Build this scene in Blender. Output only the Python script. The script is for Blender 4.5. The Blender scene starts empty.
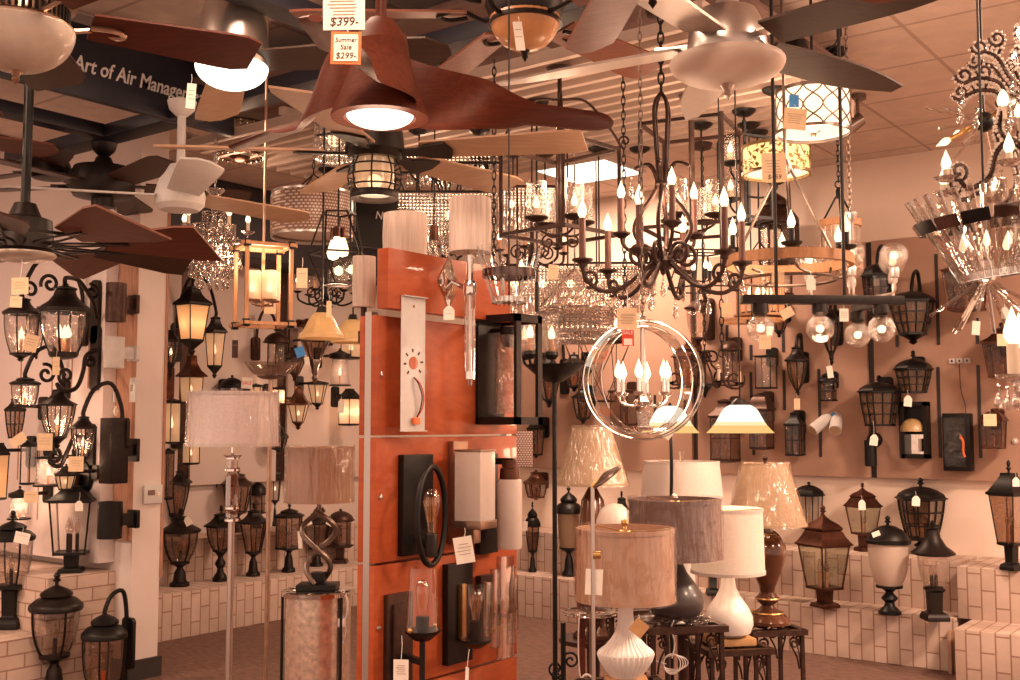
import bpy, bmesh, math, random
from math import sin, cos, pi, radians as R, atan2, sqrt, hypot
from mathutils import Vector, Matrix
random.seed(7)
SC = bpy.context.scene
COL = SC.collection

# ---------------------------------------------------------------- camera maths
# room axes: X runs along the lantern wall towards the right, Y runs away across the showroom, Z up
FPX, CX, CY = 1100.0, 510.0, 340.0
TILT = R(4.37)
EYE = 1.55
RT = Vector((.8, .6, 0)); FW = Vector((-.6, .8, 0)); UP = Vector((0, 0, 1))
RZC = atan2(.6, .8)          # heading that turns local X to the camera's right
def ray(px, py):
    u = (px-CX)/FPX; v = (CY-py)/FPX
    f = cos(TILT) - sin(TILT)*v; z = sin(TILT) + cos(TILT)*v
    return RT*u + FW*f + UP*z, f
def at(px, py, d):
    r, f = ray(px, py)
    return Vector((0, 0, EYE)) + r*(d/f)
def onY(px, py, Y):
    r, f = ray(px, py); return Vector((0, 0, EYE)) + r*(Y/r.y)
def onX(px, py, X):
    r, f = ray(px, py); return Vector((0, 0, EYE)) + r*(X/r.x)
def onZ(px, py, Z):
    r, f = ray(px, py); return Vector((0, 0, EYE)) + r*((Z-EYE)/r.z)
def dep(p): return p.x*FW.x + p.y*FW.y

# ---------------------------------------------------------------- mesh builder
def frame_of(t, ref=None):
    t = t.normalized()
    if ref is None or abs(ref.dot(t)) > .95:
        ref = Vector((0, 0, 1)) if abs(t.z) < .9 else Vector((1, 0, 0))
    n = (ref - t*ref.dot(t)).normalized()
    return n, t.cross(n)
class MB:
    def __init__(s): s.v = []; s.f = []
    def add(s, vs, fs):
        b = len(s.v); s.v += [Vector(v) for v in vs]; s.f += [tuple(i+b for i in f) for f in fs]; return s
    def join(s, o, M=None):
        return s.add([M @ v for v in o.v] if M else o.v, o.f)
    def xf(s, M): s.v = [M @ v for v in s.v]; return s
    def box(s, c, sz, M=None):
        x, y, z = sz[0]/2, sz[1]/2, sz[2]/2
        vs = [Vector((a*x, b*y, e*z)) for a in (-1, 1) for b in (-1, 1) for e in (-1, 1)]
        if M: vs = [M @ v for v in vs]
        c = Vector(c)
        return s.add([v+c for v in vs], [(0, 1, 3, 2), (4, 6, 7, 5), (0, 4, 5, 1), (2, 3, 7, 6), (0, 2, 6, 4), (1, 5, 7, 3)])
    def bbox(s, c, sz, b=.004):          # box with chamfered edges
        bm = bmesh.new(); bmesh.ops.create_cube(bm, size=1)
        for v in bm.verts: v.co = Vector((v.co.x*sz[0], v.co.y*sz[1], v.co.z*sz[2]))
        bmesh.ops.bevel(bm, geom=bm.edges[:], offset=min(b, min(sz)*.45), segments=2, affect='EDGES', profile=.6)
        bm.verts.index_update()
        s.add([v.co+Vector(c) for v in bm.verts], [tuple(v.index for v in f.verts) for f in bm.faces]); bm.free(); return s
    def tube(s, pts, r, n=8, closed=False):
        pts = [Vector(p) for p in pts]; k = len(pts)
        rs = r if isinstance(r, (list, tuple)) else [r]*k
        T = []
        for i in range(k):
            if closed: t = pts[(i+1) % k]-pts[i-1]
            elif i == 0: t = pts[1]-pts[0]
            elif i == k-1: t = pts[-1]-pts[-2]
            else: t = (pts[i+1]-pts[i]).normalized()+(pts[i]-pts[i-1]).normalized()
            T.append(t.normalized() if t.length > 1e-9 else Vector((0, 0, 1)))
        nn, _ = frame_of(T[0]); vs = []
        for i in range(k):
            nn = nn - T[i]*nn.dot(T[i])
            nn = nn.normalized() if nn.length > 1e-6 else frame_of(T[i])[0]
            bb = T[i].cross(nn)
            for j in range(n):
                a = 2*pi*j/n + pi/n
                vs.append(pts[i]+(nn*cos(a)+bb*sin(a))*rs[i])
        fs = []
        for i in range(k if closed else k-1):
            for j in range(n):
                a = i*n+j; b = i*n+(j+1) % n; c = ((i+1) % k)*n+(j+1) % n; d = ((i+1) % k)*n+j
                fs.append((a, b, c, d))
        if not closed:
            fs.append(tuple(range(n-1, -1, -1))); fs.append(tuple(range((k-1)*n, k*n)))
        return s.add(vs, fs)
    def bar(s, a, b, w, h=None):          # straight bar of square/rect section
        a, b = Vector(a), Vector(b); h = h or w
        n, m = frame_of(b-a); vs = []
        for p in (a, b):
            for i, j in ((-1, -1), (1, -1), (1, 1), (-1, 1)): vs.append(p+m*(i*w/2)+n*(j*h/2))
        return s.add(vs, [(3, 2, 1, 0), (4, 5, 6, 7), (0, 1, 5, 4), (1, 2, 6, 5), (2, 3, 7, 6), (3, 0, 4, 7)])
    def lathe(s, prof, n=20, c=(0, 0, 0), ph=None, sx=1, sy=1):
        ph = (pi/n if n < 10 else 0) if ph is None else ph
        c = Vector(c); vs = []; idx = []
        for r, z in prof:
            if r < 1e-6: idx.append([len(vs)]*n); vs.append(c+Vector((0, 0, z)))
            else:
                idx.append(list(range(len(vs), len(vs)+n)))
                for j in range(n):
                    a = 2*pi*j/n+ph; vs.append(c+Vector((r*cos(a)*sx, r*sin(a)*sy, z)))
        fs = []
        for p, q in zip(idx, idx[1:]):
            for j in range(n):
                k = (j+1) % n
                f = [p[j], p[k], q[k], q[j]]
                g = []
                for i in f:
                    if i not in g: g.append(i)
                if len(g) > 2: fs.append(tuple(g))
        return s.add(vs, fs)
    def ball(s, c, r, n=10, m=6, sz=1):
        return s.lathe([(r*sin(pi*i/m), -r*sz*cos(pi*i/m)) for i in range(m+1)], n, c)
    def ring(s, c, Rr, r, n=32, m=8, axis=(0, 0, 1), a0=0, a1=2*pi):
        c = Vector(c); u, w = frame_of(Vector(axis)); full = abs(a1-a0-2*pi) < 1e-6
        k = n if full else n+1
        return s.tube([c+(u*cos(a0+(a1-a0)*i/n)+w*sin(a0+(a1-a0)*i/n))*Rr for i in range(k)], r, m, full)
    def band(s, c, Rr, h, t, n=36, axis=(0, 0, 1)):   # flat hoop
        M = Matrix.Translation(Vector(c)) @ Vector((0, 0, 1)).rotation_difference(Vector(axis)).to_matrix().to_4x4()
        o = MB().lathe([(Rr-t/2, -h/2), (Rr+t/2, -h/2), (Rr+t/2, h/2), (Rr-t/2, h/2), (Rr-t/2, -h/2)], n)
        return s.join(o, M)
    def slab(s, out, t, M=None):          # outline (x,y) -> thickness t in z, centred
        n = len(out)
        vs = [Vector((x, y, -t/2)) for x, y in out]+[Vector((x, y, t/2)) for x, y in out]
        fs = [tuple(range(n-1, -1, -1)), tuple(range(n, 2*n))]+[(i, (i+1) % n, n+(i+1) % n, n+i) for i in range(n)]
        if M: vs = [M @ v for v in vs]
        return s.add(vs, fs)
    def wallplate(s, out, t, y=0):        # outline in (x,z), facing -y, back at y, thickness t
        n = len(out)
        vs = [Vector((x, y, z)) for x, z in out]+[Vector((x, y-t, z)) for x, z in out]
        return s.add(vs, [tuple(range(n-1, -1, -1)), tuple(range(n, 2*n))]+[(i, (i+1) % n, n+(i+1) % n, n+i) for i in range(n)])
def spiral(c, r0, r1, a0, turns, n=20, u=(1, 0, 0), w=(0, 0, 1)):
    c, u, w = Vector(c), Vector(u), Vector(w)
    return [c+(u*cos(a0+2*pi*turns*i/n)+w*sin(a0+2*pi*turns*i/n))*(r0+(r1-r0)*i/n) for i in range(n+1)]
def bez(P, n=14):                          # smooth path through control points (Catmull-Rom)
    P = [Vector(p) for p in P]; Q = [P[0]*2-P[1]]+P+[P[-1]*2-P[-2]]; out = []
    per = max(2, n//(len(P)-1))
    for i in range(1, len(Q)-2):
        a, b, c, d = Q[i-1:i+3]
        for k in range(per):
            t = k/per
            out.append(.5*((2*b)+(c-a)*t+(2*a-5*b+4*c-d)*t*t+(3*b-a-3*c+d)*t**3))
    return out+[P[-1]]
def rrect(w, h, r, n=5):
    o = []
    for cx, cy, a in ((w/2-r, h/2-r, 0), (-w/2+r, h/2-r, pi/2), (-w/2+r, -h/2+r, pi), (w/2-r, -h/2+r, 3*pi/2)):
        o += [(cx+r*cos(a+pi/2*i/n), cy+r*sin(a+pi/2*i/n)) for i in range(n+1)]
    return o

def mk(name, mb, mat, parent=None, smooth=True):
    me = bpy.data.meshes.new(name)
    me.from_pydata([tuple(v) for v in mb.v], [], mb.f)
    bm = bmesh.new(); bm.from_mesh(me); bmesh.ops.recalc_face_normals(bm, faces=bm.faces[:]); bm.to_mesh(me); bm.free()
    if smooth:
        me.polygons.foreach_set('use_smooth', [True]*len(me.polygons)); me.set_sharp_from_angle(angle=R(38))
    me.materials.append(mat); me.update()
    o = bpy.data.objects.new(name, me); COL.objects.link(o)
    if parent: o.parent = parent
    return o
def tagp(o, label, cat, group=None):
    o['label'] = label; o['category'] = cat; o['kind'] = 'thing'
    if group: o['group'] = group
    return o
def thing(name, label, cat, loc=(0, 0, 0), rz=0, group=None):
    o = bpy.data.objects.new(name, None); COL.objects.link(o); o.empty_display_size = .05
    o.location = loc; o.rotation_euler = (0, 0, rz)
    return tagp(o, label, cat, group)
def struct(name, mb, mat):
    o = mk(name, mb, mat); o['kind'] = 'structure'; return o
def dup(root, loc=None, rz=None, label=None):
    def cp(o, par):
        c = o.copy(); COL.objects.link(c); c.parent = par
        for ch in o.children: cp(ch, c)
        return c
    r = cp(root, None)
    if loc is not None: r.location = loc
    if rz is not None: r.rotation_euler = (0, 0, rz)
    if label: r['label'] = label
    return r
def text_mb(txt, size, shear=0, extrude=.0006, align='CENTER', bold=0):
    cu = bpy.data.curves.new('lettering', 'FONT'); cu.body = txt; cu.size = size; cu.shear = shear
    cu.extrude = extrude; cu.align_x = align; cu.align_y = 'CENTER'; cu.resolution_u = 3; cu.offset = bold
    ob = bpy.data.objects.new('lettering_tmp', cu); COL.objects.link(ob)
    dg = bpy.context.evaluated_depsgraph_get(); dg.update()
    me = bpy.data.meshes.new_from_object(ob.evaluated_get(dg))
    mb = MB(); mb.add([v.co.copy() for v in me.vertices], [tuple(p.vertices) for p in me.polygons])
    bpy.data.objects.remove(ob); bpy.data.curves.remove(cu); bpy.data.meshes.remove(me)
    return mb
UPR = Matrix(((1, 0, 0, 0), (0, 0, -1, 0), (0, 1, 0, 0), (0, 0, 0, 1)))   # flat xy -> upright xz, front to -y

# ---------------------------------------------------------------- materials
def nodes(name):
    m = bpy.data.materials.new(name); m.use_nodes = True
    nt = m.node_tree; nt.nodes.clear()
    return m, nt, nt.nodes.new('ShaderNodeOutputMaterial')
def N(nt, t, **k):
    n = nt.nodes.new(t)
    for a, v in k.items():
        if a[0] == '_': n.inputs[a[1:].replace('_', ' ')].default_value = v
        else: setattr(n, a, v)
    return n
def c4(c): return (c[0], c[1], c[2], 1)
def prin(name, col, rough=.5, metal=0, var=.15, scale=30, bump=0, bscale=80, coat=0, spec=.5, sheen=0, trans=0, stretch=(1, 1, 1), emit=0, ecol=None, kind='noise'):
    m, nt, out = nodes(name)
    b = N(nt, 'ShaderNodeBsdfPrincipled', _Roughness=rough, _Metallic=metal)
    b.inputs['Coat Weight'].default_value = coat; b.inputs['Specular IOR Level'].default_value = spec
    tc = N(nt, 'ShaderNodeTexCoord'); mp = N(nt, 'ShaderNodeMapping'); mp.inputs['Scale'].default_value = stretch
    nt.links.new(tc.outputs['Object'], mp.inputs['Vector'])
    tx = N(nt, 'ShaderNodeTexNoise', _Scale=scale, _Detail=3.0)
    nt.links.new(mp.outputs[0], tx.inputs['Vector'])
    rp = N(nt, 'ShaderNodeValToRGB')
    rp.color_ramp.elements[0].position = .3; rp.color_ramp.elements[1].position = .7
    rp.color_ramp.elements[0].color = c4([x*(1-var) for x in col]); rp.color_ramp.elements[1].color = c4([min(1, x*(1+var)) for x in col])
    nt.links.new(tx.outputs[0], rp.inputs[0]); nt.links.new(rp.outputs[0], b.inputs['Base Color'])
    if bump:
        t2 = N(nt, 'ShaderNodeTexNoise', _Scale=bscale, _Detail=2.0); nt.links.new(mp.outputs[0], t2.inputs['Vector'])
        bp = N(nt, 'ShaderNodeBump', _Strength=bump, _Distance=.01); nt.links.new(t2.outputs[0], bp.inputs['Height']); nt.links.new(bp.outputs[0], b.inputs['Normal'])
    if emit:
        b.inputs['Emission Color'].default_value = c4(ecol or col); b.inputs['Emission Strength'].default_value = emit
    sh = b
    if trans:
        tr = N(nt, 'ShaderNodeBsdfTranslucent'); nt.links.new(rp.outputs[0], tr.inputs['Color'])
        mx = N(nt, 'ShaderNodeMixShader'); mx.inputs[0].default_value = trans
        nt.links.new(b.outputs[0], mx.inputs[1]); nt.links.new(tr.outputs[0], mx.inputs[2]); sh = mx
    nt.links.new(sh.outputs[0], out.inputs[0]); return m
def glass(name, tint=(1, 1, 1), k=.5, rough=.02, bump=0, bscale=120, stretch=None, haze=0, hcol=(.8, .8, .8), emit=0, ecol=(1, .7, .4), base=.04):
    # thin pane: light passes straight through, the surface only mirrors at its fresnel share
    m, nt, out = nodes(name)
    t = N(nt, 'ShaderNodeBsdfTransparent', _Color=c4(tint)); g = N(nt, 'ShaderNodeBsdfGlossy', _Roughness=rough)
    lw = N(nt, 'ShaderNodeLayerWeight', _Blend=.35)
    ma = N(nt, 'ShaderNodeMath', operation='MULTIPLY_ADD'); ma.inputs[1].default_value = k; ma.inputs[2].default_value = base
    nt.links.new(lw.outputs['Facing'], ma.inputs[0])
    mx = N(nt, 'ShaderNodeMixShader'); nt.links.new(ma.outputs[0], mx.inputs[0])
    first = t
    if haze:
        d = N(nt, 'ShaderNodeBsdfDiffuse', _Color=c4(hcol)); tl = N(nt, 'ShaderNodeBsdfTranslucent', _Color=c4(hcol))
        a = N(nt, 'ShaderNodeMixShader'); a.inputs[0].default_value = .5
        nt.links.new(d.outputs[0], a.inputs[1]); nt.links.new(tl.outputs[0], a.inputs[2])
        h = N(nt, 'ShaderNodeMixShader'); h.inputs[0].default_value = haze
        nt.links.new(t.outputs[0], h.inputs[1]); nt.links.new(a.outputs[0], h.inputs[2]); first = h
    nt.links.new(first.outputs[0], mx.inputs[1]); nt.links.new(g.outputs[0], mx.inputs[2])
    if bump:
        tc = N(nt, 'ShaderNodeTexCoord'); t2 = N(nt, 'ShaderNodeTexNoise', _Scale=bscale, _Detail=2.0)
        mp = N(nt, 'ShaderNodeMapping'); mp.inputs['Scale'].default_value = stretch or (1, 1, 1); nt.links.new(tc.outputs['Object'], mp.inputs[0]); nt.links.new(mp.outputs[0], t2.inputs['Vector'])
        bp = N(nt, 'ShaderNodeBump', _Strength=bump, _Distance=.02); nt.links.new(t2.outputs[0], bp.inputs['Height'])
        nt.links.new(bp.outputs[0], g.inputs['Normal']); nt.links.new(bp.outputs[0], lw.inputs['Normal'])
    sh = mx
    if emit:
        e = N(nt, 'ShaderNodeEmission', _Color=c4(ecol), _Strength=emit); ad = N(nt, 'ShaderNodeAddShader')
        nt.links.new(mx.outputs[0], ad.inputs[0]); nt.links.new(e.outputs[0], ad.inputs[1]); sh = ad
    nt.links.new(sh.outputs[0], out.inputs[0])
    return m
def emitm(name, col, s, sample=False):
    m, nt, out = nodes(name); e = N(nt, 'ShaderNodeEmission', _Color=c4(col), _Strength=s)
    nt.links.new(e.outputs[0], out.inputs[0])
    if not sample:
        try: m.cycles.emission_sampling = 'NONE'
        except Exception: pass
    return m
def wood(name, a, b, scale=6, stretch=(1, 12, 12), rough=.45, coat=0):
    m, nt, out = nodes(name)
    bs = N(nt, 'ShaderNodeBsdfPrincipled', _Roughness=rough); bs.inputs['Coat Weight'].default_value = coat; bs.inputs['Specular IOR Level'].default_value = .22
    tc = N(nt, 'ShaderNodeTexCoord'); mp = N(nt, 'ShaderNodeMapping'); mp.inputs['Scale'].default_value = stretch
    nt.links.new(tc.outputs['Object'], mp.inputs[0])
    n1 = N(nt, 'ShaderNodeTexNoise', _Scale=scale, _Detail=6.0, _Distortion=1.2); nt.links.new(mp.outputs[0], n1.inputs['Vector'])
    rp = N(nt, 'ShaderNodeValToRGB'); e = rp.color_ramp.elements
    e[0].position = .32; e[1].position = .68; e[0].color = c4(a); e[1].color = c4(b)
    nt.links.new(n1.outputs[0], rp.inputs[0]); nt.links.new(rp.outputs[0], bs.inputs['Base Color'])
    bp = N(nt, 'ShaderNodeBump', _Strength=.08, _Distance=.005); nt.links.new(n1.outputs[0], bp.inputs['Height']); nt.links.new(bp.outputs[0], bs.inputs['Normal'])
    nt.links.new(bs.outputs[0], out.inputs[0]); return m
def tiles(name, c1, c2, mortar, bw, bh, ms, axes, off=.5, rough=.75, bump=.3, phase=(0, 0)):
    # bricks in object space; axes picks which coords become brick u,v
    m, nt, out = nodes(name); b = N(nt, 'ShaderNodeBsdfPrincipled', _Roughness=rough)
    tc = N(nt, 'ShaderNodeTexCoord'); sp = N(nt, 'ShaderNodeSeparateXYZ'); cb = N(nt, 'ShaderNodeCombineXYZ')
    nt.links.new(tc.outputs['Object'], sp.inputs[0])
    for i, ax in enumerate(axes):
        ad = N(nt, 'ShaderNodeMath', operation='ADD'); ad.inputs[1].default_value = phase[i]
        if len(ax) == 1: nt.links.new(sp.outputs[ax], ad.inputs[0])
        else:
            s2 = N(nt, 'ShaderNodeMath', operation='ADD'); nt.links.new(sp.outputs[ax[0]], s2.inputs[0]); nt.links.new(sp.outputs[ax[1]], s2.inputs[1]); nt.links.new(s2.outputs[0], ad.inputs[0])
        nt.links.new(ad.outputs[0], cb.inputs[i])
    br = N(nt, 'ShaderNodeTexBrick', offset=off, _Color1=c4(c1), _Color2=c4(c2), _Mortar=c4(mortar), _Scale=1.0)
    br.inputs['Mortar Size'].default_value = ms; br.inputs['Brick Width'].default_value = bw; br.inputs['Row Height'].default_value = bh
    br.inputs['Mortar Smooth'].default_value = .1
    nt.links.new(cb.outputs[0], br.inputs['Vector'])
    n1 = N(nt, 'ShaderNodeTexNoise', _Scale=9.0, _Detail=4.0); nt.links.new(tc.outputs['Object'], n1.inputs['Vector'])
    mr = N(nt, 'ShaderNodeMapRange'); mr.inputs[3].default_value = .78; mr.inputs[4].default_value = 1.15; nt.links.new(n1.outputs[0], mr.inputs[0])
    mu = N(nt, 'ShaderNodeMix', data_type='RGBA', blend_type='MULTIPLY'); mu.inputs[0].default_value = 1
    nt.links.new(br.outputs[0], mu.inputs[6]); nt.links.new(mr.outputs[0], mu.inputs[7]); nt.links.new(mu.outputs[2], b.inputs['Base Color'])
    if bump:
        iv = N(nt, 'ShaderNodeMath', operation='SUBTRACT'); iv.inputs[0].default_value = 1; nt.links.new(br.outputs[1], iv.inputs[1])
        bp = N(nt, 'ShaderNodeBump', _Strength=bump, _Distance=.004); nt.links.new(iv.outputs[0], bp.inputs['Height']); nt.links.new(bp.outputs[0], b.inputs['Normal'])
    nt.links.new(b.outputs[0], out.inputs[0]); return m

M = {}
M['bronze'] = prin('oil_rubbed_bronze', (.014, .009, .0075), .42, .35, .3, spec=.35)
M['black'] = prin('black_metal', (.007, .0058, .0055), .42, .2, .3, spec=.35)
M['iron'] = prin('wrought_iron', (.042, .020, .0145), .5, .45, .35, bump=.1, spec=.35)
M['brown'] = prin('brown_metal', (.055, .026, .018), .42, .55, .3)
M['copper'] = prin('antique_copper', (.10, .040, .025), .34, .8, .35, 14)
M['brass'] = prin('aged_brass', (.55, .33, .12), .3, .9, .12)
M['nickel'] = prin('brushed_nickel', (.55, .50, .47), .3, .95, .06, 60, stretch=(1, 1, 20))
M['pewter'] = prin('dark_pewter', (.22, .17, .145), .34, .9, .12)
M['chrome'] = prin('polished_chrome', (.82, .80, .78), .06, 1, .02)
M['mirror'] = prin('mirror_tile', (.80, .72, .66), .08, 1, .12, 25)
M['white_paint'] = prin('white_paint', (.60, .575, .56), .5, 0, .04)
M['cream'] = prin('cream_paint', (.78, .68, .58), .5, 0, .05)
M['yellowglass'] = prin('cream_yellow_glass', (.74, .52, .26), .3, 0, .06, coat=.3, trans=.25)
M['fabric'] = prin('white_linen', (.78, .70, .66), .85, 0, .06, 180, .2, 400, trans=.3)
M['fabric_rose'] = prin('off_white_linen', (.86, .77, .76), .85, 0, .06, 120, .2, 400, trans=.3)
M['beige'] = prin('beige_silk', (.55, .33, .22), .7, 0, .08, 40, .15, 300, stretch=(1, 1, .1), trans=.2)
M['tan'] = prin('tan_linen', (.60, .42, .27), .8, 0, .1, 80, .15, 300, trans=.3)
M['grey_linen'] = prin('grey_brown_linen', (.20, .125, .11), .85, 0, .3, 300, .3, 500)
M['litfabric'] = prin('lit_linen', (.78, .70, .64), .85, 0, .05, 120, emit=.16, ecol=(1, .66, .42), trans=.3)
M['ceramic_white'] = prin('white_ceramic', (.80, .76, .72), .35, 0, .03, coat=.4)
M['ceramic_black'] = prin('dark_grey_ceramic', (.045, .036, .036), .4, 0, .1, coat=.2)
M['amber_ceramic'] = prin('amber_brown_glaze', (.085, .028, .012), .2, .1, .45, 9, coat=.6)
M['walnut'] = wood('walnut', (.075, .017, .009), (.12, .029, .015), 7, (1, 10, 10), .5, 0)
M['walnut_dark'] = wood('dark_walnut', (.030, .011, .007), (.052, .019, .011), 8, (1, 12, 12), .4)
M['rustwood'] = wood('rustic_wood', (.11, .036, .022), (.17, .062, .036), 8, (1, 12, 12), .5)
M['rosewood'] = wood('rose_walnut', (.17, .058, .036), (.24, .090, .056), 7, (1, 12, 12), .4)
M['tanblade'] = wood('tan_blade', (.34, .205, .13), (.42, .265, .175), 6, (1, 10, 10), .5)
M['greyblade'] = wood('grey_blade', (.052, .031, .023), (.070, .042, .031), 6, (1, 10, 10), .42)
M['silverblade'] = prin('silver_blade', (.36, .29, .25), .38, .4, .04)
M['oak'] = wood('light_oak', (.40, .20, .10), (.52, .28, .15), 8, (6, 6, 1.5), .5)
M['panelwood'] = wood('cherry_panel', (.35, .066, .019), (.44, .096, .030), 2.2, (4, .9, 9), .38, .2)
M['board'] = wood('pallet_board', (.36, .22, .15), (.47, .30, .21), 8, (8, 8, 1), .6)
M['glass'] = glass('clear_glass', (.97, .95, .93), .55)
M['seeded'] = glass('seeded_glass', (.95, .9, .86), .8, .05, .6, 90, base=.08)
M['water'] = glass('water_glass', (.86, .80, .76), .7, .06, .8, 30, base=.07)
M['smoke'] = glass('smoky_glass', (.62, .50, .42), .6, .06, .3, 40, base=.07)
M['amberglass'] = glass('amber_seeded_glass', (.66, .46, .30), .5, .1, .4, 60, haze=.35, hcol=(.5, .34, .22))
M['tanlit'] = glass('lit_tan_glass', (.9, .7, .5), .3, .2, haze=.75, hcol=(.75, .5, .29), emit=.22, ecol=(1, .48, .19))
M['tanopal'] = prin('tan_opal_glass', (.40, .27, .17), .35, 0, .08, 8, trans=.3, coat=.2)
M['pane'] = glass('pale_pane_glass', (.80, .80, .72), .5, .05, .2, 20, base=.07)
M['cloudy'] = glass('cloudy_glass', (.95, .9, .85), .4, .1, haze=.35, hcol=(.75, .6, .48))
M['whitelit'] = glass('lit_white_glass', (.9, .8, .7), .3, .2, haze=.42, hcol=(.85, .66, .5), emit=.16, ecol=(1, .56, .28))
M['greyglass'] = glass('grey_dish_glass', (.82, .77, .73), .6, .08, base=.16)
M['frost'] = prin('frosted_glass', (.80, .66, .57), .45, 0, .03, 8, trans=.35)
M['alabaster'] = prin('alabaster_glass', (.72, .61, .52), .35, 0, .16, 9, trans=.3, coat=.3)
M['opal'] = prin('opal_glass', (.82, .72, .66), .35, 0, .03, trans=.3, coat=.2)
M['amberbowl'] = prin('amber_scavo_glass', (.62, .26, .10), .35, 0, .18, 12, trans=.35, coat=.3, emit=.12, ecol=(1, .42, .16))
M['crystal'] = glass('crystal', (.90, .83, .78), .9, .02, .4, 60, base=.30)
M['acrylic'] = glass('clear_acrylic', (.93, .90, .87), .9, .03, .15, 25, base=.16)
M['wrap'] = glass('plastic_wrap', (.99, .98, .97), .40, .16, .8, 46, stretch=(1, 1, .14), base=.06)
M['bulb'] = emitm('bulb_glow', (1, .74, .46), 2.3)
M['glow'] = emitm('bright_diffuser', (1, .84, .66), 3.2)
M['drumglow'] = emitm('lit_drum_diffuser', (1, .80, .58), 1.35)
M['softglow'] = emitm('soft_lit_glass', (1, .70, .42), 1.0)
M['bellglow'] = emitm('lit_bell_glass', (1, .88, .72), 1.35)
M['bellmid'] = emitm('cream_lit_rim', (1, .74, .40), 1.1)
M['belledge'] = emitm('amber_lit_rim', (1, .58, .20), .95)
M['paper'] = prin('paper_tag', (.84, .78, .70), .7, 0, .04)
M['kraft'] = prin('cream_card', (.76, .56, .36), .7, 0, .05)
M['red'] = prin('red_card', (.70, .06, .03), .6, 0, .05)
M['orange'] = prin('orange_card', (.85, .18, .05), .6, 0, .05)
M['blue'] = prin('blue_card', (.05, .28, .70), .6, 0, .1)
M['ink'] = prin('ink', (.06, .035, .03), .8, 0, .1)
M['faintink'] = prin('faint_ink', (.36, .25, .19), .8, 0, .1)
M['wire'] = prin('white_cord', (.8, .75, .72), .5, 0, .03)
M['blackcord'] = prin('black_cord', (.012, .01, .01), .6, 0, .1)
M['cand'] = prin('candle_sleeve', (.50, .26, .15), .5, 0, .12)
M['rustcand'] = prin('rust_candle_sleeve', (.11, .038, .024), .5, 0, .2)
M['candwhite'] = prin('ivory_candle_sleeve', (.75, .62, .48), .5, 0, .05)
M['navy'] = prin('navy_paint', (.010, .010, .020), .5, 0, .15)
M['lettering'] = prin('silver_lettering', (.72, .68, .66), .5, 0, .03)
M['sleevebox'] = prin('card_box', (.50, .28, .12), .7, 0, .1)

def zceil(p):                              # what hangs above a point: the slatted grid or the ceiling itself
    return 3.1 if (-5.15 < p.x < -1.85 and 3.5 < p.y < 5.45) else 3.495
# ================================================================ THE ROOM
LT = (1, .65, .455)
M['carpet'] = prin('carpet', (.17, .092, .068), .95, 0, .3, 14, .5, 260, stretch=(1, 2.5, 1))
M['wallR'] = prin('peach_wall_paint', (.90, .74, .63), .8, 0, .03, 3)
M['wallL'] = prin('pale_wall_paint', (.64, .53, .48), .8, 0, .04, 3)
M['wallwhite'] = prin('white_wall_paint', (.70, .61, .57), .7, 0, .03, 3)
M['grayboard'] = prin('taupe_display_board', (.47, .29, .215), .8, 0, .05, 4)
M['whiteboard'] = prin('white_display_board', (.72, .62, .60), .6, 0, .03, 4)
M['plywood'] = wood('plywood_edge', (.34, .17, .11), (.46, .25, .17), 5, (8, 8, 1), .6)
M['slat'] = prin('ceiling_slat_paint', (.56, .43, .36), .6, 0, .04)
M['gap_shade'] = prin('brown_gap_shade', (.17, .10, .085), .9, 0, .1)
M['baseboard'] = prin('dark_baseboard', (.03, .024, .024), .5, 0, .1)
b1, b2, mo = (.62, .48, .41), (.52, .385, .315), (.33, .20, .145)
M['brR_f'] = tiles('brick_front', b1, b2, mo, .205, .083, .005, ('Z', 'X')); M['brR_t'] = tiles('brick_top', b1, b2, mo, .205, .083, .005, ('Y', 'X')); M['brR_e'] = tiles('brick_end', b1, b2, mo, .205, .083, .005, ('Z', 'Y'))
M['brL_e'] = tiles('brick_front_left', b1, b2, mo, .205, .083, .005, ('Z', 'Y')); M['brL_t'] = tiles('brick_top_left', b1, b2, mo, .205, .083, .005, ('X', 'Y'))
M['brP_e'] = tiles('brick_course_side', b1, b2, mo, .21, .081, .005, ('Y', 'Z')); M['brP_f'] = tiles('brick_course_front', b1, b2, mo, .21, .081, .005, ('X', 'Z'))
M['brP_t'] = tiles('brick_course_top', b1, b2, mo, .21, .11, .004, ('Y', 'X'))
M['ctile'] = tiles('ceiling_tile', (.72, .60, .52), (.70, .58, .50), (.50, .38, .31), .61, .61, .012, ('X', 'Y'), off=0, rough=.9, bump=.2, phase=(1.62+.61*40, -5.98+.61*40))

def brick_steps(name, boxes, mats, label=None):
    mb = MB()
    for c, s in boxes: mb.bbox(c, s, .006)
    o = mk(name, mb, mats[0])
    for m in mats[1:]: o.data.materials.append(m)
    for p in o.data.polygons:
        a = [abs(x) for x in p.normal]; k = a.index(max(a))
        p.material_index = {1: 0, 0: 1, 2: 2}[k]
    o['kind'] = 'structure'; return o

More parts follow.
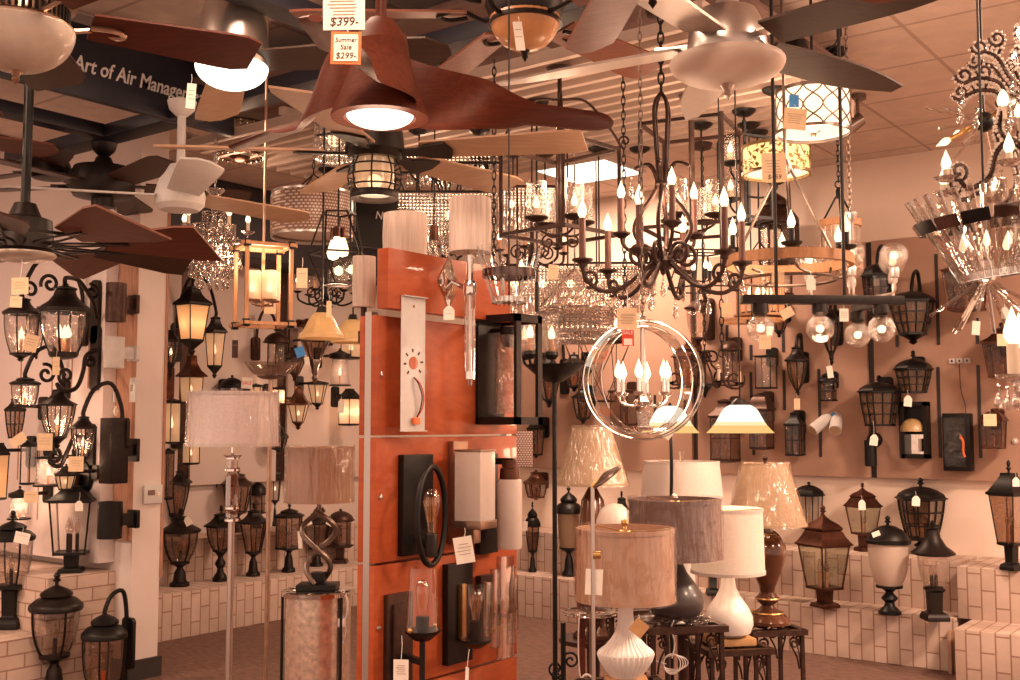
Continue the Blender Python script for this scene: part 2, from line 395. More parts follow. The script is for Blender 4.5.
def slabxy(x0, x1, y0, y1, z0, z1): return MB().box(((x0+x1)/2, (y0+y1)/2, (z0+z1)/2), (x1-x0, y1-y0, z1-z0))
struct('floor', slabxy(-9.2, 4, -3, 8.2, -.1, 0), M['carpet'])
struct('ceiling', slabxy(-9.2, 4, -3, 8.2, 3.5, 3.6), M['ctile'])
struct('wall_right', slabxy(-7.7, 4, 8, 8.2, 0, 3.5), M['wallR'])
struct('wall_left', slabxy(-7.7, -7.55, 4.24, 8, 0, 3.5), M['wallL'])
struct('wall_partition', slabxy(-9.2, -5.91, 4.04, 4.24, 0, 3.5), M['wallwhite'])
struct('wall_far_left', slabxy(-9.3, -9.2, -3, 4.24, 0, 3.5), M['wallwhite'])
struct('baseboard_partition', MB().box((-7.5, 4.03, .06), (3.2, .02, .12)).box((-5.9, 4.14, .06), (.02, .24, .12)), M['baseboard'])
# display boards on the lantern wall, with upright wiring slots
bt, bb = 2.88, 1.165
for nm, xa, xb in (('wall_right_board', -5.9, -4.13), ('wall_right_board', -4.08, -2.71), ('wall_right_board', -2.66, 1.2)):
    struct(nm, MB().bbox(((xa+xb)/2, 7.965, (bt+bb)/2), (xb-xa, .07, bt-bb), .006), M['grayboard'])
struct('trim_1', MB().box((-4.105, 7.985, (bt+bb)/2), (.05, .03, bt-bb)).box((-2.685, 7.985, (bt+bb)/2), (.05, .03, bt-bb)), M['baseboard'])
sl = MB()
for px, y0, y1 in ((727, 325, 350), (751, 345, 360), (751, 372, 402), (783, 325, 352), (784, 370, 410), (819, 369, 457), (899, 368, 458), (936, 254, 345), (938, 367, 458), (978, 365, 458), (897, 335, 347), (655, 395, 425), (685, 400, 428), (753, 395, 455), (977, 318, 344)):
    a, b = onY(px, y0, 7.93), onY(px, y1, 7.93)
    sl.box((a.x, 7.928, (a.z+b.z)/2), (.022, .006, a.z-b.z))
struct('trim_2', sl, M['baseboard'])
# partition display boards on the left
struct('wall_partition_board', MB().bbox((-7.65, 3.985, 1.75), (3.12, .11, 2.1), .006), M['whiteboard'])
struct('wall_partition_plywood', MB().bbox((-6.0, 4.028, 1.7), (.18, .024, 1.72), .004), M['plywood'])
sl = MB()
for px, y0, y1 in ((54, 330, 460), (73, 340, 392), (90, 325, 388), (88, 440, 500), (22, 350, 480), (40, 440, 520)):
    a, b = onY(px, y0, 3.93), onY(px, y1, 3.93); sl.box((a.x, 3.929, (a.z+b.z)/2), (.012, .004, a.z-b.z))
struct('trim_3', sl, M['plywood'])
struct('trim_4', MB().box((-5.93, 4.25, 1.75), (.05, .02, 2.3)), M['plywood'])
# display boards on the left wall
for y0, y1, m in ((4.3, 5.52, 'wallL'), (5.64, 6.55, 'wallL'), (6.67, 7.9, 'wallL')):
    struct('wall_left_board', MB().bbox((-7.52, (y0+y1)/2, 2.0), (.07, y1-y0, 1.9), .006), M[m])
struct('trim_5', MB().box((-7.53, 5.58, 2.0), (.04, .12, 1.9)).box((-7.53, 6.61, 2.0), (.04, .12, 1.9)), M['brown'])
struct('wall_left_soffit', MB().bbox((-7.3, 6.1, 3.2), (.5, 3.7, .59), .01), M['navy'])
# brick-faced display steps
brick_steps('brick_step_right', [((-4.38, 7.645, .165), (4.8, .71, .33)), ((-4.38, 7.78, .49), (4.74, .44, .322))], [M['brR_f'], M['brR_e'], M['brR_t']])
brick_steps('brick_step_corner', [((-.02, 7.475, .165), (3.74, 1.05, .33)), ((-.02, 7.67, .49), (3.9, .66, .322))], [M['brR_f'], M['brR_e'], M['brR_t']])
brick_steps('brick_step_left', [((-7.165, 5.76, .165), (.77, 3.0, .33)), ((-7.365, 5.76, .49), (.37, 3.0, .322))], [M['brL_e'], M['brL_e'], M['brL_t']])
brick_steps('brick_step_partition', [((-7.6, 3.365, .165), (3.06, .45, .33)), ((-7.6, 3.815, .325), (3.06, .45, .65))], [M['brP_f'], M['brP_e'], M['brP_t']])
# slatted ceiling grid
mb = MB()
for i in range(15): mb.box((-3.52, 3.80+i*.115, 3.125), (3.26, .034, .05))
for x in (-5.13, -4.3, -3.5, -2.7, -1.91): mb.box((x, 4.60, 3.17), (.04, 1.68, .04))
struct('ceiling_slats', mb, M['slat'])
struct('slat_gap_shade', MB().box((-3.52, 4.48, 3.34), (3.26, 1.95, .02)), M['gap_shade'])  # added brown sheet standing in for the shade above the slats
for x in (-5.0, -2.05):
    for y in (3.7, 5.3): pass
# navy pergola frame under the ceiling
def beam(x0, x1, y0, y1, z0=3.1, z1=3.17): struct('ceiling_beam', MB().bbox(((x0+x1)/2, (y0+y1)/2, (z0+z1)/2), (x1-x0, y1-y0, z1-z0), .005), M['navy'])
beam(-6.3, -4.755, 3.36, 3.5); beam(-4.685, -2.2, 3.36, 3.5)
beam(-5.36, -5.26, .6, 3.36); beam(-6.0, -5.92, .6, 3.36); beam(-3.2, -3.08, .6, 3.36)
s = thing('hanging_sign', 'navy ceiling sign board lettered Art of Air Management', 'sign', (-4.72, 2.86, 3.285), R(90))
mk('board', MB().bbox((0, 0, 0), (1.84, .045, .37), .005), M['navy'], s)
t = text_mb('The Art of Air Management', .094, .22, .002, 'LEFT', .001)
mk('lettering', t.xf(Matrix.Translation((-.19, -.026, -.03)) @ UPR @ Matrix.Diagonal((.88, 1.12, 1, 1))), M['lettering'], s)
for x in (-.6, .6): mk('bracket', MB().box((x, 0, .2), (.03, .03, .03)), M['navy'], s)
p = at(378, 222, 7.3)
s = thing('hanging_sign', 'black sign board with white letters hanging beyond the orange wooden panel', 'sign', p, R(75))
mk('board', MB().bbox((0, 0, 0), (.48, .03, .36), .004), M['black'], s)
mk('lettering', text_mb('Nord', .075, .2, .002).xf(Matrix.Translation((.05, -.017, .04)) @ UPR), M['lettering'], s)
zc = zceil(p)
for x in (-.2, .2): mk('hanger', MB().tube([(x, 0, .18), (x, 0, zc-p.z)], .006, 6), M['black'], s)
# unseen fill lights added to brighten the room, plus one fixture beyond the slats
def ceiling_or_fill(x, y, e, sz=.58, label=''):
    t = thing('ceiling_or_fill_light', label, 'ceiling light', (x, y, 3.5))
    mk('housing', MB().box((0, 0, -.012), (sz+.04, sz+.04, .022)), M['white_paint'], t)
    mk('diffuser', MB().box((0, 0, -.025), (sz, sz, .004)), M['glow'], t)
    l = bpy.data.lights.new('ceiling_or_fill_area', 'AREA'); l.shape = 'SQUARE'; l.size = sz; l.energy = e; l.color = LT
    o = bpy.data.objects.new('ceiling_or_fill_area', l); COL.objects.link(o); o.location = (x, y, 3.46); o.parent = None
for x, y, e, lb in ((-1.0, 1.0, 62, 'added unseen square fill light above the camera between the fans'), (1.0, 3.4, 110, 'added unseen square fill light over the aisle right of the crystal chandelier'), (-3.9, .4, 95, 'added unseen square fill light behind the navy beams'),
        (.6, 5.6, 225, 'added unseen square fill light in front of the copper pier lanterns'), (2.4, 6.6, 120, 'added unseen square fill light near the corner brick step'), (-6.6, .6, 130, 'added unseen square fill light in front of the white partition lanterns'), (-2.6, 2.2, 22, 'added unseen square fill light just behind the cherry panel top')):
    ceiling_or_fill(x, y, e, label=lb)
ceiling_or_fill(-4.5, 7.0, 85, .6, 'bright square ceiling light glowing beyond the slatted grid')
def lamp(p, e, r=.06, col=None):
    l = bpy.data.lights.new('bulb_light', 'POINT'); l.energy = e; l.shadow_soft_size = r; l.color = col or (1, .62, .40)
    o = bpy.data.objects.new('bulb_light', l); COL.objects.link(o); o.location = p; return o
# ================================================================ LANTERNS
ROOF = {
 'pagoda': [(1, 0), (1, .04), (.92, .1), (.76, .28), (.66, .43), (.60, .47), (.66, .52), (.66, .57), (.5, .7), (.25, .82), (.12, .92), (.05, 1)],
 'bell': [(1, 0), (1, .1), (.88, .2), (.62, .38), (.45, .6), (.38, .8), (.44, .85), (.44, .9), (.12, 1)],
 'dome': [(1, 0), (1, .1), (.92, .16), (.85, .42), (.62, .72), (.35, .92), (.1, 1)],
 'hip': [(1, 0), (1, .12), (.9, .16), (.38, .86), (.36, 1), (.06, 1)],
 'tier': [(1, 0), (1, .15), (.95, .22), (.74, .42), (.52, .5), (.6, .56), (.6, .66), (.44, .8), (.16, .94), (.06, 1)],
 'flat': [(1, 0), (1, .5), (.35, .8), (.1, 1)],
 'cone': [(1, 0), (1, .08), (.5, .5), (.14, .95), (.06, 1)],
 'flare': [(1, 0), (1, .06), (.6, .3), (.36, .62), (.3, .9), (.34, .95), (.1, 1)],
}
PIER = {
 'square': (4, [(.62, 1), (.62, .94), (.3, .88), (.27, .3), (.33, .26), (.46, .22), (.50, .14), (.52, .12), (.52, 0)]),
 'baluster': (14, [(.56, 1), (.58, .95), (.3, .9), (.17, .8), (.19, .74), (.34, .62), (.36, .55), (.2, .42), (.24, .3), (.40, .18), (.44, .13), (.5, .11), (.5, 0)]),
 'vase': (12, [(.5, 1), (.55, .97), (.28, .88), (.16, .8), (.17, .74), (.28, .6), (.33, .3), (.36, .2), (.48, .14), (.5, .12), (.5, 0)]),
}
WALLY, WALLX, PARTY = 7.928, -7.483, 3.928
def flame(r, h): return [(0, 0), (r*.55, h*.04), (r*.9, h*.18), (r, h*.32), (r*.75, h*.55), (r*.38, h*.76), (r*.14, h*.92), (0, h)]
def candle(par, c, h, r, sleeve='cand', lit=True, fl=None, name='candle'):
    c = Vector(c); k = mk(name, MB().lathe([(0, 0), (r, 0), (r, h), (r*.5, h+.002), (0, h+.002)], 10, c), M[sleeve], par)
    fr, fh = fl or (r*1.25, r*6.5)
    mk('flame_bulb', MB().lathe(flame(fr, fh), 12, c+Vector((0, 0, h))), M['bulb'] if lit else M['seeded'], k)
    return k
def place(where, box):
    x0, y0, x1, y1 = box; cx, cy = (x0+x1)/2, (y0+y1)/2; w, a = where
    if w == 'R': p = onY(cx, cy, WALLY-a); rz = 0
    elif w == 'L': p = onX(cx, cy, WALLX+a); rz = R(90)
    elif w == 'P': p = onY(cx, cy, PARTY-a); rz = 0
    elif w == 'Z': p = onZ(cx, y1-2, a); rz = RZC
    else: p = at(cx, cy, a); rz = RZC
    d = dep(p); s = d/FPX*1.003; H = (y1-y0)*s; W = (x1-x0)*s
    z0 = p.z if w == 'Z' else p.z-H/2
    return p, rz, d, W, H, z0
def lantern(name, label, box, where, mat='bronze', gl='seeded', n=6, roof='bell', fin=.08, rf=.22, base=.2, top=.84, bot=.55, pw=1.6, bars=1, cage=0, foot='drop', arm='plate', cand=1, lit=False, group=None, cat=None, yaw=0, sleeve='cand', bulbl=0, platew=None, shade=None):
    p, rz, d, W, H, z0 = place(where, box)
    if n == 4: a_ = rz+R(yaw)-RZC+atan2(p.x*.8+p.y*.6, d); W /= abs(cos(a_))+abs(sin(a_))
    elif n <= 8: W /= 1.07
    lit_e = lit
    t = thing(name, label, cat or ('pier lantern' if where[0] == 'Z' else 'wall lantern' if where[0] in 'RLP' else 'pendant'), (p.x, p.y, z0), rz+R(yaw), group)
    w = W/2; k = 1/cos(pi/n) if n <= 8 else 1
    zb, zr, zf = H*base, H*(1-fin-rf), H*(1-fin); g = M[gl]
    rt, rb = w*top, w*bot
    rad = lambda u: rb+(rt-rb)*(1-u**pw)          # u 0 at the top of the glass, 1 at its foot
    mt = M[mat]
    # roof and finial
    mk('roof', MB().lathe([(w*.9*k*.98, zr+.001)]+[(w*r*k, zr+(zf-zr)*q) for r, q in ROOF[roof]]+[(0, zf)], n if n <= 8 else 28), mt, t)
    if fin > .02:
        f = H*fin; mk('finial', MB().lathe([(w*.07, zf-.002), (w*.07, zf+f*.2), (w*.15, zf+f*.3), (w*.15, zf+f*.38), (w*.08, zf+f*.5), (w*.13, zf+f*.68), (w*.1, zf+f*.85), (0, zf+f)], 10), mt, t)
    # glass body and its frame
    m = 8; nn = n if n <= 8 else 28
    mk('glass', MB().lathe([(rad(i/m)*k*.96, zr-(zr-zb)*i/m) for i in range(m+1)], nn), g, t)
    fr = MB(); br = max(.004, w*.045)
    nb = (n if n <= 8 else 4)*bars
    if n <= 8 or bars > 0:
        for j in range(nb if bars else 0):
            a = 2*pi*j/nb+(pi/n if n <= 8 else pi/4)
            # bars that stand between corners sit on the flat side
            kk = k if (n > 8 or (j*n) % nb == 0 or bars == 1) else (1 if bars == 2 else cos(pi/n)/cos(((a-pi/n) % (2*pi/n))-pi/n)*k if True else 1)
            if bars > 1 and n <= 8:
                dl = ((a-pi/n) % (2*pi/n))-pi/n; kk = 1/cos(dl)
            fr.tube([(rad(i/m)*kk*cos(a), rad(i/m)*kk*sin(a), zr-(zr-zb)*i/m) for i in range(m+1)], br if kk > .99*k or n > 8 else br*.7, 6)
    for q in [0, 1]+[(i+1)/(cage+1) for i in range(cage)]:
        if not bars and n > 8:
            rr = rad(q)*1.01; z = zr-(zr-zb)*q; h = br*1.3
            mk('top_ring' if q == 0 else 'bottom_ring', MB().lathe([(rr-h, z-h), (rr+h, z-h), (rr+h, z+h), (rr-h, z+h), (rr-h, z-h)], nn), mt, t); continue
        rr = rad(q)*k*1.01; z = zr-(zr-zb)*q; h = br*1.3 if q in (0, 1) else br*.7
        fr.lathe([(rr-h, z-h), (rr+h, z-h), (rr+h, z+h), (rr-h, z+h), (rr-h, z-h)], nn)
    fr.lathe([(0, zb-.002), (rb*k, zb-.002), (rb*k, zb+.006), (0, zb+.006)], nn)
    if bars or n <= 8: mk('cage_frame', fr, mt, t)
    # candles inside
    hh = (zr-zb)
    for j in range(cand):
        a = 2*pi*j/max(1, cand)+.4; r = rb*.35 if cand > 1 else 0
        candle(t, (r*cos(a), r*sin(a), zb+.006), hh*.34, max(.006, w*.085), sleeve, lit, (max(.011, w*.14), hh*.34))
    if shade:                                  # inner opal cylinder
        mk('inner_shade', MB().lathe([(rb*.55, zb+.01), (rb*.6, zb+hh*.85)], 16), M[shade], t)
    # foot
    if where[0] == 'Z':
        pn, pp = PIER[foot]; kp = 1/cos(pi/pn) if pn <= 8 else 1
        q = [(r, z) for r, z in pp]
        mk('pier_base', MB().lathe([(0, zb)]+[((rb*1.05 if i < 2 else w*r)*kp, zb*z) for i, (r, z) in enumerate(q)]+[(0, 0)], pn), mt, t)
    elif base > .02:
        if foot == 'drop': pr = [(rb*1.02, 1), (rb*1.02, .9), (rb*.62, .66), (w*.2, .5), (w*.12, .4), (w*.2, .28), (w*.1, .12), (0, 0)]
        else: pr = [(rb*1.05, 1), (rb*1.05, .5), (rb*.7, .2), (0, 0)]
        mk('bottom_finial', MB().lathe([(r*(k if n <= 8 else 1), zb*z) for r, z in pr], nn), mt, t)
    # mounting
    if where[0] in 'RLP' and arm:
        out = where[1]; pwd = platew or max(.09, W*.38); ph = H*.5
        def plate(zc, hgt, wd=pwd): return mk('backplate', MB().wallplate([(x, z+zc) for x, z in rrect(wd, hgt, min(wd, hgt)*.25)], .022, out), mt, t)
        if arm == 'plate':
            plate(zr+(zf-zr)*.2, min(H*.55, .30)); mk('arm', MB().tube([(0, out-.02, zr+(zf-zr)*.35), (0, 0, zr+(zf-zr)*.35)], .012, 8), mt, t)
        elif arm == 'hook':
            plate(zr-hh*.2, min(H*.62, .36)); top_z = zf+min(H*.02, .02); h2 = out*.55
            mk('arm', MB().tube(bez([(0, out-.02, zr-hh*.1), (0, out-.035, zf+h2*.4), (0, out*.62, zf+h2*1.25), (0, out*.22, zf+h2*1.0), (0, 0, zf+h2*.2), (0, 0, zf-.01)], 22), .013, 8), mt, t)
        elif arm == 'low':
            plate(zb*.7, min(H*.55, .3)); mk('arm', MB().tube(bez([(0, out-.02, zb*.9), (0, out*.6, zb*.0), (0, out*.15, -.02), (0, 0, zb*.3)], 16), .011, 8), mt, t)
        elif arm == 'scroll':
            plate(zr-hh*.3, min(H*.9, .42)); a = mk('arm', MB().tube(bez([(0, out-.02, zr+H*.05), (0, out*.7, zf+H*.05), (0, out*.3, zf+H*.22), (0, 0, zf+H*.1), (0, 0, zf-.01)], 20), .013, 8), mt, t)
            mk('scroll', MB().tube(spiral((0, out*.55, zr+H*.02), .012, out*.32, 0, 1.6, 26, (0, 1, 0)), .008, 8), mt, a)
    if lit_e and bulbl: lamp(Vector((p.x, p.y, z0+zb+hh*.5)), bulbl, .04)
    return t
def spottag(px, py, d, w, h, label, style='house', yaw=0, tilt=0, string=12, mat=None, lines=3, cat='price tag', text=None):
    """a paper tag hung on a short string; w,h in photo pixels at depth d"""
    p = at(px, py, d); s = d/FPX; W, H = w*s, h*s
    t = thing('hanging_price_tag', label, cat, p, RZC+R(yaw))
    if style == 'house': o = [(-W/2, -H/2), (W/2, -H/2), (W/2, H*.22), (W*.18, H/2), (-W*.18, H/2), (-W/2, H*.22)]
    else: o = [(-W/2, -H/2), (W/2, -H/2), (W/2, H/2), (-W/2, H/2)]
    Tm = Matrix.Rotation(R(tilt), 4, 'Y')
    mk('card', MB().slab(o, .0012).xf(Tm @ UPR), mat or M['paper'], t)
    if string: mk('string', MB().tube([(0, 0, H*.44), (W*.05, .004, H*.44+string*s*.6), (0, .008, H*.44+string*s)], .0009, 5), M['wire'], t)
    if lines:
        mb = MB()
        for i in range(lines):
            ww = W*random.uniform(.5, .78); mb.box((random.uniform(-.06, .06)*W, -.0011, H*(.22-.5*i/max(1, lines))), (ww, .0006, max(.001, H*.022)))
        mk('writing_line', mb.xf(Tm), M['faintink'], t)
    if text:
        for tx, zz, sz in text: mk('lettering', text_mb(tx, sz*H, .15, .0004).xf(Tm @ Matrix.Translation((0, -.0012, zz*H)) @ UPR), M['ink'], t)
    return t

# ---- black and copper pier lanterns on the right-hand brick steps
ZL, ZU = .331, .652
L = lantern
L('pier_lantern', 'large copper pier lantern with two-tier pagoda roof on the lower brick step', (797, 510, 853, 609), ('Z', ZL), 'copper', 'pane', 4, 'pagoda', .09, .30, .19, .86, .60, 1.1, foot='square', cand=3, yaw=25)
L('pier_lantern', 'dark pier lantern with milky frosted jar and round domed cap on the brick step', (868, 520, 912, 616), ('Z', ZL), 'black', 'frost', 24, 'dome', .1, .17, .28, .92, .52, 3.2, bars=0, foot='baluster', cand=0)
L('pier_lantern', 'dark pier lantern with narrow clear glass jar, rightmost on the lower step', (914, 525, 956, 622), ('Z', ZL), 'bronze', 'seeded', 20, 'flare', .07, .27, .32, .74, .36, 3, bars=0, foot='square', cand=2, sleeve='bronze')
L('pier_lantern', 'small copper pagoda pier lantern with white tag standing on the upper step', (845, 486, 883, 553), ('Z', ZU), 'copper', 'pane', 4, 'pagoda', .08, .27, .26, .86, .60, 1.1, foot='square', cand=2, yaw=20)
L('pier_lantern', 'squat black barred pier lantern with wide flared roof on the upper step', (899, 481, 946, 556), ('Z', ZU), 'black', 'smoke', 6, 'dome', .12, .16, .20, .86, .56, 1.5, bars=2, cage=2, foot='baluster', cand=1)
L('pier_lantern', 'plain black round-topped lantern behind the large copper pagoda pier lantern', (795, 485, 825, 548), ('Z', ZU), 'black', 'glass', 6, 'dome', .05, .16, .30, .82, .7, 1, foot='square', cand=1)
L('pier_lantern', 'dark lantern half hidden behind the amber glazed table lamp', (760, 528, 784, 601), ('Z', ZL), 'bronze', 'smoke', 6, 'dome', .08, .2, .3, .8, .5, 1.6, foot='baluster', cand=0)
L('pier_lantern', 'black tall lantern cut by the right picture edge on the separate corner brick step', (990, 464, 1034, 572), ('Z', ZU), 'black', 'smoke', 4, 'hip', .12, .2, .24, .84, .55, 1.05, foot='square', cand=3, yaw=30)
L('pier_lantern', 'black pier lantern with cream opal jar beyond the black torchiere pole', (555, 487, 583, 578), ('Z', ZL), 'black', 'tanopal', 18, 'tier', .1, .22, .30, .82, .62, 2.5, bars=0, foot='vase', cand=0)
L('pier_lantern', 'dark pier lantern on lower step seen under the grey drum shade and white lamp neck', (700, 512, 726, 597), ('Z', ZL), 'black', 'smoke', 6, 'bell', .1, .2, .3, .8, .5, 1.5, foot='square', cand=0)
L('pier_lantern', 'rust brown urn shaped lantern behind the plastic-wrapped cone shade', (583, 484, 605, 581), ('Z', ZL), 'copper', 'amberglass', 18, 'tier', .08, .2, .3, .9, .6, 2.5, bars=0, foot='vase', cand=0)
L('pier_lantern', 'small black lantern on the step beside the orange panel edge', (524, 505, 541, 574), ('Z', ZL), 'black', 'smoke', 6, 'tier', .1, .25, .3, .8, .5, 1.5, foot='vase', cand=0)
L('pier_lantern', 'black lantern on upper step between the dome-topped white lamp and silk drum shade', (612, 494, 632, 556), ('Z', ZU), 'black', 'smoke', 6, 'bell', .1, .25, .3, .8, .5, 1.5, foot='square', cand=0)

# ---- pier lanterns on the brick steps along the left wall
def LL(label, box, z, **k): return L('pier_lantern', label, box, ('Z', z), **{**dict(mat='bronze', gl='smoke', n=6, roof='tier', fin=.1, rf=.18, base=.3, foot='vase', cand=1), **k})
LL('big bronze pier lantern with white tag, nearest the white column on the lower left steps', (160, 512, 199, 588), ZL, n=18, top=.9, bot=.42, pw=2.6, roof='bell', rf=.2, bars=1, sleeve='bronze')
LL('bronze pier lantern with baluster stem seen just behind the acrylic floor lamp pole', (204, 509, 236, 583), ZL, foot='baluster', top=.8, bot=.4, roof='bell', base=.4, pw=2)
LL('bronze lantern with tapered glass and vase foot between the two slim floor lamp poles', (238, 506, 268, 578), ZL, top=.8, bot=.46, pw=1.1, roof='bell', base=.32)
LL('dark straight-sided pier lantern with round pagoda cap, just past the brass-tinted torchiere pole', (274, 505, 303, 574), ZL, n=6, top=.84, bot=.84, pw=1, roof='tier', base=.34, rf=.12)
LL('bronze lantern with tag seen through the twisted lamp base', (302, 510, 331, 568), ZL, top=.84, bot=.5, roof='bell', base=.3)
LL('copper-topped round lantern at the far end of the lower left step', (326, 512, 354, 565), ZL, mat='brown', n=16, top=.8, bot=.8, pw=1, roof='dome', fin=.04, foot='square', base=.32)
LL('dark lantern on the upper left step beside the white column', (162, 466, 190, 538), ZU, top=.8, bot=.42, roof='bell', foot='square')
LL('tall tapered bronze lantern with flat cap on the upper step under the white drum shade', (189, 463, 222, 533), ZU, top=.84, bot=.42, pw=1.2, roof='tier', base=.34)
LL('brown lantern behind the acrylic column of the floor lamp', (221, 470, 253, 534), ZU, mat='brown', top=.8, bot=.5, roof='bell')
LL('small domed black lantern on upper step by the torchiere pole', (247, 480, 267, 530), ZU, n=16, top=.8, bot=.8, pw=1, roof='dome', rf=.24, cage=1)
LL('slender lit black lantern on upper step beside the wrapped silk drum shade', (267, 459, 281, 528), ZU, lit=True, gl='glass', top=.8, bot=.6, base=.36)
LL('dark lantern on upper step in shade behind the twisted lamp', (322, 462, 350, 518), ZU, mat='black', top=.8, bot=.5, base=.3, roof='bell')
LL('dark capped post lantern rising behind the wrapped drum shade', (297, 420, 326, 521), ZU, mat='brown', roof='tier', top=.8, bot=.5)

# ---- lanterns of the left-hand partition steps and floor
lantern('pier_lantern', 'square black pier lantern with clear glass and white tag on the upper partition step', (46, 488, 96, 574), ('Z', .652), 'black', 'glass', 4, 'hip', .02, .17, .22, .86, .66, 1.0, foot='square', cand=3, yaw=12, sleeve='bronze')
lantern('pier_lantern', 'round dark pier lantern with rippled glass cut by the left picture edge', (-12, 515, 31, 630), ('Z', .332), 'black', 'water', 18, 'tier', .09, .16, .36, .9, .56, 2.6, foot='square', cand=1, sleeve='bronze')
lantern('pier_lantern', 'round bronze pier lantern with rippled jar standing on the floor before the low bricks', (28, 578, 79, 694), ('Z', .0), 'bronze', 'water', 20, 'tier', .11, .2, .3, .9, .5, 2.6, foot='vase', cand=1, sleeve='bronze')
lantern('wall_lantern', 'dark gooseneck wall lantern with rust glowing panel low on the column foot', (82, 613, 126, 694), ('P', .17), 'black', 'smoke', 18, 'tier', .02, .28, .06, .92, .6, 2.8, foot='plain', arm='hook', cand=1, sleeve='orange', platew=.11)
# ================================================================ WALL LANTERNS
def WR(label, box, out=.16, name='wall_lantern', **k): return lantern(name, label, box, ('R', out), **{**dict(mat='bronze', gl='smoke', n=6, foot='drop', cand=1), **k})
WR('largest black barred wall lantern on the taupe board, hanging from a hook arm', (890, 290, 935, 345), .22, mat='black', roof='dome', rf=.2, fin=.02, top=.86, bot=.52, cage=2, bars=2, base=.2, arm='hook', gl='amberglass')
WR('black barred lantern partly behind the globe-light chandelier', (862, 262, 894, 322), .2, mat='black', roof='dome', cage=2, bars=2, arm='hook', base=.16, fin=.02, top=.86, bot=.6)
WR('small black barred wall lantern with tag above the half-globe sconce', (895, 350, 932, 393), .13, mat='black', roof='dome', rf=.26, fin=.2, base=.02, top=.86, bot=.58, cage=2, bars=2, pw=1.3, gl='amberglass')
WR('wide black barred wall lantern with ball finial, left of the half-globe sconce', (859, 375, 900, 426), .15, mat='black', roof='dome', rf=.2, fin=.14, base=.02, top=.86, bot=.62, cage=2, bars=2, pw=1.3, gl='amberglass')
WR('copper box lantern with square tag below the orange-bulb wiring', (979, 410, 1008, 449), .13, mat='copper', n=4, roof='dome', rf=.25, fin=.03, base=.03, top=.84, bot=.72, pw=1, foot='plain')
WR('copper bell-roofed lantern behind the lit chrome candle', (982, 322, 1022, 379), .17, mat='copper', n=4, roof='bell', rf=.28, fin=.1, base=.04, top=.88, bot=.64, pw=1, foot='plain')
WR('large copper lantern hanging high behind the glass-rod basket', (942, 262, 990, 312), .2, mat='copper', n=4, roof='hip', rf=.16, fin=.02, base=.05, top=.9, bot=.72, pw=1, foot='plain')
WR('slim dark lantern with pointed cage on a gooseneck arm', (785, 345, 809, 396), .13, mat='bronze', n=8, roof='bell', rf=.3, fin=.02, base=.14, top=.78, bot=.2, pw=2.2, gl='amberglass', arm='hook', cand=0)
WR('small dark bird-cage lantern with tag above the white flood lights', (818, 369, 838, 401), .1, mat='black', n=16, roof='tier', rf=.3, fin=.1, base=.02, top=.84, bot=.84, pw=1, cage=1, foot='plain')
WR('dark cottage lantern with crossed bars left of the white flood lights', (784, 411, 806, 456), .1, mat='black', n=4, roof='bell', rf=.3, fin=.02, base=.03, top=.84, bot=.84, pw=1, cage=1, bars=2, foot='plain')
WR('black box lantern with seeded cylinder behind the cream tag', (753, 354, 779, 389), .13, mat='black', n=4, roof='flat', rf=.06, fin=.02, base=.03, top=.8, bot=.8, pw=1, foot='plain', shade='seeded', gl='glass', cand=0)
WR('dark copper lantern with domed cap behind the lit bell shade', (747, 392, 776, 450), .14, mat='brown', n=4, roof='dome', rf=.3, fin=.02, base=.05, top=.8, bot=.8, pw=1, foot='plain')
WR('large brown box lantern with bell roof between the two lit bell shades', (708, 398, 742, 463), .2, mat='brown', n=4, roof='bell', rf=.28, fin=.02, base=.06, top=.84, bot=.84, pw=1, cage=1, foot='plain')
WR('lyre-shaped dark lantern with long drop above the white flood lights', (819, 308, 843, 366), .13, mat='bronze', n=8, roof='flare', rf=.2, fin=.02, base=.25, top=.8, bot=.26, pw=2.2, gl='seeded', cand=0, arm='hook')
WR('brass-capped cylinder lantern left of the cream tag', (718, 337, 742, 382), .13, mat='brown', n=18, roof='dome', rf=.22, fin=.08, base=.03, top=.62, bot=.62, pw=1, bars=1, foot='plain', gl='seeded')
WR('rusty pagoda lantern behind the acrylic ring orb', (672, 340, 702, 388), .16, mat='copper', n=6, roof='pagoda', rf=.3, fin=.06, base=.06, top=.8, bot=.6, pw=1.2)
WR('brown bell-jar lantern hanging under the crystal drops', (684, 298, 712, 346), .2, mat='brown', n=18, roof='bell', rf=.2, fin=.02, base=.16, top=.86, bot=.4, pw=3, bars=0, arm='scroll', gl='seeded', cand=0)
WR('small black carriage lantern left of the acrylic ring orb', (572, 384, 594, 424), .13, mat='black', n=6, roof='bell', rf=.25, fin=.1, base=.15, top=.84, bot=.5, arm='plate')
WR('dark lantern low on the board beside the perforated box end', (526, 420, 546, 458), .14, mat='black', n=4, roof='hip', rf=.2, fin=.04, base=.1, top=.84, bot=.6, pw=1)
WR('big black horn-armed lantern behind the torchiere dish', (536, 350, 562, 408), .25, mat='black', n=6, roof='flare', rf=.3, fin=.04, base=.15, top=.8, bot=.4, arm='hook')
WR('black carriage lantern seen between torchiere dish and acrylic ring orb', (563, 352, 585, 392), .2, mat='black', n=6, roof='bell', rf=.25, fin=.05, base=.15, top=.84, bot=.5, arm='plate')
WR('square dark lantern below the orb centre', (608, 388, 640, 426), .14, mat='brown', n=4, roof='flat', rf=.1, fin=.02, base=.05, top=.84, bot=.84, pw=1, foot='plain')
WR('dark domed lantern right of the rust lit vertical bars', (768, 302, 790, 338), .13, mat='black', n=6, roof='bell', rf=.3, fin=.03, base=.2, top=.8, bot=.4)
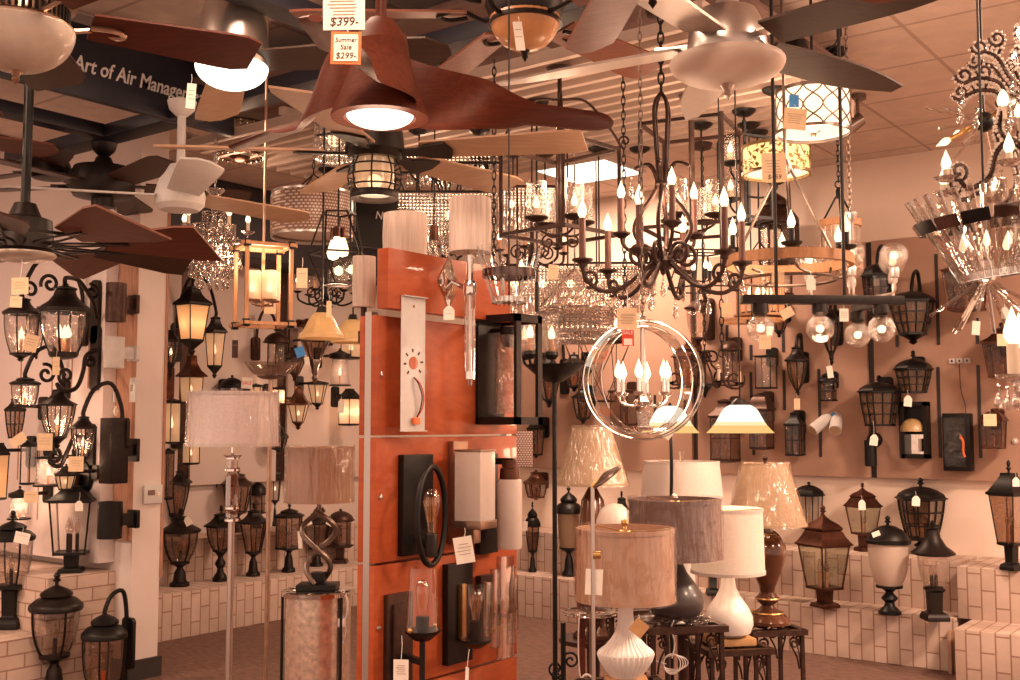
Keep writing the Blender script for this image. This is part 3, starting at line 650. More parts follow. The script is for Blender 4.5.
WR('copper half lantern peeking left above the torchiere dish', (524, 470, 548, 500), .13, mat='copper', n=6, roof='bell', rf=.4, fin=.05, base=.1, top=.84, bot=.6)
L('porch_lantern', 'tall dark porch lantern with domed copper top and columns under the leaf-cut drum', (752, 190, 799, 302), ('R', .3), 'brown', 'seeded', 12, 'tier', .01, .3, .05, .72, .68, 1, bars=2, cage=1, foot='plain', arm='hook', cand=1)

# individual wall fittings of the taupe boards
p = onY(918, 430, WALLY); t = thing('wall_sconce', 'tall black wall sconce holding a gold half-globe in a mirrored recess', 'wall sconce', p, 0)
s = dep(p)/FPX; Hh = 56*s; Ww = 26*s*.96
mk('back_pan', MB().wallplate([(x, z) for x, z in rrect(Ww, Hh, .02)], .02), M['black'], t)
fr = MB()
for x in (-Ww/2+.012, Ww/2-.012): fr.box((x, -.05, 0), (.024, .1, Hh*.98))
for z in (-Hh/2+.015, Hh/2-.015): fr.box((0, -.05, z), (Ww, .1, .03))
mk('case_frame', fr, M['black'], t)
mk('globe', MB().lathe([(0, .09), (.03, .088), (.06, .07), (.078, .04), (.082, 0), (0, 0)], 20, (-.02, -.06, -.01)), M['yellowglass'], t)
mk('mirror', MB().box((0, -.022, -.1), (Ww*.8, .004, Hh*.35)), M['mirror'], t)
mk('candle', MB().lathe([(.0, 0), (.012, 0), (.012, .09), (0, .09)], 8, (.03, -.06, -.15)), M['candwhite'], t)
p = onY(960, 442, WALLY); s = dep(p)/FPX
t = thing('wall_sconce', 'flat black rectangular wall sconce with loose wiring below a three-socket plate', 'wall sconce', p, 0)
mk('body', MB().bbox((0, -.045, 0), (28*s*.95, .09, 57*s), .008), M['black'], t)
mk('lens', MB().box((-.01, -.092, 0), (20*s, .004, 48*s)), M['smoke'], t)
mk('wiring', MB().tube(bez([(.03, -.095, .04), (.05, -.11, .0), (.045, -.1, -.06), (.055, -.1, -.1)], 12), .008, 6), M['orange'], t)
p = onY(960, 361, WALLY); t = thing('wall_outlet', 'white three-socket outlet plate with a thin cord dropping to the flat black sconce', 'outlet', p, 0)
for x in (-.05, 0, .05):
    q = mk('socket', MB().bbox((x, -.008, 0), (.042, .016, .036), .003), M['white_paint'], t); mk('hole', MB().box((x, -.0165, 0), (.012, .002, .016)), M['ink'], q)
mk('cord', MB().tube(bez([(0, -.02, -.02), (.005, -.02, -.2), (.03, -.02, -.3), (.035, -.03, -.42)], 16), .003, 6), M['brown'], t)
p = onY(875, 440, WALLY); s = dep(p)/FPX
t = thing('spot_light', 'black cylinder spot light on a round wall base below the wide barred lantern', 'spot light', p, 0)
mk('base', MB().lathe([(0, 0), (.055, 0), (.05, .03), (0, .03)], 20).xf(Matrix.Rotation(R(90), 4, 'X')), M['black'], t)
mk('arm', MB().tube([(0, -.03, 0), (0, -.09, -.01)], .012, 8), M['black'], t)
mk('barrel', MB().lathe([(0, .05), (.04, .05), (.042, .03), (.042, -.13), (.036, -.135), (.034, -.1), (0, -.1)], 20, (0, -.1, -.05)), M['black'], t)
p = onY(836, 418, WALLY); t = thing('flood_light', 'twin white cylinder flood lights on one wall bracket', 'flood light', p, 0)
mk('bracket', MB().lathe([(0, 0), (.05, 0), (.045, .03), (0, .035)], 20).xf(Matrix.Rotation(R(90), 4, 'X')), M['white_paint'], t)
mk('sensor', MB().ball((0, -.05, .02), .02), M['blue'], t)
for sx in (-1, 1):
    a = Vector((sx*.03, -.05, .01)); b = Vector((sx*.085-.03, -.17, -.09)); q = mk('barrel', MB().tube([a, a+(b-a)*.25, b], [.028, .043, .045], 16), M['white_paint'], t)
    mk('lens', MB().tube([b+(b-a).normalized()*.001, b+(b-a).normalized()*.003], .038, 16), M['tan'], q)
p = onY(1015, 441, WALLY); t = thing('mounted_bell_button', 'small round white push button on the board by the copper box lantern', 'button', p, 0)
mk('ring', MB().lathe([(0, 0), (.02, 0), (.018, .01), (.0, .014)], 16).xf(Matrix.Rotation(R(90), 4, 'X')), M['white_paint'], t)
mk('knob', MB().ball((0, -.013, 0), .008), M['cream'], t)

# ---- left wall lanterns
def WL(label, box, out=.18, name='wall_lantern', **k): return lantern(name, label, box, ('L', out), **{**dict(mat='bronze', gl='glass', n=6, foot='drop', cand=1), **k})
WL('large lit tan-glass lantern with scroll finial beside the white column', (173, 268, 212, 356), .9, name='post_lantern', cat='lantern', gl='tanlit', n=4, roof='bell', rf=.22, fin=.2, base=.18, top=.84, bot=.56, pw=1, arm=None, lit=True, bulbl=1.2)
WL('lit tapered lantern with white glass right of the large tan one', (203, 314, 227, 379), .5, gl='whitelit', n=4, roof='bell', rf=.26, fin=.03, base=.2, top=.8, bot=.55, pw=1, lit=True, arm='hook')
WL('copper-roofed lit lantern below the large tan-glass lantern', (176, 352, 207, 405), .3, gl='whitelit', n=4, roof='flare', rf=.42, fin=.05, base=.05, top=.72, bot=.6, lit=True, mat='copper', arm='hook')
WL('slim lit lantern half hidden at the white column edge', (162, 325, 180, 378), .4, gl='seeded', n=6, roof='bell', rf=.22, base=.28, top=.8, bot=.4, lit=True)
WL('lit frosted box lantern at the column edge above the pier lanterns', (163, 398, 181, 444), .2, gl='whitelit', n=4, roof='flat', rf=.1, fin=.01, base=.04, top=.9, bot=.9, pw=1, lit=True, foot='plain')
WL('small lit cylinder lantern just left of the white drum shade foot', (182, 440, 200, 465), .2, gl='whitelit', n=16, roof='flat', rf=.1, fin=.01, base=.08, top=.9, bot=.9, pw=1, lit=True, foot='plain')
WL('bronze harbour lantern with wide brim above the silver torchiere dish', (263, 330, 290, 368), .28, mat='brown', gl='seeded', n=16, roof='dome', rf=.28, fin=.06, base=.03, top=.62, bot=.62, pw=1, cage=0, foot='plain', arm='hook')
WL('grey bracketed lantern with blue sale card below the yellow bell shade', (284, 345, 306, 382), .2, mat='brown', gl='smoke', n=6, roof='bell', rf=.35, fin=.04, base=.25, top=.8, bot=.4)
WL('lit lantern with black pointed foot and hanging dark reflector', (307, 380, 328, 410), .25, gl='whitelit', n=6, roof='flat', rf=.14, fin=.01, base=.22, top=.84, bot=.45, pw=1, lit=True, arm='plate')
WL('lit rust-hooded lantern with pointed foot over the wrapped silk drum', (286, 385, 311, 430), .25, mat='copper', gl='whitelit', n=6, roof='flare', rf=.42, fin=.02, base=.18, top=.76, bot=.4, pw=1, lit=True, arm='plate')
WL('lit clear ribbed jar light under the second yellow shade', (329, 348, 351, 386), .3, gl='seeded', n=18, roof='flat', rf=.22, fin=.05, base=.02, top=.72, bot=.95, pw=1, bars=0, lit=True, foot='plain', arm='plate', bulbl=2)
WL('lit black box lantern beside the panel metal post', (337, 388, 362, 426), .2, mat='black', gl='whitelit', n=4, roof='hip', rf=.26, fin=.02, base=.05, top=.82, bot=.82, pw=1, lit=True, foot='plain', bulbl=2)
WL('tiny lit lantern under the silver torchiere dish', (271, 386, 286, 405), .15, gl='whitelit', n=4, roof='flat', rf=.15, fin=.02, base=.06, top=.84, bot=.84, pw=1, lit=True, foot='plain', bulbl=2)
WL('lit small lantern peeking over the white drum shade', (249, 383, 263, 405), .15, gl='whitelit', n=6, roof='flat', rf=.15, fin=.02, base=.1, top=.84, bot=.7, pw=1, lit=True, foot='plain')
WL('black jug-shaped lantern over the white drum shade', (219, 375, 245, 400), .12, mat='black', gl='smoke', n=18, roof='dome', rf=.4, fin=.1, base=.1, top=.9, bot=.8, pw=1, bars=0, foot='plain', cand=0)
WL('grey trumpet lantern below the yellow bell shade', (300, 336, 330, 385), .3, mat='pewter', gl='smoke', n=6, roof='flat', rf=.08, fin=.01, base=.5, top=.9, bot=.35, pw=1, cand=0)
WL('dark sconce high behind the wood cage chandelier', (302, 318, 312, 332), .1, mat='copper', gl='smoke', n=6, roof='dome', rf=.4, fin=.02, base=.1, cand=0)
WL('dark lantern in shade behind the twisted table lamp', (268, 418, 288, 452), .15, mat='bronze', gl='smoke', n=6, roof='tier', rf=.4, fin=.2, base=.1, cand=0)
WL('narrow black lantern at the column edge under the box lantern', (161, 448, 174, 500), .2, mat='black', gl='smoke', n=4, roof='flat', rf=.1, fin=.01, base=.05, top=.9, bot=.9, pw=1, foot='plain', cand=0)
WL('black wide lantern behind the metal post with lit bars', (340, 335, 362, 360), .3, mat='black', gl='whitelit', n=4, roof='flat', rf=.1, fin=.02, base=.1, top=.9, bot=.9, pw=1, lit=True, cand=2, foot='plain')

# ---- partition lanterns at the far left
def WP(label, box, out=.22, name='wall_lantern', **k): return lantern(name, label, box, ('P', out), **{**dict(mat='bronze', gl='water', n=6, foot='drop', cand=1, lit=True), **k})
WP('biggest lit bell-roofed lantern held by scrolled brackets on the white partition', (39, 283, 90, 360), .42, n=18, roof='bell', rf=.34, fin=.03, base=.08, top=.9, bot=.5, pw=2.2, bars=1, cand=3, foot='plain', arm=None, bulbl=6)
WP('lit rippled-glass lantern with yellow card at the left picture edge', (3, 296, 40, 362), .42, n=18, roof='bell', rf=.25, fin=.02, base=.12, top=.9, bot=.5, pw=2.2, arm='hook', bulbl=3)
WP('narrow dark lantern between the two big scrolled lanterns', (28, 306, 46, 360), .25, n=6, roof='bell', rf=.2, fin=.03, base=.2, top=.85, bot=.4, arm=None, lit=False)
WP('lit lantern hung from the S-shaped scroll arm under the biggest lantern', (39, 388, 76, 449), .40, n=8, roof='flare', rf=.26, fin=.02, base=.2, top=.88, bot=.45, pw=1.8, arm=None, bulbl=4)
WP('lit small lantern on a tall gooseneck beside the dark square sconce', (70, 415, 96, 466), .28, n=8, roof='bell', rf=.24, fin=.02, base=.18, top=.86, bot=.42, pw=1.8, arm='hook', bulbl=3)
WP('lit hooked lantern with rounded jar between the left-edge scrolls', (10, 376, 40, 408), .28, n=18, roof='tier', rf=.24, fin=.02, base=.06, top=.86, bot=.6, pw=2.4, arm='hook', foot='plain', bulbl=3)
WP('dim pointed lantern with lattice glass low at the left', (4, 397, 26, 440), .2, n=6, roof='bell', rf=.3, fin=.02, base=.06, top=.86, bot=.5, lit=False, gl='smoke', bars=2, cage=1)
WP('black tall box lantern with lit tan panel at the left picture edge', (-10, 442, 9, 500), .22, mat='black', gl='tanlit', n=4, roof='hip', rf=.2, fin=.02, base=.04, top=.86, bot=.72, pw=1, foot='plain')
WP('lit ribbed bell jar light hanging below the left-edge box lantern', (9, 486, 30, 519), .2, gl='seeded', n=18, roof='flat', rf=.24, fin=.1, base=.02, top=.7, bot=.98, pw=1, bars=0, foot='plain', bulbl=3)
WP('large lit clear jar light with pale shade left of the pagoda-capped sconce', (35, 455, 62, 486), .2, gl='seeded', n=18, roof='flat', rf=.08, fin=.02, base=.02, top=.8, bot=.98, pw=1, bars=0, foot='plain', bulbl=3)
WP('small bronze pagoda-capped sconce lit from below', (54, 464, 78, 490), .2, gl='whitelit', n=8, roof='bell', rf=.35, fin=.08, base=.04, top=.8, bot=.5, bars=1, foot='plain', arm='plate')
WP('black folded-panel lantern with clear glass above the clear jar light', (20, 440, 38, 485), .2, mat='black', gl='glass', n=4, roof='hip', rf=.12, fin=.02, base=.04, top=.84, bot=.84, pw=1, lit=False, foot='plain', yaw=20)
# scroll brackets of the two biggest partition lanterns
def bracket(label, plate_px, pts, scrolls, r=.013, ph=.40, wd=.09):
    p = onY(plate_px[0], plate_px[1], PARTY); t = thing('lantern_bracket', label, 'bracket', p, 0)
    mk('backplate', MB().wallplate([(x, z) for x, z in rrect(wd, ph, .03)], .022), M['bronze'], t)
    def loc(px, py, out): return onY(px, py, PARTY-out)-p
    mk('arm', MB().tube(bez([loc(*q) for q in pts], 36), r, 8), M['bronze'], t)
    for (px, py, out, r0, r1, a0, tn) in scrolls:
        mk('scroll', MB().tube(spiral(loc(px, py, out), r0, r1, a0, tn, 24, (0, 1, 0)), r*.8, 8), M['bronze'], t)
    return t
bracket('scrolled iron bracket that carries the biggest partition lantern', (97, 312), [(97, 318, .03), (93, 302, .10), (86, 290, .2), (78, 280, .3), (66, 278, .42), (65, 285, .42)], [(92, 292, .12, .01, .05, 0, 1.3), (50, 284, .42, .01, .06, 1, 1.4), (30, 290, .42, .01, .06, 2, 1.3)])
bracket('S-shaped scroll arm carrying the lantern under the biggest one', (97, 358), [(96, 350, .03), (86, 356, .12), (83, 372, .22), (76, 388, .32), (62, 391, .40), (57, 384, .40)], [(90, 362, .08, .01, .035, 0, 1.3), (66, 376, .4, .01, .05, 2, 1.4), (46, 374, .4, .012, .06, 0, 1.3)])
bracket('curled scroll arm below the S-arm lantern', (92, 448), [(92, 440, .03), (76, 436, .2), (67, 452, .3), (60, 466, .36), (50, 462, .40), (54, 452, .40)], [(54, 456, .4, .01, .045, 0, 1.2)], ph=.3)
# cylinder and box sconces on the plywood strip
def sconce(label, px, y0, y1, wpx, mat, shape, xo=-.0):
    cx = px; p0 = onY(cx, (y0+y1)/2, PARTY-.06); s = dep(p0)/FPX; H = (y1-y0)*s; w = wpx*s
    q = onY(135, (y0+y1)/2, 4.015); t = thing('wall_sconce', label, 'wall sconce', (q.x, 4.015, p0.z), 0)
    off = p0-Vector((q.x, 4.015, p0.z))
    mk('backplate', MB().wallplate([(x, z) for x, z in rrect(.10, min(.14, H*.5), .01)], .022), mat, t)
    mk('arm', MB().bar((0, -.02, 0), (off.x*.8, off.y*.9, 0), .05, .07), mat, t)
    if shape == 'cyl':
        mk('barrel', MB().lathe([(w*.42, H/2-.02), (w*.46, H/2-.01), (w*.5, H/2), (w*.5, -H/2), (w*.46, -H/2), (w*.42, -H/2+.02), (0, -H/2+.03)], 24, off), mat, t)
        mk('lens', MB().lathe([(0, H/2-.025), (w*.43, H/2-.025)], 20, off), M['cream'], t)
    else:
        mk('body', MB().bbox(off, (w*.8, w*.8, H), .006), mat, t)
        mk('lens', MB().box(off+Vector((0, 0, -H/2-.001)), (w*.6, w*.6, .004)), M['cream'], t)
    return t
sconce('brown up-and-down cylinder sconce highest on the plywood strip', 116, 283, 322, 20, M['brown'], 'cyl')
sconce('white cylinder sconce on the plywood strip', 114, 337, 368, 20, M['white_paint'], 'cyl')
sconce('long dark square box sconce below the white cylinder', 114, 418, 483, 25, M['bronze'], 'box')
sconce('short black cylinder sconce lowest on the plywood strip', 110, 502, 538, 24, M['black'], 'cyl')
p = onY(87, 476, PARTY); t = thing('wall_sconce', 'dark oval disc sconce on the white board beside the long box sconce', 'wall sconce', p, 0)
mk('disc', MB().lathe([(0, 0), (.075, 0), (.07, .03), (0, .04)], 22).xf(Matrix.Scale(1.3, 4, (0, 0, 1)) @ Matrix.Rotation(R(90), 4, 'X')), M['black'], t)
mk('cup', MB().lathe([(0, -.07), (.03, -.06), (.045, 0), (.045, .02), (0, .02)], 16, (-.03, -.07, -.01)), M['brown'], t)
# small wall controls
def control(label, p, rz, w, h, shape, name, cat):
    t = thing(name, label, cat, p, rz)
    if shape == 'round': mk('ring', MB().lathe([(0, 0), (w/2, 0), (w/2*.95, .02), (0, .022)], 20).xf(Matrix.Rotation(R(90), 4, 'X')), M['cream'], t); mk('dial', MB().lathe([(0, .022), (w*.3, .022), (w*.28, .03), (0, .03)], 16).xf(Matrix.Rotation(R(90), 4, 'X')), M['white_paint'], t)
    else:
        mk('plate', MB().bbox((0, -.008, 0), (w, .016, h), .003), M['white_paint'], t)
        mk('display', MB().box((-w*.12, -.0168, h*.08), (w*.4, .002, h*.28)), M['pewter'], t); mk('button', MB().box((w*.28, -.018, 0), (w*.12, .004, h*.18)), M['cream'], t)
control('white thermostat on the end of the white column', onX(152, 494, -5.905), R(90), .13, .115, 'sq', 'mounted_thermostat', 'thermostat')
control('square cream switch plate above the round timer dial', onX(117, 397, -6.085), R(90), .06, .07, 'sq', 'switch_plate', 'switch')
control('round cream timer dial above the long box sconce', onX(118, 411, -6.085), R(90), .075, .075, 'round', 'timer_dial', 'dial')
control('narrow white remote holder on the plywood strip', onY(134.5, 390, 4.013), 0, .06, .15, 'sq', 'mounted_remote', 'remote control')
# ================================================================ CEILING FANS
def blade_mb(r0, L, w0, w1, shape, tilt, az, droop=0, t=.008):
    n = 10; up_, lo_ = [], []
    for i in range(n+1):
        u = i/n; x = r0+(L-r0)*u; w = (w0+(w1-w0)*min(1, u*1.25))/2
        a = b = w
        if shape == 'round' and u > .86: q = (u-.86)/.14; a = b = w*sqrt(max(0, 1-q*q*.92))
        elif shape == 'point': a = w*(1-max(0, u-.55)**1.3*1.9); b = w*(1-max(0, u-.3)**1.8*1.45)
        elif shape == 'clip' and u > .93: a = w*.8; b = w*.8
        elif shape == 'slant': a = w; b = w
        xs = x
        up_.append((xs-(0 if shape != 'slant' else 0), a)); lo_.append((xs-(.06*u if shape == 'slant' else 0), -b))
    out = up_+lo_[::-1]
    tilt = -tilt; M4 = Matrix.Rotation(az, 4, 'Z') @ Matrix.Rotation(droop, 4, 'Y') @ Matrix.Rotation(tilt, 4, 'X')
    return MB().slab(out, t, M4)
def fan(label, px, py, d, angs, L, w0, w1, shape, bm, metal, tilt=12, r0=.19, motor=None, light=None, rod='nickel', canopy=True, iron='plain', zc=None, offz=0, grp=None, droop=0, rodr=.012):
    """px,py: hub centre at the blade level; angles in degrees, 0 = picture right, 90 = away"""
    p = at(px, py, d); t = thing('ceiling_fan', label, 'ceiling fan', p, RZC); mt = M[metal]
    zc = (zceil(p) if zc is None else zc)-p.z
    motor = motor or [(0, .10), (.05, .10), (.09, .07), (.11, .03), (.11, -.03), (.09, -.05), (0, -.05)]
    mk('motor_housing', MB().lathe(motor, 28), mt, t)
    top = max(z for r, z in motor)
    mk('downrod', MB().tube([(0, 0, top-.01), (0, 0, zc-.03)], rodr, 10), M[rod], t)
    if canopy: mk('canopy', MB().lathe([(0, zc-.075), (.03, zc-.07), (.06, zc-.04), (.07, zc), (0, zc)], 20), M[rod], t)
    for i, a in enumerate(angs):
        az = R(a)
        mat = bm[i % len(bm)] if isinstance(bm, (list, tuple)) else bm
        b = mk('blade', blade_mb(r0, L, w0, w1, shape, R(tilt), az, R(droop)), M[mat], t)
        Mz = Matrix.Rotation(az, 4, 'Z')
        if iron == 'plain': ib = MB().slab([(.08, .02), (r0+.02, .03), (r0+.07, .045), (r0+.09, 0), (r0+.07, -.045), (r0+.02, -.03), (.08, -.02)], .008, Matrix.Translation((0, 0, .008)))
        elif iron == 'scroll':
            ib = MB().tube(bez([(.08, 0, -.01), (r0*.7, 0, -.025), (r0+.02, .03, .0), (r0+.08, .03, -.012), (r0+.1, 0, -.012), (r0+.06, -.03, -.012), (r0, -.015, -.01)], 18), .008, 6)
        elif iron == 'spade': ib = MB().slab([(.08, .025), (r0-.02, .03), (r0+.02, .055), (r0+.1, .07), (r0+.12, 0), (r0+.1, -.07), (r0+.02, -.055), (r0-.02, -.03), (.08, -.025)], .01, Matrix.Rotation(R(-tilt), 4, 'X') @ Matrix.Translation((0, 0, -.009)))
        elif iron == 'open':
            ib = MB()
            for y in (-.02, .02): ib.tube([(.05, y*.5, -.01), (r0*.6, y*1.8, -.01), (r0+.1, y*.6, -.006)], .005, 6)
        else: ib = None
        if ib: mk('blade_iron', ib.xf(Mz), mt, b)
    if light:
        prof, mat, c = light[:3]
        mk('light_bowl', MB().lathe(prof, 32, (0, 0, c)), M[mat], t)
        if len(light) > 3 and light[3]:
            zf = c+min(z for r, z in prof); f = light[3]
            mk('finial', MB().lathe([(0, zf+.012), (f*.6, zf+.01), (f, zf), (f*.5, zf-f*.8), (f*.65, zf-f*1.3), (0, zf-f*2.2)], 14), mt, t)
    return t, p
def bowl(r, h, n=10): return [(r*.97, .006), (r, 0)]+[(r*cos(pi/2*i/n), -h*sin(pi/2*i/n)) for i in range(1, n+1)]

M['coppery'] = prin('antique_nickel_copper', (.44, .30, .22), .3, .9, .2, 20)
t, p = fan('brown-bladed fan with marbled alabaster bowl and small finial in the top corner', 18, 14, 3.1, [31, 103, 175, 247, 319], .70, .13, .19, 'clip', ['walnut', 'walnut_dark'], 'coppery', 15, .2,
    motor=[(0, .16), (.06, .16), (.12, .12), (.155, .06), (.16, .03), (.13, .02), (.13, -.02), (.155, -.035), (.15, -.05), (0, -.05)], light=(bowl(.158, .125), 'alabaster', -.045, .018), rod='coppery', iron='scroll')
v_ = MB()
for i in range(48):
    a = 2*pi*i/48; v_.bar((.138*cos(a), .138*sin(a), -.02), (.138*cos(a), .138*sin(a), .02), .007)
mk('vent_grille', v_, M['bronze'], t)
fan('three-bladed fan with chrome bell dome over a glowing round light', 232, 62, 4.1, [109, -9, 229], .85, .15, .20, 'round', ['tanblade', 'greyblade', 'greyblade'], 'nickel', 12, .12,  # first blade coloured tan to stand in for light from below
    motor=[(0, .40), (.014, .40), (.022, .34), (.058, .30), (.10, .24), (.127, .16), (.135, .07), (.135, -.01), (.128, -.02), (0, -.02)], light=(bowl(.137, .085), 'glow', -.02), rod='nickel', iron=None)
# sculpted walnut fan: each blade is one lofted twist that wraps the body
p = at(380, 108, 3.0); t = thing('ceiling_fan', 'big sculpted walnut fan with three twisted blades and a glowing centre light', 'ceiling fan', p, RZC)
mk('body', MB().lathe([(0, .25), (.035, .25), (.06, .22), (.085, .12), (.115, .03), (.135, -.02), (.135, -.03), (.10, -.03), (.095, -.015), (0, -.015)], 36), M['walnut'], t)
mk('light_bowl', MB().lathe(bowl(.093, .035), 32, (0, 0, -.02)), M['glow'], t)
zc = zceil(p)-p.z
mk('downrod', MB().tube([(0, 0, .24), (0, 0, zc)], .016, 10), M['walnut'], t)
mk('canopy', MB().lathe([(0, zc-.075), (.04, zc-.07), (.07, zc-.04), (.08, zc), (0, zc)], 20), M['walnut'], t)
for a0 in (14, 139, 265):
    secs = []; n = 22
    for i in range(n+1):
        u = i/n; r = .075+.605*u; az = R(a0)+1.25*max(0, 1-u*2.6)**1.4
        z = .10*max(0, 1-u*1.9)**1.3+.012*sin(pi*u); w = .20-.04*min(1, u*1.6)-(.05*u)
        if u > .9: w *= sqrt(max(.04, 1-((u-.9)/.1)**2*.9))
        tl = R(74*max(0, 1-u*1.7)**.9+13)
        c = Vector((r*cos(az), r*sin(az), z)); s_ = Vector((-sin(az), cos(az), 0))
        wd = s_*cos(tl)-UP*sin(tl); nm = wd.cross(Vector((cos(az), sin(az), 0)))
        secs.append([c+wd*(w/2*cos(q))+nm*(.009*sin(q)) for q in [2*pi*k/12 for k in range(12)]])
    mb = MB(); vs = [v for s_ in secs for v in s_]; fs = []
    for i in range(n):
        for k in range(12): fs.append((i*12+k, i*12+(k+1) % 12, (i+1)*12+(k+1) % 12, (i+1)*12+k))
    fs += [tuple(range(12)), tuple(range(n*12, n*12+12))]
    mk('blade', mb.add(vs, fs), M['walnut'], t)
lamp(p+Vector((0, 0, -.12)), 3.5, .08)
fan('fan with orange amber scavo bowl and pinkish walnut blades', 525, 14, 3.7, [50, 115, 180, 226, 312], .80, .13, .18, 'clip', 'rosewood', 'bronze', 12, .2,
    motor=[(0, .14), (.07, .14), (.13, .10), (.14, .03), (.12, -.02), (.13, -.04), (0, -.04)], light=(bowl(.122, .115), 'amberbowl', -.015, .018), rod='bronze', iron='scroll')
fan('fan whose rounded blade end dips into the top edge beside the amber bowl fan', 652, -66, 2.25, [97, 169, 241, 313, 25], .74, .12, .14, 'round', 'rosewood', 'bronze', 10, .2, light=(bowl(.13, .09), 'alabaster', -.04, .015), rod='bronze', iron='plain')
t, p = fan('brushed nickel fan with wide shallow frosted bowl and pointed silver blades', 727, 44, 3.3, [-126, -44, 33, 88, 150], .81, .14, .17, 'point', ['silverblade', 'greyblade', 'greyblade', 'silverblade', 'silverblade'], 'nickel', 10, .15,
    motor=[(0, .17), (.03, .17), (.04, .12), (.09, .10), (.115, .05), (.125, -.03), (.11, -.06), (0, -.06)], light=([(.172, .004), (.176, -.004)]+[(.176*cos(pi/2*i/10), -.07*sin(pi/2*i/10)-.004) for i in range(1, 11)], 'frost', -.055, .022), rod='nickel', iron='plain')
# caged lantern fan
t, p = fan('tan-bladed fan with a lit ribbed lantern in a round bronze wire cage', 375, 152, 4.3, [50, -12, 186, 116, 258], .84, .14, .19, 'clip', 'tanblade', 'bronze', 11, .2,
    motor=[(0, .12), (.06, .12), (.11, .08), (.12, .0), (.10, -.03), (0, -.03)], rod='bronze', iron='spade')
mk('lantern_glass', MB().lathe([(.075, -.03), (.077, -.08), (.074, -.10), (.077, -.12), (.074, -.14), (.076, -.16)], 24), M['whitelit'], t)
cg = MB()
for z, r in ((-.06, .098), (-.10, .107), (-.14, .10)): cg.ring((0, 0, z), r, .0035, 32, 6)
for i in range(8):
    a = 2*pi*i/8; cg.tube([(r*cos(a), r*sin(a), z) for r, z in ((.08, -.025), (.10, -.065), (.107, -.10), (.10, -.145), (.085, -.165))], .0035, 6)
mk('cage_frame', cg, M['bronze'], t)
mk('bottom_ring', MB().lathe([(.066, -.16), (.092, -.16), (.098, -.175), (.094, -.19), (.066, -.185), (.066, -.16)], 28), M['bronze'], t)
mk('diffuser', MB().lathe([(0, -.172), (.066, -.172)], 24), M['softglow'], t)
mk('filament_bulb', MB().ball((0, 0, -.12), .03, 12, 8), M['bulb'], t)
lamp(p+Vector((0, 0, -.24)), 5, .05)
# white fan
fan('white three-bladed fan on a slim white rod', 180, 196, 5.2, [50, -66, 196], .78, .15, .19, 'round', ['tanblade', 'white_paint', 'white_paint'], 'white_paint', 10, .11,
    motor=[(0, .15), (.05, .15), (.075, .105), (.10, .075), (.12, .0), (.115, -.045), (.09, -.07), (0, -.07)], rodr=.02, rod='white_paint', iron=None, zc=3.1)
fan('bronze drum-motor fan hung from the navy beam', 103, 186, 6.0, [95, 170, 242, 314, 22], .80, .16, .20, 'clip', 'walnut_dark', 'bronze', 9, .22,
    motor=[(0, .16), (.04, .16), (.06, .11), (.155, .10), (.17, .06), (.17, -.035), (.155, -.06), (.06, -.07), (.06, -.12), (0, -.12)], rod='bronze', iron='plain', zc=3.1)
fan('small dark fan on a short rod left of the bronze drum-motor fan', 50, 170, 6.1, [10, 82, 154, 226, 298], .5, .12, .15, 'clip', 'walnut_dark', 'bronze', 10, .18, rod='bronze', zc=3.1)
# windmill fan
t, p = fan('rustic windmill fan with many short wide rust-brown blades on a black rod', 24, 242, 4.2, [40*i+4 for i in range(9)], .73, .12, .28, 'slant', ['rustwood', 'walnut_dark', 'rustwood'], 'bronze', 18, .30,
    motor=[(0, .16), (.04, .15), (.06, .10), (.10, .085), (.11, -.03), (.085, -.055), (0, -.055)], light=(bowl(.12, .03), 'alabaster', -.05, 0), rod='black', iron='open', rodr=.018)
mk('support_ring', MB().band((0, 0, 0), .29, .012, .008, 40), M['bronze'], t)
fan('dark-bladed fan cut by the left picture edge with only a blade tip showing', -100, 128, 4.4, [40, 112, 184, 256, 328], .62, .12, .16, 'round', 'walnut', 'bronze', 10, .2, rod='bronze')
# ================================================================ TABLE AND FLOOR LAMPS
def drum(par, z0, z1, r0, r1, mat, n=40, name='lamp_shade', c=(0, 0, 0), trim=None, wrap=False, spider=True):
    s = mk(name, MB().lathe([(r0, z0), (r0+(r1-r0)*.5, (z0+z1)/2), (r1, z1), (r1-.004, z1), (r0-.004, z0), (r0, z0)], n, c), M[mat], par)
    if trim:
        for zz, rr_ in ((z0+.006, r0), (z1-.006, r1)): mk('trim_band', MB().band((c[0], c[1], c[2]+zz), rr_+.001, .012, .004, n), M[trim], s)
    if spider:
        sp = MB().ring((c[0], c[1], c[2]+z1-.01), .018, .003, 12, 6)
        for i in range(3):
            a = 2*pi*i/3; sp.tube([(c[0]+.018*cos(a), c[1]+.018*sin(a), c[2]+z1-.01), (c[0]+(r1-.003)*cos(a), c[1]+(r1-.003)*sin(a), c[2]+z1-.004)], .002, 5)
        mk('spider_frame', sp, M['brass'], s)
    if wrap:
        mb = MB(); rr = random.Random(int(z1*1000)+n); m = 14; vs = []; fs = []; nn = 72
        for i in range(m+1):
            u = i/m
            for j in range(nn):
                a = 2*pi*j/nn; r = r0+(r1-r0)*u+.004+.006*abs(sin(a*5+u*3+rr.random()*.5))*rr.random()
                vs.append((c[0]+r*cos(a), c[1]+r*sin(a), c[2]+z0-.004+(z1-z0+.012)*u))
        for i in range(m):
            for j in range(nn): fs.append((i*nn+j, i*nn+(j+1) % nn, (i+1)*nn+(j+1) % nn, (i+1)*nn+j))
        mk('plastic_wrap', mb.add(vs, fs), M['wrap'], s)
    return s
def stand(px, d, zb=0, base_r=0): p = at(px, 600, d); return Vector((p.x, p.y, zb))
def pxz(py, px, d): return at(px, py, d).z

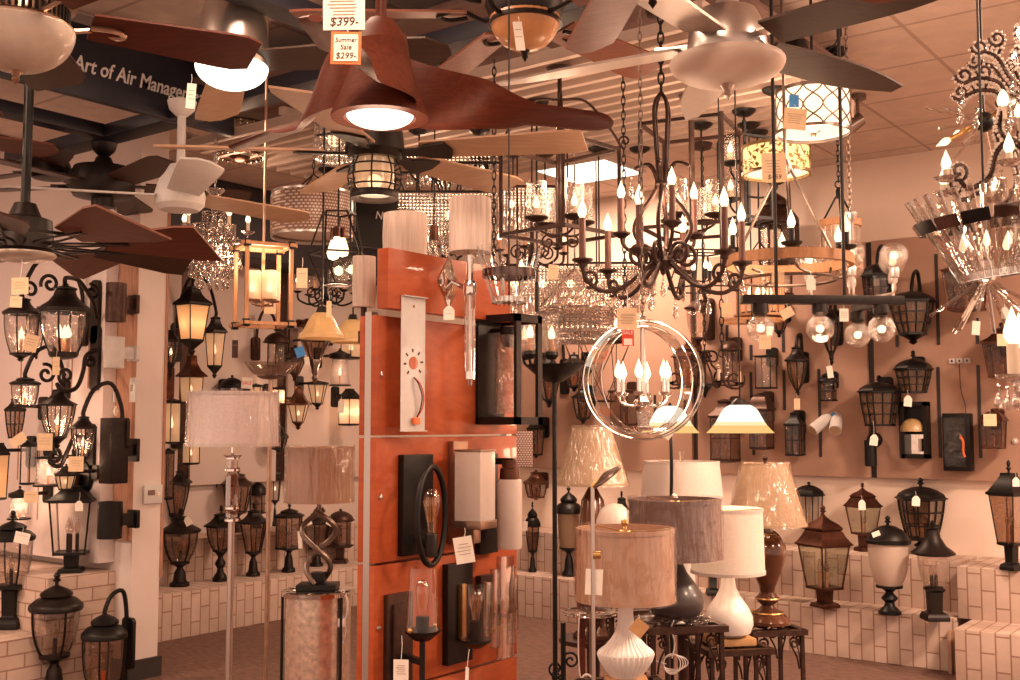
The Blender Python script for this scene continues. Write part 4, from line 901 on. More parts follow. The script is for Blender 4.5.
# ---- white wrapped drum shade floor lamp with acrylic column
d = 4.2; s = d/FPX; p = stand(230, d); Z = lambda y: pxz(y, 230, d)
t = thing('floor_lamp', 'floor lamp with white plastic-wrapped drum shade over a clear acrylic column', 'floor lamp', p, RZC)
drum(t, Z(446), Z(392), 44.5*s, 43.5*s, 'fabric_rose', trim='fabric', wrap=True)
mk('finial', MB().lathe([(0, Z(388)), (.012, Z(388)), (.012, Z(392)), (.004, Z(400)), (0, Z(400))], 10), M['acrylic'], t)
mk('neck', MB().lathe([(0, Z(440)), (.008, Z(440)), (.008, Z(453)), (.035, Z(455)), (.03, Z(457)), (.012, Z(459)), (0, Z(459))], 16), M['chrome'], t)
mk('acrylic_column', MB().lathe([(0, Z(460)), (.021, Z(460)), (.023, Z(468)), (.012, Z(470)), (.02, Z(474)), (.024, Z(476)), (.024, Z(506)), (.012, Z(509)), (.022, Z(512)), (.022, Z(517)), (.01, Z(519)), (0, Z(519))], 6), M['acrylic'], t)
for y in (458, 470, 508, 520): mk('collar', MB().lathe([(0, Z(y)-.005), (.026, Z(y)-.004), (.026, Z(y)+.004), (0, Z(y)+.005)], 16), M['chrome'], t)
mk('pole', MB().tube([(0, 0, Z(520)), (0, 0, .03)], .0125, 14), M['nickel'], t)
mk('base', MB().lathe([(0, .035), (.02, .034), (.13, .022), (.14, .012), (.14, 0), (0, 0)], 32), M['nickel'], t)
# ---- torchiere with silver dish
d = 4.9; s = d/FPX; p = stand(267, d); Z = lambda y: pxz(y, 267, d)
t = thing('floor_lamp', 'slim torchiere floor lamp with an upturned silver glass dish', 'floor lamp', p, RZC)
mk('dish', MB().lathe([(0, Z(379)), (8*s, Z(378.5)), (18*s, Z(374)), (26*s, Z(364)), (27*s, Z(363)), (25.3*s, Z(364)), (17*s, Z(373)), (0, Z(377))], 36), M['greyglass'], t)
mk('dish_shell', MB().lathe([(0, Z(379.6)), (8*s, Z(379)), (14*s, Z(377)), (13.5*s, Z(376.7)), (0, Z(378.6))], 24), M['pewter'], t)
mk('pole', MB().tube([(0, 0, Z(379)), (0, 0, .03)], .0095, 12), M['coppery'], t)
mk('pole_joint', MB().lathe([(0, Z(480)), (.013, Z(480)), (.013, Z(512)), (0, Z(512))], 12), M['coppery'], t)
mk('base', MB().lathe([(0, .035), (.02, .034), (.12, .022), (.13, .012), (.13, 0), (0, 0)], 32), M['coppery'], t)
# ---- twisted table lamp on the mirrored drum pedestal
d = 4.5; s = d/FPX; p = stand(318, d); Z = lambda y: pxz(y, 318, d)
zt = Z(589)
t = thing('pedestal', 'mirror-tiled round drum pedestal under the twisted table lamp', 'pedestal', p, RZC)
mb = MB().lathe([(0, zt), (.135, zt), (.148, zt-.004), (.148, zt-.02), (.135, zt-.024)], 36); mk('top', mb, M['chrome'], t)
M['mosaic'] = prin('mirror_mosaic', (.78, .66, .56), .24, .8, .25, 45)
mk('drum', MB().lathe([(.132, zt-.02), (.132, .05), (.145, .04), (.145, 0), (0, 0)], 28), M['mosaic'], t)
for a in (190, 320, 70): mk('leg', MB().tube([(.14*cos(R(a)), .14*sin(R(a)), zt-.02), (.14*cos(R(a)), .14*sin(R(a)), .02)], .006, 8), M['black'], t)
t = thing('table_lamp', 'table lamp with tan silk wrapped drum shade on a twisted ribbon base', 'table lamp', (p.x, p.y, zt), RZC)
z = lambda y: Z(y)-zt
drum(t, z(502), z(447), 33.5*s, 33*s, 'beige', trim='beige', wrap=True)
for k, ph in enumerate((0, pi)):
    pts = []; rad_ = []
    for i in range(25):
        u = i/24; yy = z(583)+(z(510)-z(583))*u; a = sin(u*pi*2.0+.2)*16*s*(1 if k == 0 else -1)*(.6+.6*u)
        pts.append((a, (8*s)*cos(u*pi*2)*(1 if k == 0 else -1), yy)); rad_.append(.011)
    mk('ribbon', MB().tube(pts, rad_, 8), M['pewter'], t)
mk('base_block', MB().bbox((0, 0, z(578)), (.055, .055, z(572)-z(584)), .003).bbox((0, 0, .012), (.16, .12, .022), .003), M['black'], t)
mk('neck', MB().tube([(0, 0, z(512)), (0, 0, z(500))], .01, 10), M['pewter'], t)
# cord bundle beside the pedestal
pc = at(343, 620, 4.42); t = thing('power_cord', 'white power cord bundle hanging at the side of the mirrored pedestal', 'cord', pc, RZC)
for k, (r, a) in enumerate(((.035, 0), (.03, .5), (.04, -.4))): mk('loop', MB().tube([(r*.45*cos(q)+a*.01, k*.006, .05+r*1.6*sin(q)) for q in [2*pi*i/20 for i in range(21)]], .003, 6), M['wire'], t)
mk('plug', MB().bbox((-.005, 0, -.01), (.03, .025, .035), .006), M['wire'], t)
mk('tail', MB().tube(bez([(0, 0, .0), (.012, 0, -.04), (0, 0, -.09)], 8), .003, 6), M['wire'], t)
# ---- black torchiere
d = 4.3; s = d/FPX; p = stand(555, d); Z = lambda y: pxz(y, 555, d)
t = thing('floor_lamp', 'tall black torchiere floor lamp with a shallow black dish', 'floor lamp', p, RZC)
mk('dish', MB().lathe([(0, Z(383)), (8*s, Z(382)), (20*s, Z(374)), (29*s, Z(366)), (30*s, Z(365)), (28*s, Z(366)), (18*s, Z(372)), (0, Z(378))], 36), M['black'], t)
mk('pole', MB().tube([(0, 0, Z(382)), (0, 0, .03)], .0095, 12), M['black'], t)
mk('base', MB().lathe([(0, .035), (.02, .03), (.08, .02), (.09, .012), (.09, 0), (0, 0)], 32), M['black'], t)
# ---- second thin black pole with scroll foot
d = 4.55; p = stand(559, d); Z = lambda y: pxz(y, 559, d)
t = thing('floor_stand', 'short black iron stand with curled scrolls beside the torchiere pole', 'stand', (p.x+.02, p.y, 0), RZC)
mk('post', MB().tube([(0, 0, Z(622)), (0, 0, 0)], .011, 8), M['black'], t)
for k, (zz, a) in enumerate(((Z(660), 0), (Z(668), pi), (Z(676), 2.0))): mk('scroll', MB().tube(spiral((.03*cos(a), .03*sin(a), zz), .006, .035, a, 1.4, 20), .005, 6), M['black'], t)
# ---- lit bell-glass lamps
def bell(label, px, y0, y1, hw, d, poley, cat, name, pole):
    s = d/FPX; p = stand(px, d); Z = lambda y: pxz(y, px, d); hh = y1-y0
    t = thing(name, label, cat, p, RZC)
    pr = [(0, -.05), (.22, -.035), (.36, .03), (.47, .12), (.545, .24), (.60, .36), (.65, .47), (.71, .60), (.79, .73), (.89, .87), (1, 1)]
    mk('glass_shade', MB().lathe([(hw*s*r, Z(y0+hh*q)) for r, q in pr[:8]], 40), M['bellglow'], t)
    mk('shade_band', MB().lathe([(hw*s*r, Z(y0+hh*q)) for r, q in pr[7:9]], 40), M['bellmid'], t)
    mk('shade_rim', MB().lathe([(hw*s*r, Z(y0+hh*q)) for r, q in pr[8:]], 40), M['belledge'], t)
    if pole: 
        mk('pole', MB().tube(bez([(0, 0, Z(y0+hh*.4)), (0.004, 0, Z(470)), (-.003, 0, Z(560)), (0, 0, .02)], 16), .007, 10), M['black'], t)
        mk('base', MB().lathe([(0, .03), (.07, .02), (.08, 0), (0, 0)], 28), M['black'], t)
        mk('finial', MB().lathe([(0, Z(y0-5)), (.006, Z(y0-3)), (.012, Z(y0)), (0, Z(y0))], 10), M['black'], t)
    lamp(p+Vector((0, 0, Z(y1+1))), 5, .05)
    return t
bell('lit white bell-glass lamp with amber rim on a thin dark pole', 672, 407, 433, 29, 4.32, 0, 'floor lamp', 'floor_lamp', True)
t = bell('lit white bell-glass pendant with amber rim, nearer the wall lanterns', 743, 405, 433, 33.5, 4.8, 0, 'pendant', 'pendant_light', False)
zz = zceil(t.location); mk('cord', MB().tube([(0, 0, pxz(406, 743, 4.8)), (0, 0, zz)], .004, 6), M['bronze'], t); mk('cap', MB().lathe([(0, pxz(398, 743, 4.8)), (.02, pxz(399, 743, 4.8)), (.045, pxz(405, 743, 4.8)), (0, pxz(406, 743, 4.8))], 16), M['bronze'], t)

# ---- wrought iron nest tables
def nest(label, px, pyc, d, w, dp, yaw=0, box=None):
    p = at(px, pyc, d); zt = p.z; t = thing('nesting_table', label, 'side table', (p.x, p.y, 0), RZC+R(yaw))
    fr = MB()
    for sx in (-1, 1): fr.bar((sx*w/2, -dp/2, zt-.01), (sx*w/2, dp/2, zt-.01), .026, .022)
    for sy in (-1, 1): fr.bar((-w/2-.013, sy*dp/2, zt-.01), (w/2+.013, sy*dp/2, zt-.01), .026, .022)
    mk('top_frame', fr, M['brown'], t)
    g = MB()
    for k in range(3):
        for j in range(2): g.tube([(x-w*.3+w*.3*k, y-dp*.22+dp*.44*j, zt-.012) for x, y, _ in spiral((0, 0, 0), .005, w*.15, k, 1.6, 20, (1, 0, 0), (0, 1, 0))], .004, 6)
    g.box((0, 0, zt-.016), (w*.98, .008, .006)).box((0, 0, zt-.016), (.008, dp*.98, .006))
    mk('top_lattice', g, M['iron'], t)
    for sx in (-1, 1):
        for sy in (-1, 1):
            l = mk('leg', MB().bar((sx*w*.47, sy*dp*.47, zt-.02), (sx*w*.49, sy*dp*.49, 0), .015), M['iron'], t)
            for ax in ((1, 0, 0), (0, 1, 0)):
                sg = -sx if ax[0] else -sy
                c = Vector((sx*w*.47, sy*dp*.47, zt))+Vector(ax)*sg*.035
                sc = MB().tube(spiral(c+Vector((0, 0, -.055)), .005, .024, 0, 1.4, 20, ax, (0, 0, 1)), .004, 6).tube(bez([c+Vector((0, 0, -.025)), c+Vector(ax)*sg*.02+Vector((0, 0, -.05)), c+Vector(ax)*(-sg)*.01+Vector((0, 0, -.11)), c+Vector(ax)*(-sg)*.02+Vector((0, 0, -.16))], 14), .004, 6)
                mk('scroll_bracket', sc, M['iron'], l)
    r = MB()
    for sx in (-1, 1): r.bar((sx*w*.485, -dp*.485, .12), (sx*w*.485, dp*.485, .12), .009)
    r.bar((-w*.485, dp*.485, .12), (w*.485, dp*.485, .12), .009); mk('lower_rail_frame', r, M['iron'], t)
    return t, Vector((p.x, p.y, zt+.002))
t1, q1 = nest('tallest wrought iron nesting table under the dark teardrop lamp', 676, 621, 4.05, .27, .24, 12)
t2, q2 = nest('lower wrought iron nesting table under the white teardrop lamp', 729, 644, 4.30, .24, .22, 12)
t3, q3 = nest('wrought iron nesting table under the amber brown urn lamp', 768, 626, 4.75, .22, .22, 12)
t4, q4 = nest('wrought iron nesting table standing behind the fluted white lamp', 628, 606, 4.6, .26, .22, 20)
t5, q5 = nest('low wrought iron table at the bottom edge under the fluted white lamp', 626, 686, 3.45, .24, .22, 8)
def tear(par, zb, h, r, mat, n=36, foot=.6):
    mk('lamp_base', MB().lathe([(0, zb), (r*foot, zb), (r*.8, zb+h*.04), (r*.97, zb+h*.16), (r, zb+h*.26), (r*.93, zb+h*.38), (r*.66, zb+h*.55), (r*.4, zb+h*.7), (r*.27, zb+h*.84), (r*.22, zb+h*1.0), (0, zb+h)], n), M[mat], par)
def tlamp(label, q, d): return thing('table_lamp', label, 'table lamp', q, RZC)
# dark teardrop
s = 4.05/FPX; t = tlamp('dark grey teardrop table lamp with a grey-brown wrapped linen drum shade', q1, 4.05); z = lambda y, px=678: pxz(y, px, 4.05)-q1.z
t.location.z += .012
tear(t, 0, z(556), 28*s, 'ceramic_black')
drum(t, z(561), z(502), 46*s, 45*s, 'grey_linen', trim='grey_linen', wrap=True)
mk('finial', MB().lathe([(0, z(497)), (.01, z(498)), (.013, z(501)), (.004, z(503)), (0, z(503))], 12), M['nickel'], t)
mk('harp', MB().tube([(0, 0, z(556)), (0, 0, z(502))], .004, 6), M['nickel'], t)
t = thing('plastic_bag', 'crumpled clear plastic wrapping around the foot of the dark teardrop lamp', 'plastic wrap', q1, RZC)
mb = MB(); rr = random.Random(3); vs = []; fs = []
for i in range(5):
    for j in range(40):
        a = 2*pi*j/40; r = .075+.03*i; vs.append((r*cos(a)*(1+.05*rr.random()), r*sin(a)*.9, .004+max(0, .035*rr.random()*(1-abs(i-2)/2.6))))
for i in range(4):
    for j in range(40): fs.append((i*40+j, i*40+(j+1) % 40, (i+1)*40+(j+1) % 40, (i+1)*40+j))
mk('film', mb.add(vs, fs).xf(Matrix.Scale(.72, 4)), M['wrap'], t)
# white teardrop on a card box
s = 4.3/FPX; t = thing('cardboard_box', 'flat brown card box raising the white teardrop lamp', 'box', q2, RZC+R(12))
mk('carton', MB().bbox((0, .01, .014), (.17, .15, .027), .003), M['sleevebox'], t)
t = tlamp('white teardrop table lamp with a lit white linen drum shade', q2+Vector((0, 0, .029)), 4.3); z = lambda y: pxz(y, 730, 4.3)-q2.z-.029
mk('lamp_base', MB().lathe([(0, 0), (14*s, 0), (21*s, z(632)), (24*s, z(624)), (23.5*s, z(616)), (19*s, z(606)), (12.5*s, z(597)), (8*s, z(588)), (6.5*s, z(578)), (6*s, z(568)), (0, z(568))], 40), M['ceramic_white'], t)
drum(t, z(573), z(508), 36*s, 34.5*s, 'litfabric', trim='fabric')
mk('neck', MB().tube([(0, 0, z(571)), (0, 0, z(510))], .008, 8), M['chrome'], t)
lamp(q2+Vector((0, 0, z(530))), 4, .05)
# amber urn with cone shade
s = 4.75/FPX; t = tlamp('amber brown urn table lamp with a tan cone shade in plastic wrap', q3, 4.75); z = lambda y: pxz(y, 764, 4.75)-q3.z
mk('lamp_base', MB().lathe([(0, z(623)), (22*s, z(623)), (22*s, z(620)), (17*s, z(614)), (8*s, z(608)), (6*s, z(605)), (11*s, z(600)), (11*s, z(597)), (7*s, z(592)), (8*s, z(586)), (14*s, z(572)), (19*s, z(555)), (18.5*s, z(545)), (12*s, z(536)), (6*s, z(532)), (6*s, z(524)), (0, z(524))], 30), M['amber_ceramic'], t)
for y, r in ((598, 11.6), (612, 15.5), (534, 9)): mk('collar_ring', MB().ring((0, 0, z(y)), r*s, .004, 28, 6), M['brass'], t)
drum(t, z(525), z(463), 39*s, 22*s, 'tan', trim='tan', wrap=True)
mk('finial', MB().lathe([(0, z(455)), (.012, z(456)), (.014, z(458)), (.006, z(461)), (.008, z(464)), (0, z(464))], 12), M['brown'], t)
# fluted white lamp, silk drum
s = 3.45/FPX; t = tlamp('fluted white fan-shaped table lamp with a beige silk wrapped drum shade', q5+Vector((0, 0, .0)), 3.45); z = lambda y: pxz(y, 625, 3.45)-q5.z
mk('foot', MB().bbox((0, 0, z(678)/2), (.13, .08, max(.02, z(676))), .004), M['oak'], t)
out = [(0, 681), (13, 679), (21, 669), (26, 661), (28.5, 653.5), (26.5, 650), (20, 645), (14.5, 638.5), (10.5, 632), (8.5, 625), (7.6, 614), (7.6, 600)]
fl = [(0, z(679))]+[(r*s, z(y)) for r, y in out[1:]]+[(0, z(600))]
mb = MB(); n = 192
mb.lathe(fl, n)
k = 0
for v in mb.v:
    r = hypot(v.x, v.y)
    if r > 1e-4: a = atan2(v.y, v.x); f = 1-.04*(abs(sin(a*16)))**.5; v.x *= f; v.y *= f*.8
mk('lamp_base', mb, M['ceramic_white'], t)
drum(t, z(600), z(528), 48.5*s, 47.5*s, 'beige', trim='beige', wrap=True)
mk('finial', MB().lathe([(0, z(519)), (.009, z(520)), (.012, z(523)), (.005, z(526)), (.008, z(529)), (0, z(529))], 12), M['brass'], t)
# cone shade in plastic wrap at the middle
d = 4.9; s = d/FPX; p = stand(593, d); zt = .62
t = tlamp('table lamp with big tan cone shade in torn plastic wrap beside the torchiere', (p.x, p.y, zt), d); z = lambda y: pxz(y, 593, d)-zt
drum(t, z(485), z(427), 36*s, 19*s, 'tan', trim='tan', wrap=True)
mk('lamp_base', MB().lathe([(0, 0), (.09, 0), (.09, .02), (.05, .05), (.075, .16), (.08, .24), (.05, z(500)), (.015, z(486)), (0, z(486))], 28), M['amber_ceramic'], t)
tb = thing('side_table', 'small dark side table behind the chrome reading lamp', 'side table', (p.x, p.y, 0), RZC)
mk('top', MB().lathe([(0, zt-.02), (.15, zt-.02), (.15, zt-.001), (0, zt-.001)], 28), M['walnut_dark'], tb); mk('pedestal', MB().lathe([(.13, 0), (.13, .02), (.03, .05), (.025, .3), (.03, zt-.02), (0, zt-.02)], 20), M['walnut_dark'], tb)
# big white drum lamp
d = 5.2; s = d/FPX; p = stand(683, d); zt = .62
t = tlamp('table lamp with wide off-white tapered shade and small clear finial', (p.x, p.y, zt), d); z = lambda y: pxz(y, 683, d)-zt
drum(t, z(520), z(461), 43*s, 37*s, 'fabric', trim='fabric')
mk('finial', MB().lathe([(0, z(450)), (.016, z(450)), (.012, z(455)), (.008, z(461)), (0, z(462))], 12), M['acrylic'], t)
mk('lamp_base', MB().lathe([(0, 0), (.08, 0), (.08, .02), (.03, .05), (.06, .2), (.03, z(522)), (0, z(520))], 28), M['ceramic_white'], t)
tb = thing('side_table', 'dark side table hidden behind the grey drum shade', 'side table', (p.x, p.y, 0), RZC)
mk('top', MB().lathe([(0, zt-.02), (.16, zt-.02), (.16, zt-.001), (0, zt-.001)], 28), M['walnut_dark'], tb); mk('pedestal', MB().lathe([(.13, 0), (.13, .02), (.03, .05), (.025, .3), (.03, zt-.02), (0, zt-.02)], 20), M['walnut_dark'], tb)
# dome-topped white lamp
s = 4.6/FPX; t = tlamp('small table lamp with a rounded white dome shade', q4, 4.6); z = lambda y: pxz(y, 614, 4.6)-q4.z
off = Vector((-13*s, 0, 0))
mk('dome_shade', MB().lathe([(18*s, z(541)), (18.5*s, z(530)), (17.5*s, z(520)), (14*s, z(510)), (8*s, z(504.5)), (0, z(503))], 32, off), M['opal'], t)
mk('lamp_base', MB().lathe([(0, 0), (.06, 0), (.06, .015), (.02, .03), (.015, z(541)), (0, z(538))], 24, off), M['nickel'], t)
# chrome reading lamp
d = 3.2; s = d/FPX; p = stand(593, d); Z = lambda y: pxz(y, 593, d)
t = thing('floor_lamp', 'slim chrome reading floor lamp with a small tilted round head', 'floor lamp', p, RZC)
mk('pole', MB().tube([(0, 0, Z(486)), (0, 0, .02)], .006, 10), M['nickel'], t)
hd = MB().lathe([(0, .012), (.014, .01), (.05, 0), (.052, -.004), (.048, -.008), (0, -.004)], 24)
mk('head', hd.xf(Matrix.Translation((14*s, 0, Z(476))) @ Matrix.Rotation(R(-38), 4, 'Y')), M['pewter'], t)
mk('joint', MB().tube([(0, 0, Z(487)), (4*s, 0, Z(483)), (9*s, 0, Z(479))], .007, 8), M['brass'], t)
mk('knob', MB().lathe([(0, 0), (.012, 0), (.012, .022), (0, .022)], 12).xf(Matrix.Translation((0, 0, Z(555))) @ Matrix.Rotation(R(90), 4, 'Y')), M['brass'], t)
mk('base', MB().lathe([(0, .02), (.07, .015), (.08, 0), (0, 0)], 28), M['nickel'], t)
# clear round glass table
d = 4.15; p = stand(590, d); Z = lambda y: pxz(y, 590, d)
t = thing('glass_table', 'little round glass-topped table on a wooden post by the reading lamp', 'side table', p, RZC)
mk('top', MB().lathe([(0, Z(613)-.004), (.095, Z(613)-.004), (.10, Z(613)), (.10, Z(613)+.006), (.095, Z(613)+.008), (0, Z(613)+.008)], 32), M['acrylic'], t)
mk('rim', MB().ring((0, 0, Z(613)), .101, .004, 36, 6), M['chrome'], t)
mk('post', MB().bar((-.03, 0, Z(614)), (-.03, 0, 0), .022), M['walnut'], t); mk('metal_post', MB().tube([(.01, .02, Z(614)), (.01, .02, 0)], .012, 10), M['nickel'], t)
mk('base', MB().lathe([(0, .02), (.09, .016), (.1, 0), (0, 0)], 28), M['walnut_dark'], t)
# loose cords under the tables
pc = at(672, 664, 3.95); t = thing('power_cord', 'tangled white lamp cord hanging under the tallest nesting table', 'cord', pc, RZC)
for k in range(4): mk('loop', MB().tube([(.03*cos(q)*(1+.2*k)+.004*k, .008*k, .035*sin(q)*(1-.1*k)) for q in [2*pi*i/22 for i in range(23)]], .0022, 6), M['wire'], t)
mk('tail', MB().tube(bez([(0, 0, .02), (.01, .0, .07), (.0, .01, .12), (.008, 0, .15)], 12), .0025, 6), M['wire'], t)
mk('run', MB().tube(bez([(-.02, 0, .0), (-.07, 0, .015), (-.11, .01, .03), (-.13, .01, -.01), (-.08, .01, -.03)], 16), .002, 6), M['wire'], t)
pc = at(588, 640, 4.02); t = thing('power_cord', 'white cord falling beside the round glass table post', 'cord', pc, RZC)
mk('run', MB().tube(bez([(-.03, 0, .10), (-.035, 0, 0), (-.03, 0, -.12), (-.01, 0, -.2)], 16), .0025, 6), M['wire'], t)
mk('loop', MB().tube([(.02*cos(q)-.005, .004, .028*sin(q)-.15) for q in [2*pi*i/18 for i in range(19)]], .004, 6), M['wire'], t)
# ================================================================ CHERRY DISPLAY PANEL AND ITS SCONCES
PX = -2.37; PO = Vector((PX, 2.47, 0))
t = thing('display_panel', 'free-standing cherry wood display panel with metal posts in the middle of the shop', 'display panel', PO, R(90))
for z0, z1 in ((.345, .727), (.735, 1.117), (1.125, 1.507), (1.515, 1.888)):
    mk('board', MB().bbox((.365, .011, (z0+z1)/2), (.73, .022, z1-z0), .002), M['panelwood'], t)
    mk('board', MB().bbox((.365, .061, (z0+z1)/2), (.73, .022, z1-z0), .002), M['panelwood'], t)
mk('top_board', MB().bbox((.315, -.024, 2.001), (.63, .047, .188), .002), M['panelwood'], t)
for x in (.016, .714): mk('post', MB().box((x, .036, .95), (.03, .027, 1.9)), M['nickel'], t)
mk('foot', MB().bbox((.016, .036, .02), (.05, .4, .04), .004), M['nickel'], t); mk('foot', MB().bbox((.714, .036, .02), (.05, .4, .04), .004), M['nickel'], t)
mk('bottom_rail', MB().box((.365, .036, .33), (.68, .02, .03)), M['nickel'], t)
def PL(px, py, out=0): q = onX(px, py, PX+out)-PO; return Vector((q.y, -q.x, q.z))      # local point on the panel face
for px, py in ((381, 374), (380, 497), (378, 628)): mk('bolt', MB().lathe([(0, 0), (.008, 0), (.007, .006), (0, .009)], 12, ).xf(Matrix.Translation(PL(px, py)) @ Matrix.Rotation(R(90), 4, 'X')), M['chrome'], t)
for zz in (1.895, 1.885): pass
def onp(name, label, px, py, out=0, cat='wall sconce'):
    out = out or .0015
    q = onX(px, py, PX+out); return thing(name, label, cat, q, R(90)), q
def W2(px, py, px2, py2, out=0): a, b = onX(px, py, PX+out), onX(px2, py2, PX+out); return b.y-a.y, a.z-b.z
# white fixture plate with sun cut-out
t, q = onp('fixture_plate', 'white metal fixture plate with a sun-shaped cut-out and hanging wires', 413, 363, .052, 'fixture plate')
w, _ = W2(401, 363, 425, 363, .05); z0 = onX(413, 431, PX+.05).z-q.z; z1 = onX(413, 297, PX+.05).z-q.z
mb = MB().bbox((0, 0, (z0+z1)/2), (w, .003, z1-z0), .001).box((0, -.006, z1), (w, .014, .003)).box((0, -.006, z0), (w, .014, .003)); mk('plate', mb, M['white_paint'], t)
mk('sun_opening', MB().lathe([(0, 0), (.020, 0), (.020, .001), (0, .001)], 24).xf(Matrix.Translation((0, -.0025, 0)) @ Matrix.Rotation(R(90), 4, 'X')), M['panelwood'], t)
mb = MB()
for k in range(8):
    a = 2*pi*k/8+.1
    if k == 6: continue
    mb.bar((.034*cos(a), -.0025, .034*sin(a)), (.045*cos(a), -.0025, .045*sin(a)), .001, .006)
mk('sun_ray_pattern', mb, M['ink'], t)
mk('screw', MB().ball((.0, -.003, z1-.03), .004), M['brass'], t)
for m_, dx, nm in (('black', 0, 'black_wire'), ('red', .008, 'red_wire')): mk(nm, MB().tube(bez([(0, -.004, -.045), (.008+dx, -.016, -.065), (.024+dx, -.018, -.105), (.022+dx, -.012, -.145), (.010, -.008, -.172)], 20), .0022, 6), M[m_], t)
mk('connector', MB().bbox((.006, -.01, -.182), (.028, .012, .022), .003, ).xf(Matrix.Rotation(R(0), 4, 'Y')), M['orange'], t)
# open box lantern sconce
t, q = onp('box_sconce', 'dark bronze open box lantern sconce with a seeded glass cylinder on the cherry panel', 489, 371, 0)
w, dd, hh = .15, .17, .375
mk('back_plate', MB().bbox((0, -.006, 0), (w, .012, hh), .002), M['bronze'], t)
fr = MB(); e = .026
for x in (-1, 1):
    fr.box((x*(w/2-e/2), -dd, 0), (e, .012, hh))
    for z in (-1, 1): fr.box((x*(w/2-.006), -dd/2, z*(hh/2-e/2)), (.012, dd, e))
for z in (-1, 1): fr.box((0, -dd, z*(hh/2-e/2)), (w, .012, e))
mk('box_frame', fr, M['bronze'], t)
mk('glass_cylinder', MB().lathe([(.048, -.15), (.048, .12), (.044, .12), (.044, -.15)], 28, (0, -dd/2, 0)), M['seeded'], t)
mk('socket', MB().lathe([(0, .15), (.03, .15), (.03, .10), (.015, .08), (0, .08)], 16, (0, -dd/2, 0)).tube([(0, -.012, .14), (0, -dd/2, .14)], .008, 8), M['bronze'], t)
mk('filament_bulb', MB().lathe([(0, .08), (.012, .08), (.014, .05), (.022, .0), (.014, -.03), (0, -.04)], 14, (0, -dd/2, 0)), M['seeded'], t)
# tall chrome torch sconce with string drum shade
def stringshade(par, c, r, h):
    s_ = mk('string_shade', MB().lathe([(r, -h/2), (r*1.03, 0), (r, h/2), (r-.003, h/2), (r-.003, -h/2)], 36, c), M['stringy'], par)
    return s_
M['stringy'] = prin('pleated_string_fabric', (.80, .68, .60), .8, 0, .16, 42, .5, 60, stretch=(3, 3, .12), trans=.3)
t, q = onp('torch_sconce', 'tall chrome and acrylic torch sconce with a pleated string drum shade on the cherry panel', 470, 283, .15)
s = dep(q)/FPX; z = lambda y: (283-y)*s
stringshade(t, (0, 0, z(224.5)), 21*s, 55*s)
mk('stem', MB().tube([(0, 0, z(250)), (0, 0, z(283))], .011, 14), M['chrome'], t)
mk('collar', MB().lathe([(0, z(281)), (.018, z(281)), (.022, z(285)), (.022, z(292)), (.018, z(296)), (0, z(296))], 18), M['chrome'], t)
mk('acrylic_column', MB().lathe([(.019, z(296)), (.019, z(373)), (0, z(373))], 18), M['acrylic'], t)
mk('core', MB().tube([(0, 0, z(296)), (0, 0, z(373))], .007, 10), M['mirror'], t)
mk('end_cap', MB().lathe([(0, z(372)), (.019, z(372)), (.019, z(380)), (.009, z(381)), (.006, z(386)), (0, z(387))], 16), M['chrome'], t)
dv = onX(449, 282, PX+.05)-q
dl = Vector((dv.y, -dv.x, dv.z)); mb = MB(); a, b = .055, .088
mb.add([dl+Vector((-a, 0, 0)), dl+Vector((0, 0, b)), dl+Vector((a, 0, 0)), dl+Vector((0, 0, -b)), dl+Vector((0, -.02, 0))], [(0, 1, 4), (1, 2, 4), (2, 3, 4), (3, 0, 4), (3, 2, 1, 0)])
mk('diamond_plate', mb, M['mirror'], t)
mk('arm', MB().tube([dl+Vector((0, -.015, 0)), Vector((0, 0, z(290)))], .008, 8), M['chrome'], t)
for lab, px, py, dq, r, h in (('string drum sconce showing above the cherry top board', 405, 237, 3.85, 22, 46), ('string drum sconce left of the cherry top board on the panel back', 364, 282, 3.62, 11.5, 51)):
    p = at(px, py, dq); t = thing('torch_sconce', lab, 'wall sconce', p, R(90)); s = dq/FPX
    stringshade(t, (0, 0, 0), r*s, h*s); mk('stem', MB().tube([(0, 0, -h*s/2), (0, 0, -h*s/2-.14)], .01, 12), M['brown'], t)
    mk('arm', MB().tube([(0, 0, -h*s/2-.10), (0, -(PX-.076-p.x), -h*s/2-.10)], .007, 8), M['brown'], t)
    mk('collar', MB().lathe([(0, -h*s/2-.12), (.018, -h*s/2-.12), (.018, -h*s/2-.08), (0, -h*s/2-.08)], 14), M['brown'], t)
# hoop sconce with filament bulb
def edison(par, c, h=.115, r=.024, mat='bulbglass'):
    c = Vector(c); b = mk('filament_bulb', MB().lathe([(.012, 0), (.013, h*.12), (.018, h*.35), (r, h*.68), (r*.9, h*.85), (r*.5, h*.97), (0, h)], 18, c), M[mat], par)
    f = MB()
    for k in range(6): f.tube([c+Vector((.008*cos(k*1.05), .008*sin(k*1.05), h*.25)), c+Vector((.012*cos(k*1.05+.5), .012*sin(k*1.05+.5), h*.8))], .0008, 4)
    mk('filament_mesh', f, M['brass'], b); return b
M['bulbglass'] = glass('filament_bulb_glass', (1, .86, .74), .7, .03, base=.08)
t, q = onp('hoop_sconce', 'black hoop sconce with filament bulb on a tall black plate', 413, 504, 0)
mk('back_plate', MB().bbox((0, -.012, 0), (.142, .024, .315), .002), M['black'], t)
mk('hoop', MB().tube([(-.025+.09*cos(a), -.10+.02*cos(a), -.03+.152*sin(a)) for a in [2*pi*i/44 for i in range(44)]], .0095, 10, True), M['black'], t)
mk('socket', MB().lathe([(0, -.16), (.02, -.155), (.02, -.09), (.017, -.085), (0, -.085)], 18, (-.025, -.10, 0)), M['bronze'], t)
edison(t, (-.025, -.10, -.085), .14, .028)
mk('arm', MB().tube([(0, -.02, -.10), (-.025, -.10, -.14)], .009, 8), M['black'], t)
